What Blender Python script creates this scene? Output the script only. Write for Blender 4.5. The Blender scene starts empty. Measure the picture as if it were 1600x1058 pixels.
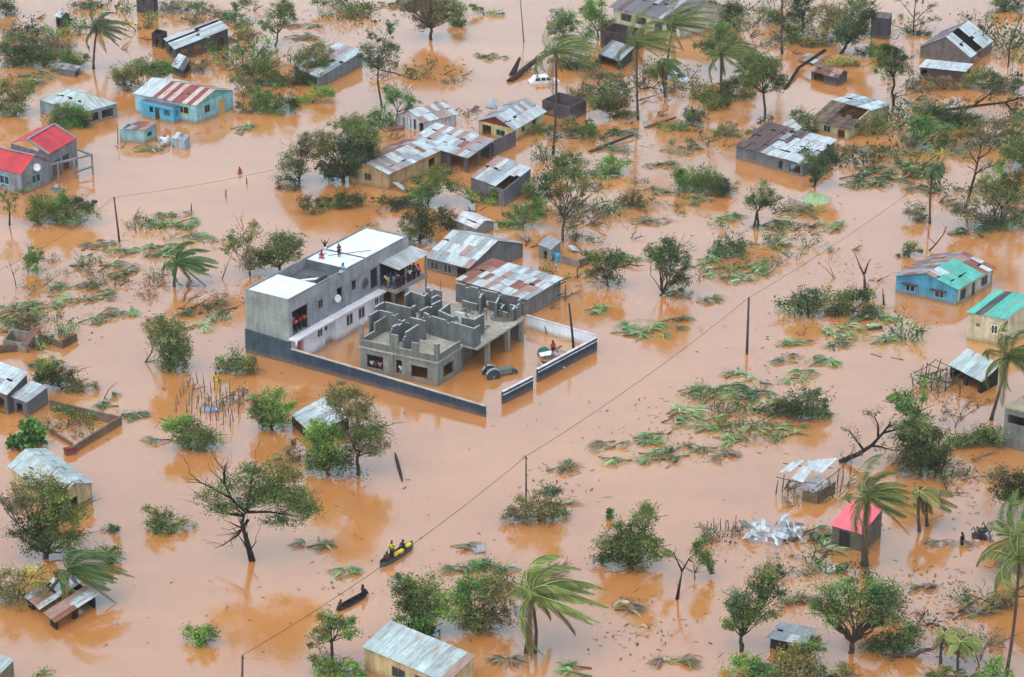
import bpy, math, random
import numpy as np
from mathutils import Vector as V

# ---------------------------------------------------------------- camera, world, sun, exposure
sc = bpy.context.scene
col = sc.collection
PIT = math.radians(22.5); F = 4053.0; CH = 103.0          # pitch, focal length in photo pixels, height
CP, SP = math.cos(PIT), math.sin(PIT)
cam_d = bpy.data.cameras.new('camera'); cam = bpy.data.objects.new('camera', cam_d); col.objects.link(cam)
cam.location = (0, 0, CH); cam.rotation_euler = (math.pi/2 - PIT, 0, 0)
cam_d.sensor_width = 36; cam_d.lens = F*36/1600; cam_d.clip_start = 1; cam_d.clip_end = 6000
sc.camera = cam
SUN_EL, SUN_AZ = math.radians(66), math.radians(215)
w = bpy.data.worlds.new('World'); sc.world = w; w.use_nodes = True
nt = w.node_tree; bg = nt.nodes['Background']
sky = nt.nodes.new('ShaderNodeTexSky'); sky.sky_type = 'NISHITA'; sky.sun_disc = False
sky.sun_elevation = SUN_EL; sky.sun_rotation = SUN_AZ; sky.air_density = 1.0; sky.dust_density = 2.4; sky.ozone_density = 1.0
hs = nt.nodes.new('ShaderNodeHueSaturation'); hs.inputs['Saturation'].default_value = 0.7
nt.links.new(sky.outputs[0], hs.inputs['Color']); nt.links.new(hs.outputs[0], bg.inputs[0])
bg.inputs[1].default_value = 0.15
sun_d = bpy.data.lights.new('sun', 'SUN'); sun_d.energy = 0.7; sun_d.angle = math.radians(120); sun_d.color = (1, .96, .9)
sun = bpy.data.objects.new('sun', sun_d); col.objects.link(sun)
sdir = V((math.sin(SUN_AZ)*math.cos(SUN_EL), math.cos(SUN_AZ)*math.cos(SUN_EL), math.sin(SUN_EL)))
sun.rotation_euler = sdir.to_track_quat('Z', 'Y').to_euler()
sc.view_settings.view_transform = 'Standard'; sc.view_settings.look = 'None'
sc.view_settings.exposure = 1.0; sc.view_settings.gamma = 1.0
sc.cycles.max_bounces = 6; sc.cycles.diffuse_bounces = 3; sc.cycles.glossy_bounces = 3
sc.cycles.transmission_bounces = 2; sc.cycles.transparent_max_bounces = 4

# ---------------------------------------------------------------- pixel <-> place
def ray(px, py):
    x = (px-800)/F; y = -(py-529)/F
    return V((x, CP + y*SP, -SP + y*CP))
def W(px, py, z=0.0):                     # the point of height z that shows at that pixel
    d = ray(px, py); t = (z-CH)/d.z
    return V((d.x*t, d.y*t, z))
def atY(px, py, Y):
    d = ray(px, py); t = Y/d.y
    return V((d.x*t, Y, CH + d.z*t))
def hz(p, py):                            # height above p that shows in row py
    k = (529-py)/F
    return CH + p.y*(k*CP - SP)/(CP + k*SP)
def ppm(py): return CP*(py+1150)/CH       # photo pixels per metre on the water

def lin(c): 
    c = c/255.0
    return c/12.92 if c <= .04045 else ((c+.055)/1.055)**2.4
def K(r, g, b, k=.85): return (lin(r)*k, lin(g)*k, lin(b)*k)

# ---------------------------------------------------------------- materials
MATS = {}
def mat(key, rough=.8, metal=0.0, spec=.3, amt=.35, scale=1.2, streak=False, brick=False, dirt=None, bump=0.0, objcol=False, transl=0.0, vst=0.0):
    m = bpy.data.materials.new(key); m.use_nodes = True; n = m.node_tree.nodes; L = m.node_tree.links
    b = n['Principled BSDF']; b.inputs['Roughness'].default_value = rough; b.inputs['Metallic'].default_value = metal
    b.inputs['Specular IOR Level'].default_value = spec
    if objcol:
        at = n.new('ShaderNodeObjectInfo'); base = at.outputs['Color']
    else:
        at = n.new('ShaderNodeAttribute'); at.attribute_name = 'col'; base = at.outputs['Color']
    def mix(kind, fac, a, bb):
        x = n.new('ShaderNodeMix'); x.data_type = 'RGBA'; x.blend_type = kind
        for s, val in ((0, fac), (6, a), (7, bb)):
            if hasattr(val, 'is_output'): L.new(val, x.inputs[s])
            elif isinstance(val, tuple): x.inputs[s].default_value = (*val, 1)
            else: x.inputs[s].default_value = val
        return x.outputs[2]
    def ramp(src, a, b_, c0, c1):
        r = n.new('ShaderNodeMapRange'); r.inputs[1].default_value = a; r.inputs[2].default_value = b_
        r.inputs[3].default_value = c0; r.inputs[4].default_value = c1; L.new(src, r.inputs[0]); return r.outputs[0]
    tc = n.new('ShaderNodeTexCoord')
    def noise(vec, s, det=5, rg=.6):
        t = n.new('ShaderNodeTexNoise'); t.inputs['Scale'].default_value = s; t.inputs['Detail'].default_value = det
        t.inputs['Roughness'].default_value = rg; L.new(vec, t.inputs['Vector']); return t.outputs['Fac']
    if amt:
        nz = noise(tc.outputs['Object'], scale)
        base = mix('MULTIPLY', 1.0, base, mix('MIX', ramp(nz, .3, .7, 0, 1), (1-amt,)*3, (1+amt*.5,)*3))
        fine = noise(tc.outputs['Object'], scale*9, 3)
        base = mix('MULTIPLY', .6*amt+.15, base, mix('MIX', ramp(fine, .3, .7, 0, 1), (.45, .45, .45), (1.2, 1.2, 1.2)))
    if streak:
        mp = n.new('ShaderNodeMapping'); mp.inputs['Scale'].default_value = (3.2, .35, 1); L.new(tc.outputs['UV'], mp.inputs[0])
        st = noise(mp.outputs[0], 1.6, 6, .7)
        base = mix('MULTIPLY', .8, base, mix('MIX', ramp(st, .35, .65, 0, 1), (.6, .58, .56), (1.12, 1.12, 1.12)))
        mp2 = n.new('ShaderNodeMapping'); mp2.inputs['Scale'].default_value = (1.5, .28, 1); mp2.inputs['Location'].default_value = (7, 3, 0)
        L.new(tc.outputs['UV'], mp2.inputs[0])
        s2 = noise(mp2.outputs[0], 1.3, 6, .65)
        base = mix('MIX', ramp(s2, .5, .68, 0, .8), base, K(158, 112, 90))
    if vst:
        mp3 = n.new('ShaderNodeMapping'); mp3.inputs['Scale'].default_value = (1.6, 1.6, .22); L.new(tc.outputs['Object'], mp3.inputs[0])
        base = mix('MULTIPLY', vst, base, mix('MIX', ramp(noise(mp3.outputs[0], 1.4, 6, .7), .38, .66, 0, 1), (.5, .48, .46), (1.12, 1.12, 1.12)))
    if brick:
        br = n.new('ShaderNodeTexBrick'); br.inputs['Scale'].default_value = 1; br.inputs['Brick Width'].default_value = .42
        br.inputs['Row Height'].default_value = .21; br.inputs['Mortar Size'].default_value = .018
        br.inputs['Color1'].default_value = (1.06, 1.06, 1.06, 1); br.inputs['Color2'].default_value = (.86, .87, .88, 1); br.inputs['Mortar'].default_value = (.66, .66, .65, 1)
        L.new(tc.outputs['UV'], br.inputs['Vector'])
        base = mix('MULTIPLY', .8, base, br.outputs['Color'])
    if dirt:                                  # mud tide mark near the water line
        sp = n.new('ShaderNodeSeparateXYZ'); ge = n.new('ShaderNodeNewGeometry'); L.new(ge.outputs['Position'], sp.inputs[0])
        ad = n.new('ShaderNodeMath'); ad.operation = 'MULTIPLY_ADD'; L.new(noise(tc.outputs['Object'], .9), ad.inputs[0]); ad.inputs[1].default_value = -.9; L.new(sp.outputs[2], ad.inputs[2])
        base = mix('MIX', ramp(ad.outputs[0], -.35, .15, dirt, 0), base, K(150, 110, 80))
    L.new(base, b.inputs['Base Color'])
    if bump:
        bn = n.new('ShaderNodeBump'); bn.inputs['Strength'].default_value = bump; bn.inputs['Distance'].default_value = .05
        L.new(noise(tc.outputs['Object'], scale*6), bn.inputs['Height']); L.new(bn.outputs[0], b.inputs['Normal'])
    if transl:
        tr_ = n.new('ShaderNodeBsdfTranslucent'); L.new(base, tr_.inputs[0]); ms = n.new('ShaderNodeMixShader'); ms.inputs[0].default_value = transl
        L.new(b.outputs[0], ms.inputs[1]); L.new(tr_.outputs[0], ms.inputs[2]); L.new(ms.outputs[0], n['Material Output'].inputs[0])
    MATS[key] = m
mat('leaf', .6, 0, .2, .1, .4, transl=.28)
mat('bark', .9, 0, .15, .4, 2.5, bump=.4)
mat('wall', .85, 0, .2, .3, .8, dirt=.7, vst=.7)
mat('block', .9, 0, .15, .28, .7, brick=True, dirt=.5, vst=.6)
mat('concrete', .85, 0, .2, .3, .6, dirt=.4, vst=.45)
mat('zinc', .5, .1, .4, .22, .7, streak=True)
mat('sheet', .45, 0, .4, .2, .9)
mat('paint', .8, 0, .2, .16, .8, dirt=.6, vst=.25)
mat('roofslab', .7, 0, .3, .2, 1.1, vst=.0)
mat('thatch', .95, 0, .05, .55, 1.6, bump=.8)
mat('wood', .9, 0, .1, .35, 2.0)
mat('plain', .6, 0, .3, .12, 2.0)
mat('glass', .12, 0, .5, .05, 1.0)
mat('cloth', .85, 0, .1, .2, 6.0, objcol=True)

# ---------------------------------------------------------------- mesh building
rng = np.random.default_rng(7); random.seed(7)
ORG = {}
class MB:
    def __init__(s): s.v=[]; s.f=[]; s.c=[]; s.u=[]; s.sm=[]; s.bl=[]
    def face(s, idx, c, uv=None, smooth=False):
        s.f.append(tuple(idx)); s.c.append(c); s.sm.append(smooth)
        if uv is None:
            p = [V(s.v[i]) for i in idx]; e = p[1]-p[0]
            nrm = e.cross(p[-1]-p[0])
            if abs(nrm.z) > .8*nrm.length or e.length < 1e-9:
                uv = [(q.x, q.y) for q in p]
            else:
                h = V((-nrm.y, nrm.x, 0)); h = h.normalized() if h.length > 1e-9 else V((1,0,0))
                uv = [(q.dot(h), q.z) for q in p]
        s.u.append(uv)
    def poly(s, pts, c, uv=None):
        i = len(s.v); s.v += [tuple(p) for p in pts]; s.face(range(i, i+len(pts)), c, uv)
    def box(s, o, a, b, c, colr, top=None):
        o, a, b, c = V(o), V(a), V(b), V(c); i = len(s.v)
        s.v += [tuple(q) for q in (o, o+a, o+a+b, o+b, o+c, o+a+c, o+a+b+c, o+b+c)]
        for q in ((0,1,5,4),(1,2,6,5),(2,3,7,6),(3,0,4,7),(3,2,1,0)): s.face([i+k for k in q], colr)
        s.face([i+k for k in (4,5,6,7)], top or colr)
    def beam(s, p, q, wd, ht, colr):
        p, q = V(p), V(q); d = q-p; side = d.cross(V((0,0,1)))
        side = side.normalized() if side.length > 1e-6 else V((1,0,0)); up = side.cross(d).normalized()
        s.box(p-side*wd/2-up*ht/2, d, side*wd, up*ht, colr)
    def tube(s, pts, rad, colr, n=6, cap=True):
        pts = [V(p) for p in pts]; k = len(pts); i0 = len(s.v)
        for j, p in enumerate(pts):
            d = (pts[min(j+1,k-1)]-pts[max(j-1,0)]); d = d.normalized() if d.length > 1e-9 else V((0,0,1))
            a = d.orthogonal().normalized() if j == 0 else (a - d*a.dot(d)).normalized(); b = d.cross(a)
            r = rad[j] if hasattr(rad, '__len__') else rad
            for t in range(n):
                an = 2*math.pi*t/n; s.v.append(tuple(p + a*math.cos(an)*r + b*math.sin(an)*r))
        for j in range(k-1):
            for t in range(n):
                q = (i0+j*n+t, i0+j*n+(t+1)%n, i0+(j+1)*n+(t+1)%n, i0+(j+1)*n+t)
                s.face(q, colr, [(t*.1, j*.3), (t*.1+.1, j*.3), (t*.1+.1, j*.3+.3), (t*.1, j*.3+.3)], True)
        if cap:
            s.face([i0+t for t in range(n)][::-1], colr, [(0,0)]*n); s.face([i0+(k-1)*n+t for t in range(n)], colr, [(0,0)]*n)
    def lathe(s, c, prof, colr, n=14, axis=V((0,0,1))):
        a = axis.orthogonal().normalized(); b = axis.cross(a); i0 = len(s.v); k = len(prof)
        for r, z in prof:
            for t in range(n):
                an = 2*math.pi*t/n; s.v.append(tuple(V(c) + axis*z + a*math.cos(an)*r + b*math.sin(an)*r))
        for j in range(k-1):
            for t in range(n): s.face((i0+j*n+t, i0+j*n+(t+1)%n, i0+(j+1)*n+(t+1)%n, i0+(j+1)*n+t), colr, [(0,0)]*4, True)
        s.face([i0+t for t in range(n)][::-1], colr, [(0,0)]*n); s.face([i0+(k-1)*n+t for t in range(n)], colr, [(0,0)]*n)
    def quads(s, verts, cols): s.bl.append((np.asarray(verts, np.float32), np.asarray(cols, np.float32)))   # N,4,3 / N,3
    def build(s, name, mkey, parent=None, loc=None):
        org = V(ORG[parent.name]) if parent else V(loc or (0,0,0))
        vv = [np.array(s.v, np.float32).reshape(-1,3)]; nv = len(s.v)
        ls = [len(f) for f in s.f]; li = [i for f in s.f for i in f]
        cc = [np.repeat(np.array(s.c, np.float32).reshape(-1,3), ls, axis=0) if s.f else np.zeros((0,3), np.float32)]
        uu = [np.array([q for f in s.u for q in f], np.float32).reshape(-1,2)]; sm = list(s.sm)
        li = [np.array(li, np.int32)]; ls = [np.array(ls, np.int32)]
        for q, c in s.bl:
            m = len(q); vv.append(q.reshape(-1,3)); li.append(np.arange(nv, nv+4*m, dtype=np.int32)); nv += 4*m
            ls.append(np.full(m, 4, np.int32)); cc.append(np.repeat(c, 4, axis=0)); uu.append(np.zeros((4*m,2), np.float32)); sm += [False]*m
        vv = np.concatenate(vv) - np.array(org, np.float32); li = np.concatenate(li); ls = np.concatenate(ls); cc = np.concatenate(cc); uu = np.concatenate(uu)
        me = bpy.data.meshes.new(name); me.vertices.add(len(vv)); me.vertices.foreach_set('co', vv.ravel())
        me.loops.add(len(li)); me.loops.foreach_set('vertex_index', li)
        st = np.concatenate(([0], np.cumsum(ls)[:-1])).astype(np.int32) if len(ls) else np.zeros(0, np.int32)
        me.polygons.add(len(ls)); me.polygons.foreach_set('loop_start', st)
        at = me.attributes.new('col', 'FLOAT_COLOR', 'CORNER'); at.data.foreach_set('color', np.concatenate([cc, np.ones((len(cc),1), np.float32)], 1).ravel())
        ul = me.uv_layers.new(name='UVMap'); ul.data.foreach_set('uv', uu.ravel())
        me.update(calc_edges=True); me.validate()
        if len(me.polygons) == len(sm): me.polygons.foreach_set('use_smooth', np.array(sm, bool))
        me.materials.append(MATS[mkey])
        o = bpy.data.objects.new(name, me); col.objects.link(o)
        if parent: o.parent = parent
        else: o.location = org
        ORG[o.name] = tuple(org)
        return o
def tag(o, label=None, cat=None, group=None, kind=None):
    if label: o['label'] = label
    if cat: o['category'] = cat
    if group: o['group'] = group
    if kind: o['kind'] = kind
    return o
def thing(name, label, cat, loc, group=None):
    o = bpy.data.objects.new(name, None); col.objects.link(o); o.location = loc; o.empty_display_size = .3
    ORG[o.name] = tuple(loc); return tag(o, label, cat, group)

# ---------------------------------------------------------------- water
def make_water():
    n_ = 60; me = bpy.data.meshes.new('flood_water')
    vs = [(-900, -200, 0), (900, -200, 0), (1600, 2600, 0), (-1600, 2600, 0)]
    me.from_pydata(vs, [], [(0,1,2,3)]); o = bpy.data.objects.new('flood_water', me); col.objects.link(o); o['kind'] = 'structure'
    m = bpy.data.materials.new('flood_water'); m.use_nodes = True; n = m.node_tree.nodes; L = m.node_tree.links; b = n['Principled BSDF']
    tc = n.new('ShaderNodeTexCoord')
    def noise(s, det, vec=None, rg=.55):
        t = n.new('ShaderNodeTexNoise'); t.inputs['Scale'].default_value = s; t.inputs['Detail'].default_value = det; t.inputs['Roughness'].default_value = rg
        L.new(vec or tc.outputs['Object'], t.inputs['Vector']); return t.outputs['Fac']
    r = n.new('ShaderNodeMix'); r.data_type = 'RGBA'; r.inputs[6].default_value = (.45, .182, .05, 1); r.inputs[7].default_value = (.54, .235, .074, 1)
    mr = n.new('ShaderNodeMapRange'); mr.inputs[1].default_value = .38; mr.inputs[2].default_value = .62
    ms = n.new('ShaderNodeMapping'); ms.inputs['Scale'].default_value = (.03, .11, 1); ms.inputs['Rotation'].default_value = (0, 0, -.9); L.new(tc.outputs['Object'], ms.inputs[0])
    sm_ = n.new('ShaderNodeMath'); sm_.operation = 'MULTIPLY_ADD'; L.new(noise(1.0, 6, ms.outputs[0], .65), sm_.inputs[0]); sm_.inputs[1].default_value = .8; L.new(noise(.035, 4), sm_.inputs[2])
    sh_ = n.new('ShaderNodeMath'); sh_.operation = 'MULTIPLY'; L.new(sm_.outputs[0], sh_.inputs[0]); sh_.inputs[1].default_value = .555
    L.new(sh_.outputs[0], mr.inputs[0]); L.new(mr.outputs[0], r.inputs[0]); L.new(r.outputs[2], b.inputs['Base Color'])
    b.inputs['Roughness'].default_value = .06; b.subsurface_method = 'BURLEY'; b.inputs['Subsurface Weight'].default_value = .85; b.inputs['Subsurface Radius'].default_value = (1, .6, .35); b.inputs['Subsurface Scale'].default_value = 1.6; b.inputs['IOR'].default_value = 3.2; b.inputs['Specular Tint'].default_value = (.5, 1, 1, 1)
    mp = n.new('ShaderNodeMapping'); mp.inputs['Scale'].default_value = (1, .7, 1); mp.inputs['Rotation'].default_value = (0, 0, .5); L.new(tc.outputs['Object'], mp.inputs[0])
    ad = n.new('ShaderNodeMath'); ad.operation = 'MULTIPLY_ADD'; L.new(noise(.5, 2, mp.outputs[0]), ad.inputs[0]); ad.inputs[1].default_value = 2.5; L.new(noise(3.5, 2, mp.outputs[0]), ad.inputs[2])
    bn = n.new('ShaderNodeBump'); bn.inputs['Strength'].default_value = .6; bn.inputs['Distance'].default_value = .018; L.new(ad.outputs[0], bn.inputs['Height']); L.new(bn.outputs[0], b.inputs['Normal'])
    me.materials.append(m)
make_water()
# ---------------------------------------------------------------- building helpers
def pick(pal):
    t = random.random()*sum(p[0] for p in pal)
    for wgt, c in pal:
        t -= wgt
        if t <= 0: break
    j = random.uniform(.9, 1.08); return (c[0]*j, c[1]*j, c[2]*j)
ZW = K(205, 226, 228); ZG = K(165, 180, 184); ZD = K(112, 118, 122); RU = K(150, 92, 72); RB = K(120, 85, 70); ZR = K(178, 150, 138)
P_WHITE = [(6, ZW), (2, ZG), (.5, ZR)]; P_MIX = [(5, ZW), (3, ZG), (1.2, ZR), (.35, RU)]; P_RUST = [(2, ZG), (2, ZR), (3, RU), (1, ZW)]; P_GREY = [(4, ZG), (2, ZD), (1, ZW)]
P_DARK = [(4, ZD), (2, K(88, 88, 90)), (1, ZG)]; P_TURQ = [(8, K(88, 205, 185)), (1, K(110, 212, 195))]; P_RED = [(5, K(196, 52, 58)), (2, K(184, 48, 54))]; P_PINK = [(3, K(238, 112, 125)), (1, K(228, 104, 118))]
P_THATCH = [(3, K(112, 98, 86)), (2, K(95, 84, 76)), (1, K(128, 112, 95))]; P_CLEAN = [(6, K(192, 216, 214)), (3, K(182, 206, 206))]

def sheets(mb, e0, e1, r0, r1, pal, w_=.85, rows=2, miss=0.0, jit=.015, fn=None):
    e0, e1, r0, r1 = map(V, (e0, e1, r0, r1)); n = max(1, int(round((e1-e0).length/w_)))
    nrm = (e1-e0).cross(r0-e0).normalized(); nrm = nrm if nrm.z > 0 else -nrm; sl = ((r0-e0).length+(r1-e1).length)/2
    for i in range(n):
        a, b = i/n, (i+1)/n; p0, p1 = e0.lerp(e1, a), e0.lerp(e1, b); q0, q1 = r0.lerp(r1, a), r0.lerp(r1, b); c0 = pick(pal)
        for k in range(rows):
            if random.random() < miss: continue
            of = (random.random()-.5)*.35/rows; s0, s1 = (k/rows + of*(k > 0)), min(1, (k+1)/rows+.02*(rows > 1)+of*(k < rows-1)); c = c0 if random.random() < .55 else pick(pal)
            if fn: c = fn((a+b)/2, (s0+s1)/2, c)
            if c is None: continue
            o = nrm*(.012*(i % 2) + .018*k + random.uniform(0, jit) + .02); ol = o + nrm*random.uniform(-jit, jit)*.5
            P = [p0.lerp(q0, s0)+o, p1.lerp(q1, s0)+ol, p1.lerp(q1, s1)+ol, p0.lerp(q0, s1)+o]
            uo = random.uniform(0, 40); u0, u1, v0, v1 = a*n*w_, b*n*w_, s0*sl+uo, s1*sl+uo
            i0 = len(mb.v); mb.v += [tuple(x) for x in P] + [tuple(x-nrm*.03) for x in P]
            mb.face([i0, i0+1, i0+2, i0+3], c, [(u0,v0), (u1,v0), (u1,v1), (u0,v1)])
            mb.face([i0+7, i0+6, i0+5, i0+4], c, [(u0,v0), (u1,v0), (u1,v1), (u0,v1)])
            for t in range(4): mb.face([i0+t, i0+4+t, i0+4+(t+1) % 4, i0+(t+1) % 4], c, [(u0,v0)]*4)

def wall(mb, p0, p1, z0, z1, t, ops, colr, side=None, topc=None):
    """an upright slab from p0 to p1 with real openings (s0,s1,za,zb in metres); side = inward direction"""
    p0, p1 = V((p0[0], p0[1], 0)), V((p1[0], p1[1], 0)); d = p1-p0; Lx = d.length; d = d/Lx
    inn = V(side) if side is not None else V((-d.y, d.x, 0)); inn = (inn - d*inn.dot(d)).normalized()*t
    xs = sorted({0, Lx, *[max(0, min(Lx, q)) for o in ops for q in o[:2]]}); zs = sorted({z0, z1, *[max(z0, min(z1, q)) for o in ops for q in o[2:4]]})
    def solid(i, j):
        if i < 0 or j < 0 or i >= len(xs)-1 or j >= len(zs)-1: return False
        x, z = (xs[i]+xs[i+1])/2, (zs[j]+zs[j+1])/2
        return not any(o[0] < x < o[1] and o[2] < z < o[3] for o in ops)
    def pt(x, z, k): return tuple(p0 + d*x + inn*k + V((0, 0, z)))
    for i in range(len(xs)-1):
        for j in range(len(zs)-1):
            if not solid(i, j): continue
            a, b, lo, hi = xs[i], xs[i+1], zs[j], zs[j+1]; i0 = len(mb.v)
            mb.v += [pt(a, lo, 0), pt(b, lo, 0), pt(b, hi, 0), pt(a, hi, 0), pt(a, lo, 1), pt(b, lo, 1), pt(b, hi, 1), pt(a, hi, 1)]
            uv = [(a, lo), (b, lo), (b, hi), (a, hi)]
            mb.face([i0, i0+1, i0+2, i0+3], colr, uv); mb.face([i0+5, i0+4, i0+7, i0+6], colr, [(b, lo), (a, lo), (a, hi), (b, hi)])
            if not solid(i-1, j): mb.face([i0+4, i0, i0+3, i0+7], colr)
            if not solid(i+1, j): mb.face([i0+1, i0+5, i0+6, i0+2], colr)
            if not solid(i, j+1): mb.face([i0+3, i0+2, i0+6, i0+7], topc or colr)
            if not solid(i, j-1): mb.face([i0+1, i0, i0+4, i0+5], colr)

def window(parent, p0, d, inn, op, fc, kind='window', pane=K(38, 44, 48)):
    s0, s1, za, zb = op[:4]; d = V(d); inn = V(inn)
    def pt(x, z, k): return V((p0[0], p0[1], 0)) + d*x + inn*k + V((0, 0, z))
    m = MB(); bw = .07
    if kind == 'door':
        m.box(pt(s0+.02, za, .06), d*(s1-s0-.04), inn*.05, V((0, 0, zb-za-.03)), fc); m.build('door', 'plain', parent); return
    for a, b, lo, hi in ((s0, s0+bw, za, zb), (s1-bw, s1, za, zb), (s0+bw, s1-bw, za, za+bw), (s0+bw, s1-bw, zb-bw, zb), ((s0+s1)/2-bw/2, (s0+s1)/2+bw/2, za+bw, zb-bw)):
        m.box(pt(a, lo, -.02), d*(b-a), inn*.1, V((0, 0, hi-lo)), fc)
    f = m.build('window', 'plain', parent); m = MB(); m.box(pt(s0+.02, za+.02, .05), d*(s1-s0-.04), inn*.02, V((0, 0, zb-za-.04)), pane); m.build('pane', 'glass', f)

HG = 'flooded houses and huts'
def house(name, label, cat, A, B, C, z=0, eave=2.2, roof=None, wc=K(150, 150, 148), pal=P_MIX, wm='block', rm='zinc', ops={}, over=.3, t=.18, miss=0.0, rows=2, sw=.85, walls='frkb', jit=.015,
          rise=1.0, fn=None, low=-.8, gc=None, fcol={}, cut=None, trim=None):
    A, B, C = W(*A, z), W(*B, z), W(*C, z); A.z = B.z = C.z = 0; D = B + C - A
    u, v = (B-A), (C-A); lu, lv = u.length, v.length; uu, vv = u/lu, v/lv
    R = thing(name, label, cat, (A+B+C+D)/4, HG)
    ops = dict(ops); S = {'f': (A, B, vv, lu), 'r': (A, C, uu, lv), 'k': (B, D, -uu, lv), 'b': (C, D, -vv, lu)}; m = MB()
    for s in walls:
        p, q, inn, ln = S[s]; dd = (q-p)/ln
        ol = [(o[0]*ln, o[1]*ln, o[2], o[3], *o[4:]) for o in ops.get(s, [])]
        # side walls butt between the front and back ones
        pp, qq, off = (p, q, 0) if s in 'fb' else (p + dd*t*1.02, q - dd*t*1.02, t*1.02)
        oo = [(o[0]-off, o[1]-off, o[2], o[3]) for o in ol]
        top = eave
        if roof == 'mono' and s == 'b': top = eave + rise
        if cut and s in cut: top = cut[s]
        wall(m, pp, qq, low, top, t, oo, fcol.get(s, wc), inn)
        for o in ol:
            if len(o) > 4 and o[4] in ('window', 'door'): window(R, p, dd, (inn - dd*inn.dot(dd)).normalized(), o, o[5] if len(o) > 5 else K(90, 80, 70), o[4])
        if roof == 'mono' and s in 'rk' and not cut:
            a, b = V((pp.x, pp.y, eave)), V((qq.x, qq.y, eave)); c = b + V((0, 0, rise)); i0 = len(m.v); off3 = inn*t
            m.v += [tuple(x) for x in (a, b, c, a+off3, b+off3, c+off3)]; cc = fcol.get(s, wc)
            m.face([i0, i0+1, i0+2], cc); m.face([i0+5, i0+4, i0+3], cc); m.face([i0, i0+2, i0+5, i0+3], cc); m.face([i0+1, i0+2, i0+5, i0+4], cc)
    gs = {'gu': 'rk', 'gv': 'fb'}.get(roof, '')
    for s in gs:
        if s not in walls: continue
        p, q, inn, ln = S[s]; a, b = V((p.x, p.y, eave)), V((q.x, q.y, eave)); c = (a+b)/2 + V((0, 0, rise)); i0 = len(m.v); off3 = inn*t*.95
        m.v += [tuple(x) for x in (a, b, c, a+off3, b+off3, c+off3)]; cc = gc or fcol.get(s, wc)
        m.face([i0, i0+1, i0+2], cc); m.face([i0+5, i0+4, i0+3], cc); m.face([i0, i0+2, i0+5, i0+3], cc); m.face([i0+1, i0+2, i0+5, i0+4], cc)
    if m.f: m.build('wall', wm, R)
    r = MB(); Z = V((0, 0, 1)); o = over; e = eave + .05
    a, b, c, d = A-uu*o-vv*o+Z*e, B+uu*o-vv*o+Z*e, C-uu*o+vv*o+Z*e, D+uu*o+vv*o+Z*e
    if roof == 'gv':
        k = rise*o/(lu/2); a, b, c, d = (q-Z*k for q in (a, b, c, d)); r0, r1 = (a+b)/2+Z*(rise+k), (c+d)/2+Z*(rise+k)
        sheets(r, a, c, r0, r1, pal if not isinstance(pal, dict) else pal['r'], sw, rows, miss, jit, fn); sheets(r, b, d, r0, r1, pal if not isinstance(pal, dict) else pal['l'], sw, rows, miss, jit, fn)
        if trim: r.beam(r0+Z*.06, r1+Z*.06, .35, .05, trim)
    elif roof == 'gu':
        k = rise*o/(lv/2); a, b, c, d = (q-Z*k for q in (a, b, c, d)); r0, r1 = (a+c)/2+Z*(rise+k), (b+d)/2+Z*(rise+k)
        sheets(r, a, b, r0, r1, pal if not isinstance(pal, dict) else pal['r'], sw, rows, miss, jit, fn); sheets(r, c, d, r0, r1, pal if not isinstance(pal, dict) else pal['l'], sw, rows, miss, jit, fn)
        if trim: r.beam(r0+Z*.06, r1+Z*.06, .35, .05, trim)
    elif roof == 'mono':
        k = rise*o/lv; sheets(r, a-Z*k, b-Z*k, c+Z*(rise+k), d+Z*(rise+k), pal, sw, rows, miss, jit, fn)
    elif roof == 'flat': r.box(a, b-a, c-a, Z*.16, pal[0][1])
    elif roof == 'hip':
        h = min(lu, lv)/2
        if lu > lv: r0, r1 = (a+c)/2+uu*h+Z*rise, (b+d)/2-uu*h+Z*rise; sheets(r, a, b, r0, r1, pal, sw, rows, miss, jit, fn); sheets(r, c, d, r0, r1, pal, sw, rows, miss, jit, fn); ends = ((a, c, r0), (b, d, r1))
        else: r0, r1 = (a+b)/2+vv*h+Z*rise, (c+d)/2-vv*h+Z*rise; sheets(r, a, c, r0, r1, pal, sw, rows, miss, jit, fn); sheets(r, b, d, r0, r1, pal, sw, rows, miss, jit, fn); ends = ((a, b, r0), (c, d, r1))
        for p, q, x in ends: r.poly([p, q, x], pick(pal), [(0, 0), ((q-p).length, 0), ((q-p).length/2, h)])
        r.beam(r0+Z*.05, r1+Z*.05, .3, .06, pick(pal))
    if r.f: r.build('roof', rm, R)
    R['_uv'] = 0; del R['_uv']
    return R, A, B, C, D, uu, vv

def posts(parent, pts, z0, z1, r=.06, c=K(105, 95, 85), name='post'):
    for p in pts:
        m = MB(); m.tube([(p[0], p[1], z0), (p[0]+random.uniform(-.05, .05), p[1], z1)], r, c, 6); m.build(name, 'wood', parent)

def rod(label, name, cat, pts, rads, c, mk='wood', group=None, n=6):
    m = MB(); m.tube(pts, rads, c, n); p = V(pts[0]); return tag(m.build(name, mk, None, (p.x, p.y, 0)), label, cat, group)
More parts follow.
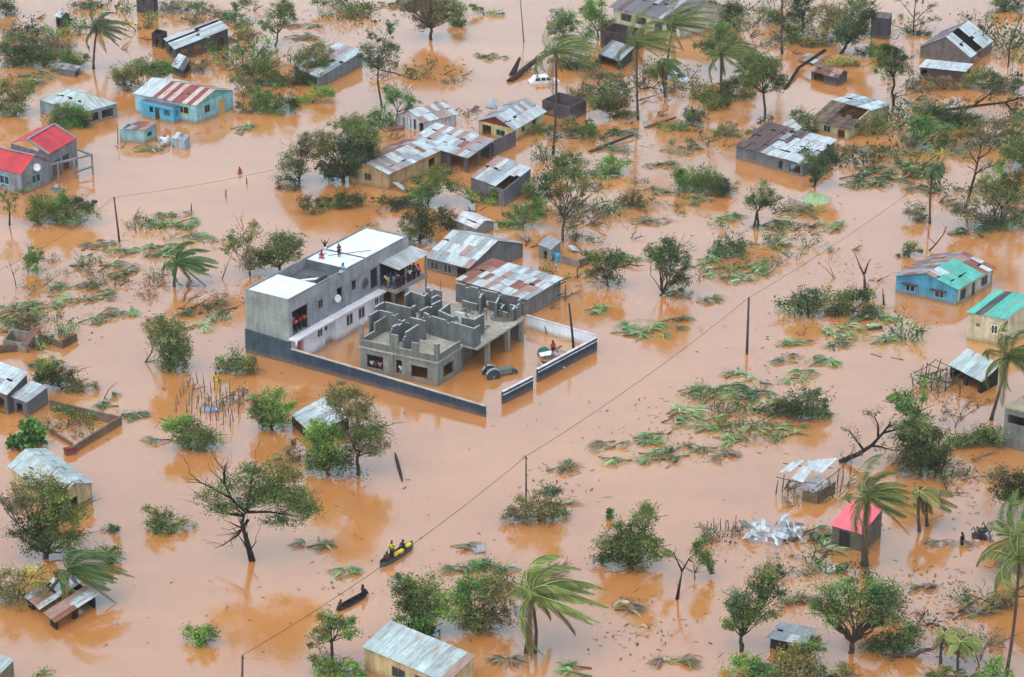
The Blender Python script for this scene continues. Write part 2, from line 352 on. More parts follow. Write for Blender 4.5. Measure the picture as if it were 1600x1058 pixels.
# ---------------------------------------------------------------- the two storey block
Z = V((0, 0, 1)); HM = 6.77
def main_block():
    A, L_, R_ = W(450, 470, HM), W(382, 453, HM), W(637, 370, HM)
    lu, lv = (L_-A).length, (R_-A).length; uu, vv = (L_-A)/lu, (R_-A)/lv; O = V((A.x, A.y, 0))
    def P(a, b, z=0): return O + uu*a + vv*b + Z*z
    T = thing('concrete_block_building', 'long two storey grey concrete building with white flat roof sections and people on top', 'building', P(lu/2, lv/2))
    G1 = K(152, 157, 155, .8); G2 = K(160, 164, 166, .9); m = MB()
    wall(m, P(0, 0), P(lu, 0), -1, HM, .2, [], K(156, 164, 158, .9), vv)
    up = [(.6, 3.4, 2.7, 5.35), (5.1, 5.9, 4.1, 5.05), (8.5, 9.5, 3.5, 5.2), (11.1, 11.9, 4.1, 5.2), (14.6, 15.9, 3.1, 5.25), (16.4, 21.4, 2.75, 5.4)]
    wall(m, P(0, .21), P(0, lv-.21), 2.5, HM, .2, [(a-.21, b-.21, c, d) for a, b, c, d in up], G2, uu)
    wall(m, P(lu, .21), P(lu, lv-.21), -1, HM, .2, [], G2, -uu); wall(m, P(0, lv), P(lu, lv), -1, HM, .2, [], G2, -vv)
    m.build('wall', 'concrete', T)
    m = MB(); m.box(P(-.06, -.05, HM-1.33), uu*.06, vv*(lv+.1), Z*1.2, K(166, 170, 170, .9)); m.build('fascia', 'concrete', T)
    m = MB(); m.box(P(.21, .21, 2.45), uu*(lu-.42), vv*(lv-.42), Z*.2, G2); m.build('floor', 'concrete', T)
    # ground floor, white
    WH = K(235, 236, 242, .95); m = MB()
    def blockout(b0, b1, a, ops):
        wall(m, P(a, b0), P(a, b1), -1, 2.5, .15, ops, WH, uu)
        wall(m, P(a+.151, b0), P(-.01, b0), -1, 2.5, .15, [], WH, vv); wall(m, P(a+.151, b1), P(-.01, b1), -1, 2.5, .15, [], WH, -vv)
    o1 = [(2.4, 3.3, 1.35, 2.3)]; o2 = [(1.9, 3.1, 1.0, 2.25), (4.1, 5.3, 1.0, 2.25)]
    blockout(1.7, 5.4, -.55, o1); blockout(7.0, 13.0, -.8, o2)
    wall(m, P(0, .1), P(0, 16.2), -1, 2.5, .2, [(5.5, 6.5, 1.3, 2.2), (13.2, 14.0, -1, 2.3), (15.2, 15.9, 1.0, 2.0)], WH, uu)
    wall(m, P(0, 16.4), P(0, lv-.1), -1, 2.44, .2, [(.6, 2.2, -1, 2.2), (2.8, 4.6, -1, 2.2)], G2, uu)
    m.build('ground_floor_wall', 'paint', T)
    for b0, a, o in ((1.7, -.55, o1[0]), (7.0, -.8, o2[0]), (7.0, -.8, o2[1]), (0.1, 0, (5.5, 6.5, 1.3, 2.2)), (0.1, 0, (15.2, 15.9, 1., 2.))):
        window(T, P(a, b0), vv, uu, o, K(190, 190, 195), 'window')
    for o in (up[1], up[3]): window(T, P(0, 0), vv, uu, o, K(110, 115, 118), 'window')
    m = MB(); m.box(P(-1.0, -.1, 2.5), uu*1.0, vv*16.2, Z*.2, K(232, 236, 240)); m.build('canopy_ledge', 'paint', T)
    m = MB(); m.tube([P(-1.0, -.12, 2.6), P(-1.02, -.2, 2.35), P(-1.0, -.15, 2.1)], .09, K(235, 238, 240)); m.build('gutter_pipe', 'plain', T)
    m = MB(); m.box(P(-.35, 1.2, -.5), uu*.12, vv*.35, Z*2.9, K(225, 95, 55)); m.build('door_frame', 'plain', T)
    # round window and louvre
    m = MB(); m.lathe(P(-.03, 13.5, 4.15), [(.62, 0), (.62, .08), (.5, .08), (.5, 0)], K(120, 126, 128), 20, -uu); rw = m.build('round_window', 'concrete', T)
    m = MB(); m.lathe(P(-.025, 13.5, 4.15), [(.5, 0), (.5, .03)], K(70, 80, 84), 20, -uu); m.build('pane', 'glass', rw)
    m = MB()
    for i in range(7): m.box(P(.02, 14.62+i*.185, 3.12), uu*.1, vv*.06, Z*2.1, K(60, 68, 72))
    m.build('louvre', 'plain', T)
    # roof
    WR = K(232, 246, 246, .82); m = MB()
    m.box(P(.18, .18, HM-.25), uu*(lu-.36), vv*5.2, Z*.22, WR); m.box(P(.18, 10.6, HM-.25), uu*(lu-.36), vv*(lv-10.78), Z*.22, WR); m.build('roof', 'roofslab', T)
    m = MB(); m.box(P(.22, 5.4, 5.7), uu*(lu-.44), vv*5.18, Z*.15, K(96, 104, 108)); m.box(P(.22, 5.385, 5.86), uu*(lu-.44), vv*.12, Z*.86, K(130, 136, 138)); m.box(P(.22, 10.45, 5.86), uu*(lu-.44), vv*.14, Z*.87, K(112, 120, 126))
    m.box(P(1.6, 7.1, 5.86), uu*.14, vv*1.9, Z*.5, K(118, 124, 126)); m.box(P(1.75, 8.0, 5.86), uu*2.2, vv*.14, Z*.4, K(118, 124, 126)); m.box(P(3.2, 5.8, 5.86), uu*1.2, vv*.8, Z*.3, K(60, 68, 74)); m.build('roof_well', 'concrete', T)
    m = MB(); t = .17
    for a, b, da, db in ((-.02, -.02, lu+.04, t), (-.02, lv-t, lu+.04, t+.02), (-.02, t-.02, t, lv-2*t+.02), (lu-t+.02, t-.02, t, lv-2*t+.02)): m.box(P(a, b, HM+.003), uu*da, vv*db, Z*.1, K(150, 156, 156, .8))
    m.build('parapet', 'concrete', T)
    # terrace with its canopy
    m = MB(); m.box(P(-2.2, 16.3, 2.5), uu*2.19, vv*6.0, Z*.22, K(160, 160, 152)); m.build('terrace_slab', 'concrete', T)
    m = MB(); sheets(m, P(-2.6, 16.2, 5.25), P(-2.6, 22.3, 5.25), P(-.08, 16.2, 5.6), P(-.08, 22.3, 5.6), [(3, K(186, 198, 196)), (1, K(170, 184, 184))], .9, 1); m.build('canopy_roof', 'zinc', T)
    for a, b in ((-2.1, 18.2), (-2.1, 22.1)):
        m = MB(); m.box(P(a, b, -1), uu*.16, vv*.16, Z*6.2, K(160, 165, 168)); m.build('post', 'concrete', T)
    m = MB(); m.box(P(-2.15, 16.35, 2.722), uu*.08, vv*6, Z*.25, K(165, 166, 160)); m.build('kerb', 'concrete', T)
    # satellite dish hung on the wall
    m = MB(); c = P(-.55, 7.75, 4.5); ax = (-uu*1 + Z*.35 - vv*.3).normalized()
    D = thing('satellite_dish', 'white satellite dish on the long upper wall of the grey building', 'satellite dish', c)
    m.lathe(c, [(.04, 0), (.25, .04), (.42, .13), (.4, .15), (.24, .07), (.03, .03)], K(228, 230, 232), 18, ax); m.build('dish', 'plain', D)
    m = MB(); m.tube([P(-.02, 7.75, 4.1), P(-.4, 7.75, 4.15), c], .04, K(90, 95, 98)); m.tube([c-Z*.4, c+ax*.45-Z*.1], .02, K(90, 95, 98)); m.build('arm', 'plain', D)
    # things lying on the roof
    m = MB(); p, q = P(4.3, 6.0, 5.95), P(1.1, 6.6, 6.75); m.beam(p, q, .55, .06, K(225, 235, 238)); tag(m.build('plank', 'plain', None, tuple(p)), 'white board lying across the dark well in the roof', 'board')
    a, b = W(507, 389, HM+.05), W(571, 403, HM+.05); rod('long dark pole lying across the white roof', 'pole', 'pole', [a, b], .06, K(80, 90, 92), 'plain')
    a, b = W(513, 399, HM+.02), W(580, 391, HM+.02); rod('thin dark rod lying on the white roof near the well', 'rod', 'rod', [a, b], .035, K(110, 118, 120), 'plain')
    return P, lu, lv, uu, vv
PM, LU, LV, UM, VM = main_block()

def wall_thing(label, p, q, h0, h1, c, t=.22, cop=None, mk='block', inn=None, name='boundary_wall', low=-.6, band=None):
    p, q = V(p), V(q); p.z = q.z = 0; d = q-p; nn = V((-d.y, d.x, 0)).normalized() if inn is None else V(inn)
    T = thing(name, label, 'wall', (p+q)/2); m = MB(); i = 0
    m.v += [tuple(x) for x in (p+Z*low, q+Z*low, q+Z*h1, p+Z*h0, p+nn*t+Z*low, q+nn*t+Z*low, q+nn*t+Z*h1, p+nn*t+Z*h0)]; ln = d.length
    uv = [(0, low), (ln, low), (ln, h1), (0, h0)]
    m.face([0, 1, 2, 3], c, uv); m.face([5, 4, 7, 6], c, uv); m.face([3, 2, 6, 7], c); m.face([0, 3, 7, 4], c); m.face([1, 5, 6, 2], c); m.build('wall', mk, T)
    if cop:
        m = MB(); a, b = p+Z*(h0+.004)-nn*.04, q+Z*(h1+.004)-nn*.04; m.box(a, b-a, nn*(t+.08), Z*.07, cop); m.build('coping', 'concrete', T)
    if band:
        m = MB(); a, b = p+Z*(h0-.32)-nn*.1, q+Z*(h1-.32)-nn*.1; m.box(a, b-a, nn*.097, Z*.08, band); m.build('ledge', 'concrete', T)
    return T
SL = K(66, 80, 98, .85)
e0 = PM(LU, 0) - VM*.24; e1 = PM(-.25, 0) - VM*.24
wall_thing('dark grey block wall along the foot of the tall end wall', e0, e1, 2.55, 2.3, K(82, 98, 110, .85), .2, None, inn=VM)
wall_thing('long dark slate boundary wall with cream coping in front of the unfinished house', e1+(e1-e0).normalized()*.02, W(758, 652), 1.62, 1.12, SL, .22, K(196, 190, 172), inn=VM)
wall_thing('short dark slate boundary wall with white coping beside the gate gap', W(786, 632), W(833, 608.5), 1.3, 1.35, SL, .2, K(226, 226, 224), band=K(210, 214, 220))
wall_thing('dark slate boundary wall with white coping along the yard by the leaning pole', W(840.5, 597.5), W(933, 548), 1.38, 1.42, SL, .2, K(226, 226, 224), band=K(210, 214, 220))
wall_thing('white painted yard wall behind the leaning pole', W(822, 512), W(930, 545), 1.35, 1.45, K(232, 238, 244, .95), .2, K(215, 222, 226), 'paint', inn=(0.4, .9, 0))

# ---------------------------------------------------------------- the unfinished house
def unfinished():
    n, l = W(684, 604), W(563, 578); r0, r1 = W(764, 570), W(820, 533)
    u = l-n; lu = u.length; uu = u/lu; v = (r1-r0).normalized()
    def P(a, b, z=0): return n + uu*a + v*b + Z*z
    lv = (r1-n).dot(v) - 0; 
    # solve the local place of a point
    M = np.array([[uu.x, v.x], [uu.y, v.y]]); Mi = np.linalg.inv(M)
    def loc(p): q = Mi @ np.array([p.x-n.x, p.y-n.y]); return q[0], q[1]
    pa, pb = loc(r1); qa, qb = loc(r0); print('porch', pa, pb, qa, qb, 'lu', lu, 'ang', math.degrees(uu.angle(v)))
    ZS = 2.45; LV_ = pb; CB = K(138, 144, 136, .8); CG = K(122, 130, 130, .8)
    T = thing('unfinished_house', 'roofless unfinished grey block house with open upper rooms and concrete porch', 'house', P(lu/2, LV_/2))
    m = MB()
    wall(m, P(0, 0), P(lu, 0), -.8, ZS, .2, [(.13*lu, .34*lu, .5, 1.75), (.455*lu, .535*lu, .5, 1.95), (.70*lu, .91*lu, .45, 1.9)], K(158, 160, 148, .8), v)
    wall(m, P(0, .21), P(0, 4.4), -.8, ZS, .2, [(.9, 2.9, .45, 1.75)], K(156, 158, 146, .8), uu)
    wall(m, P(lu, .21), P(lu, LV_), -.8, ZS, .2, [], CB, -uu)
    wall(m, P(.0, 4.61), P(1.2, 4.61), -.8, ZS, .2, [], CB, v)
    wall(m, P(1.2, 4.82), P(1.2, LV_-.2), -.8, ZS, .2, [(.8, 2.0, -.8, 2.0), (4.0, 6, -.8, 2.1), (7.2, 8.8, -.8, 2.1)], K(130, 134, 126, .8), uu)
    wall(m, P(-1.0, LV_), P(lu, LV_), -.8, ZS, .2, [], CB, -v); m.build('wall', 'block', T)
    for a in (lu*.56,):
        m = MB(); m.box(P(a, -.12, -.8), uu*.35, v*.119, Z*(ZS+.8), K(128, 130, 122)); m.build('pilaster', 'concrete', T)
    sc_ = K(176, 174, 158, .8); m = MB()
    m.box(P(-.08, -.12, ZS), uu*(lu+.16), v*(LV_+.2), Z*.18, sc_); m.box(P(qa-.1, 4.9, ZS+.001), uu*(-qa+.015), v*(LV_-4.85), Z*.178, sc_); m.build('floor_slab', 'concrete', T)
    for b in (qb-.1, qb+3.9, LV_-.5):
        m = MB(); m.box(P(qa, b, -.8), uu*.45, v*.35, Z*(ZS+.8), K(168, 166, 150, .8)); m.build('column', 'concrete', T)
    # upper rooms; corners given as they show, at the height of the wall top
    ZT = 4.7; k = 0; mw = MB()
    def seg(p, q, zt=ZT, c=CG, th=.2, zb=ZS+.182, ops=[]):
        a, b = W(*p, zt), W(*q, zt); d = (b-a); d.z = 0; s = V((-d.y, d.x, 0)).normalized()
        nonlocal k; k += 1; e = .002*k
        Lw = d.length; ops = list(ops)
        if zt > 4.4:
            for end in (0, 1):
                if random.random() < .35:
                    ww = random.uniform(.3, .75); hh = random.choice((.2, .4, .6)); x0 = 0 if end == 0 else Lw-ww; ops.append((x0, x0+ww, zt-hh, zt+1)); ops.append((x0, x0+ww*.45, zt-hh-.2, zt+1) if end == 0 else (Lw-ww*.45, Lw, zt-hh-.2, zt+1))
            if Lw > 2.5 and random.random() < .7: x0 = random.uniform(.3, .6)*Lw; ops.append((x0, x0+random.uniform(.4, .9), zt-.2, zt+1))
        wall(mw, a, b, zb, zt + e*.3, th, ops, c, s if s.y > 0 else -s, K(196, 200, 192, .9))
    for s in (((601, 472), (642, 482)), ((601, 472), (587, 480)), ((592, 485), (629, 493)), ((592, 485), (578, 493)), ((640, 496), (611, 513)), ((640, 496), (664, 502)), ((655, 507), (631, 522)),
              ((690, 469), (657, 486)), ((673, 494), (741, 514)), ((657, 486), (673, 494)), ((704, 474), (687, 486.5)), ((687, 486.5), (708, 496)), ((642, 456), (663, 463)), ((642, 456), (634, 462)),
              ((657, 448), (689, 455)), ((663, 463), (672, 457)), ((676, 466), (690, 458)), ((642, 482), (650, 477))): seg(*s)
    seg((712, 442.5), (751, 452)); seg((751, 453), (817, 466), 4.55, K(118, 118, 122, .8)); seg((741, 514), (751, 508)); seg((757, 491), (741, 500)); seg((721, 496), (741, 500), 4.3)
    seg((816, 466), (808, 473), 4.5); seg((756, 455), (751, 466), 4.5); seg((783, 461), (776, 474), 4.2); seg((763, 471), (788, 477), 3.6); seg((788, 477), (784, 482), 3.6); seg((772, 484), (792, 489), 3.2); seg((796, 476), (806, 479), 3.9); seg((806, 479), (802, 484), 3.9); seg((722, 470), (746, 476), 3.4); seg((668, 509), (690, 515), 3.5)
    for (a, b), (c, d), zt in (((0, 0), (lu*.24, 0), 3.3), ((lu*.24, 0), (lu*.33, 0), 4.2), ((lu*.33, 0), (lu*.5, 0), 3.3), ((lu*.5, 0), (lu*.6, 0), 4.6), ((lu*.6, 0), (lu*.96, 0), 3.35), ((lu*.955, 0), (lu, 0), 5.0)):
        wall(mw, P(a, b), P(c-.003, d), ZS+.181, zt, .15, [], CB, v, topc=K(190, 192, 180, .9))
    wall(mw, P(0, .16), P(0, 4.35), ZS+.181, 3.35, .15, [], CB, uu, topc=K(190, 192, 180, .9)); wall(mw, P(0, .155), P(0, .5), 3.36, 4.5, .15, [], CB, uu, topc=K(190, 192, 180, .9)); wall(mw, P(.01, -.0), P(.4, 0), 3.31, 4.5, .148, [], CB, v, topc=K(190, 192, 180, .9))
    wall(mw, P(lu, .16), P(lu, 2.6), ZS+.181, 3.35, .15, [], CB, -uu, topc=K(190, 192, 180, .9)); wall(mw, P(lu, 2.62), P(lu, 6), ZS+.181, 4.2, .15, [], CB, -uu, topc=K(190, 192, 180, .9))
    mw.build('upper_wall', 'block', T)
    random.seed(5)
    for i, (x, y) in enumerate(((744, 520), (752, 514), (775, 497), (790, 492), (735, 488), (700, 502), (655, 520), (600, 520), (725, 498))):
        B_ = MB(); o = W(x, y, ZS+.185)
        for j in range(random.randint(4, 8)):
            an = random.uniform(0, 3.1); dd = V((math.cos(an), math.sin(an), 0)); ss = V((-dd.y, dd.x, 0)); q = o + V((random.uniform(-.6, .6), random.uniform(-.7, .7), .002*j + (.2 if j > 5 else 0))); B_.box(q, dd*.4, ss*.18, Z*.19, random.choice((CG, CB, K(160, 158, 148, .8))))
        t_ = B_.build('loose_blocks', 'concrete', None, tuple(o)); tag(t_, ('scattered grey blocks at the porch edge of the unfinished house', 'small block heap just inside the porch edge of the unfinished house', 'blocks lying in the middle of the bare porch roof', 'blocks near the far end of the bare porch roof', 'block heap beside the leaning white board', 'blocks on the floor behind the front parapet at right', 'blocks on the floor of the near middle room', 'blocks on the floor of the left corner room', 'blocks below the white leaning board')[i], 'blocks')
    random.seed(9)
    for x, y, hgt in ((745, 516, 1.6), (760, 500, 1.4), (801, 485, 1.7), (688, 470, 2.4), (620, 524, 1.2), (700, 527, 1.3)):
        o = W(x, y, ZS+.18); B_ = MB(); B_.tube([o, o+V((.05, .03, hgt))], .035, K(90, 70, 62), 5); B_.build('rebar', 'plain', T)
    B_ = MB(); o = W(790, 499, ZS+.19)
    B_.poly([o+V((-1.5, -.3, 0)), o+V((-.2, -.9, 0)), o+V((1.2, -.3, 0)), o+V((1.0, .7, 0)), o+V((-.4, .9, 0)), o+V((-1.4, .4, 0))], K(120, 112, 98)); B_.build('mortar_patch', 'concrete', T)
    m = MB(); a, b = W(711, 487, 3.9), W(720, 505, 2.75); m.box(a, (b-a), uu*-1.0, V((0, .08, .03)), K(226, 236, 238)); tag(m.build('white_board', 'plain', None, tuple(b)), 'white board leaning in an upper room of the unfinished house', 'board')
    for p, q in (((769, 474), (764, 482)),): 
        m = MB(); c = W(765, 479, 2.75); m.lathe(c, [(.35, 0), (.42, .3), (.4, .7), (.3, .75)], K(220, 226, 228), 12); tag(m.build('white_drum', 'plain', None, tuple(c)), 'white drum standing on the bare concrete porch roof', 'drum')
    return P, lu, LV_, uu, v
PU, ULU, ULV, UU2, UV2 = unfinished()
# ---------------------------------------------------------------- the other houses
YE = K(222, 205, 150); WN = 'window'
house('block_house', 'small house with a pale green hipped metal roof beside the blue house', 'house', (130, 176), (62, 157), (182, 162), 1.8, 1.8, 'hip', K(150, 165, 168), P_CLEAN, ops={'r': [(.15, .45, .3, 1.4), (.55, .9, .3, 1.4)]}, rise=1.5, over=.1)
B3, A, B, C, D, uu, vv = house('blue_house', 'light blue house with red striped metal roof and blue porch', 'house', (307.6, 194), (212, 175), (365, 170), 0, 2.5, 'gv' if 0 else 'gu', K(160, 212, 218), P_RUST, 'wall', ops={
    'f': [(.12, .3, 1.1, 2.1, WN, K(190, 170, 70))], 'r': [(.22, .36, 1.0, 2.0, WN, K(95, 110, 100)), (.6, .78, -.3, 1.95, 'door', K(205, 165, 95))]}, rise=1.1, over=.15,
    fn=lambda a, s, c: (K(150, 75, 68) if int(a*10+.5) % 2 else K(214, 200, 190)) if s < .99 and a < .72 else ZW, gc=K(120, 185, 165), sw=.8)
pa, pb, pc = W(272, 194), W(221, 182.5), W(287, 187); pd = pb+(pc-pa); inn = (pc-pa).normalized(); m = MB(); BL = K(95, 190, 222); ln = (pb-pa).length
wall(m, pa, pb, -.6, 2.0, .15, [(.6, 1.7, .9, 1.75), (2.4, 3.2, -.6, 1.75), (3.5, 4.2, .9, 1.7)], BL, inn); wall(m, pa+(pc-pa).normalized()*.155, pc, -.6, 2.0, .15, [(.3, 1.0, .8, 1.7)], BL, pb-pa); wall(m, pb+(pc-pa).normalized()*.155, pd, -.6, 2.0, .15, [], BL, pa-pb)
m.build('porch_wall', 'wall', B3); m = MB(); m.box(pa+Z*2.005, pb-pa, pc-pa, Z*.12, K(110, 108, 112)); m.build('porch_roof', 'concrete', B3)
m = MB(); m.box(pa-inn*.1+Z*1.85, pb-pa, inn*.099, Z*.32, K(80, 170, 215)); m.build('porch_fascia', 'plain', B3)
house('small_shed', 'small pale blue block shed with rusty broken roof below the blue house', 'shed', (227, 224.7), (187.6, 222), (246, 216), 0, 1.75, 'mono', K(160, 200, 200), P_RUST, 'wall', ops={'r': [(.2, .6, .7, 1.3)]}, rise=.25, over=.1, miss=.25)
m = MB(); c = W(258, 224); m.lathe(c-Z*.3, [(.6, 0), (.62, .5), (.6, 1.1), (.45, 1.25)], K(222, 226, 228), 16); m.lathe(c+Z*.9, [(.3, .0), (.3, .09)], K(50, 55, 58), 12); tag(m.build('water_drum', 'plain', None, tuple(c)), 'white water drum between the pale blue shed and its tin panel', 'drum')
house('tin_cabin', 'tiny pale tin cabin standing in open water below the blue house', 'cabin', (288.5, 234), (269, 229), (297, 227), 0, 1.1, 'mono', K(170, 195, 205), P_GREY, 'zinc', rise=.15, over=.05)
house('long_shed', 'long dark shed with pale striped metal roof near the tall palm at the top', 'shed', (274, 76.6), (257.8, 61), (356, 52.3), 1.9, 1.9, 'mono', K(95, 92, 95), P_MIX, 'block', ops={'r': [(.1, .25, .2, 1.5), (.35, .5, .0, 1.5), (.6, .72, .2, 1.5), (.8, .92, .2, 1.5)], 'f': [(.3, .7, .3, 1.4)]}, rise=.7, over=.25, fn=lambda a, s, c: None if (.62 < a < .9 and random.random() < .22) else c)
house('ruined_hut', 'dark roofless ruin at the left end of the long shed', 'ruin', (254, 77), (238, 73), (262, 70), 0, 2.0, None, K(70, 62, 62), ops={'f': [(.3, .6, -.5, 1.3)]})
house('small_shed', 'low dark shed with white striped roof half behind the trees', 'shed', (286, 111), (268, 103), (298, 98), 1.1, 1.1, 'mono', K(70, 72, 76), [(1, ZW), (1, K(70, 74, 78))], ops={'r': [(.2, .8, -.5, .8)]}, rise=.5, over=.1, sw=.6, rows=1)
house('tin_hut', 'low grey tin hut sunk to its flat roof beside the green bush', 'hut', (117, 121), (90.6, 116), (126, 116), 0, .85, 'mono', K(105, 112, 120), P_GREY, 'zinc', ops={'r': [(.2, .7, .1, .6)]}, rise=.2, over=.15)
house('tin_hut', 'tiny hut with pale gable roof near the top left corner', 'hut', (96, 43), (88, 41), (110, 38), 0, 1.5, 'gu', K(95, 85, 85), P_WHITE, ops={'f': [(.2, .8, 0, 1.1)]}, rise=.5, over=.15)
house('thatched_hut', 'tall dark thatch walled hut cut by the top edge left of the bare tree', 'hut', (241, 22), (214, 19), (247, 12), 0, 4.2, 'gu', K(88, 84, 86), P_THATCH, 'thatch', 'thatch', rise=1.5)
house('long_shed', 'long grey walled shed with pale roof beside the lone thin tree', 'shed', (499, 138), (462, 124), (566, 103), 0, 1.55, 'mono', K(135, 142, 148), P_WHITE, ops={'f': [(.1, .4, -.5, 1.2), (.55, .9, -.5, 1.2)]}, rise=.5, over=.2)
house('zinc_house', 'white striped zinc walled house at the back of the tin roof cluster', 'house', (663, 207), (619, 198), (713, 195), 0, 1.5, 'gv', K(205, 215, 220), P_MIX, 'zinc', ops={'f': [(.02, .18, -.4, 1.2), (.3, .38, .1, 1.5), (.46, .5, .1, 1.5), (.7, .75, -.4, 1.5)]}, rise=1.1, over=.25)
house('gabled_house', 'house with white and grey gable roof above a maroon front and yellow walls', 'house', (803, 222), (748, 209), (850, 194), 0, 1.75, 'gv', K(218, 200, 150), {'r': P_WHITE, 'l': P_GREY}, 'wall', ops={'f': [(.25, .5, .4, 1.2, WN, K(70, 150, 110)), (.65, .9, -.4, 1.4)], 'r': [(.25, .38, .6, 1.3), (.6, .75, .4, 1.4)]}, rise=1.1, over=.3, gc=K(135, 70, 62))
T = thing('yard_wall', 'tall grey block yard wall in front of the maroon fronted house', 'wall', W(770, 244), None)
m = MB(); p0, p1, p2, p3 = W(735, 235), W(771, 244.5), W(806, 228), W(803, 224); wall(m, p0, p1, -.6, 1.7, .16, [], K(112, 110, 114), (0, 1, 0)); wall(m, p1+(p2-p1).normalized()*.165, p2, -.6, 2.0, .16, [], K(118, 116, 120), (-1, .5, 0)); m.build('wall', 'block', T)
house('roofless_store', 'dark roofless block store right of the tin roof cluster behind a palm trunk', 'ruin', (890, 190), (847, 178), (916, 177), 0, 1.9, None, K(98, 90, 96), ops={'f': [(.6, .8, .3, 1.2)]})
MK = house('market_shed', 'open fronted shed with broad white and rust roof in the tin roof cluster', 'shed', (730, 246), (643, 220), (768, 224), 2.0, 2.0, 'mono', K(105, 100, 100), P_MIX, 'block', ops={'r': [(.06, .45, -.6, 1.8), (.55, .95, -.6, 1.8)], 'f': [(.06, .3, -.6, 1.7)]}, rise=.35, over=.35, rows=3)
house('ochre_house', 'ochre walled house with patched white roofs at the front of the tin roof cluster', 'house', (607, 297), (545, 284), (690, 258), 0, 2.1, 'gv', K(196, 165, 120), {'r': P_MIX, 'l': [(3, RB), (1, RU), (1, ZG)]}, 'wall', ops={'f': [(.42, .6, .7, 1.6, WN, K(110, 100, 80)), (.78, .92, .7, 1.7, WN, K(80, 130, 110))], 'r': [(.75, .88, .4, 1.5)]}, rise=.8, over=.3, rows=3)
house('block_house', 'grey block house with buckled pale roof right of the ochre house', 'house', (787, 324), (736, 303), (829, 296), 0, 2.1, 'mono', K(120, 122, 128), P_MIX, ops={'f': [(.15, .4, .2, 1.6)]}, rise=.45, over=.1, jit=.12, miss=.06)
house('small_hut', 'small hut with bright white gable roof behind the two storey building', 'hut', (744, 358), (711, 344), (771, 346), 1.0, 1.0, 'gu', K(150, 152, 150), [(1, K(232, 238, 238))], rise=.5, over=.1)
house('gabled_house', 'house with weathered zinc gable roof and bare grey gable beside the two storey building', 'house', (732, 418), (667, 401.5), (817, 381), 1.5, 1.5, 'gu', K(128, 128, 130), P_MIX, ops={'f': [(.05, .28, -.3, 1.2), (.4, .6, .2, 1.2, WN, K(150, 150, 150)), (.72, .92, .2, 1.2, WN, K(150, 150, 150))]}, rise=1.7, over=.25, rows=3)
R18, A, B, C, D, uu, vv = house('long_shed', 'grey block shed with rust striped zinc roof behind the unfinished house', 'shed', (823, 467.6), (716, 437), (876, 441), 1.95, 1.95, 'mono', K(140, 136, 134), [(4, ZW), (2, ZG), (2, RU), (2, ZR)], rise=.35, over=.25, rows=4, sw=.75)
pp = W(884, 470); posts(R18, [(pp.x, pp.y)], -.6, 1.8, .07); m = MB(); m.beam(W(866, 449, 1.7), W(884, 440, 1.85), .1, .1, K(90, 85, 85)); m.beam(W(869, 463, .7), W(884, 457, .8), .08, .08, K(90, 85, 85)); m.build('rail', 'wood', R18)
house('wash_house', 'small grey hut with flat pale lid beside the blue barrel', 'hut', (860, 410), (842, 402), (876, 400), 0, 1.5, 'mono', K(150, 150, 150), P_GREY, ops={'f': [(.3, .6, -.3, 1.1)]}, rise=.2, over=.12)
wall_thing('low ruined yard wall right of the blue barrel', W(874, 411), W(905, 419), 1.0, .8, K(150, 140, 132), .2, None); wall_thing('broken grey wall end with rubble right of the barrel', W(906, 419), W(922, 410), .9, .7, K(120, 112, 110), .2, None)
m = MB(); c = W(871, 409); m.lathe(c-Z*.2, [(.28, 0), (.3, .05), (.3, .35), (.32, .38), (.3, .42), (.3, .8), (.32, .83), (.3, .87), (.3, 1.15), (.27, 1.17)], K(60, 165, 205), 14); tag(m.build('blue_barrel', 'plain', None, tuple(c)), 'bright blue barrel between small grey huts', 'barrel')
house('school_house', 'long cream building with dark roof at the top edge behind palms', 'house', (1062, 62), (958, 38), (1140, 38), 0, 2.7, 'gu', K(215, 210, 185), P_DARK, 'wall', ops={'f': [(.72, .88, .9, 2.0, WN, K(120, 115, 105)), (.5, .66, .9, 2.0, WN, K(120, 115, 105)), (.26, .38, .0, 2.0, 'door', K(70, 72, 78)), (.05, .2, .9, 2.0, WN, K(120, 115, 105))]}, rise=1.9, over=.5)
house('roofless_store', 'dark roofless store below the cream building at the top', 'ruin', (985, 84), (938, 74), (1006, 73), 0, 2.6, None, K(84, 74, 74), 'block', ops={'f': [(.75, .85, .6, 1.8)]}, fcol={'k': K(100, 90, 88)})
house('tin_shed', 'shed with pale sloping tin front below the dark roofless store', 'shed', (968, 96), (935, 84.5), (990, 80), 1.3, 1.3, 'mono', K(80, 76, 78), P_GREY, 'wood', ops={'f': [(.1, .9, -.5, 1.1)]}, rise=.5, over=.1, rows=1)
house('collapsed_hut', 'collapsed hut with brown rusty roof under a fallen tree at top right', 'ruin', (1308, 121), (1268, 110), (1324, 113), 1.3, 1.3, 'gu', K(92, 92, 100), [(2, K(128, 108, 98)), (2, RB), (1, ZR)], ops={'f': [(.5, .9, -.5, 1.0)]}, rise=.6, over=.25, rm='thatch')
m = MB(); sheets(m, W(1245, 94, .1), W(1278, 101, .4), W(1262, 84, .5), W(1300, 88, .7), P_RUST, .9, 2, .1, .08); tag(m.build('fallen_roof', 'zinc', None, tuple(W(1265, 94))), 'rusty roof sheets lying flat behind the collapsed hut', 'roof sheets')
house('gabled_house', 'grey gabled house with torn white roof sheets near the top right corner', 'house', (1515, 106), (1437, 90), (1549, 80), 0, 1.5, 'gv', K(128, 118, 112), {'r': [(1, ZW)], 'l': P_DARK}, 'block', ops={'r': [(.2, .5, .2, 1.2)]}, rise=2.2, over=.15, fn=lambda a, s, c: None if (c[2] > .45 and .3 < a < .55) else c)
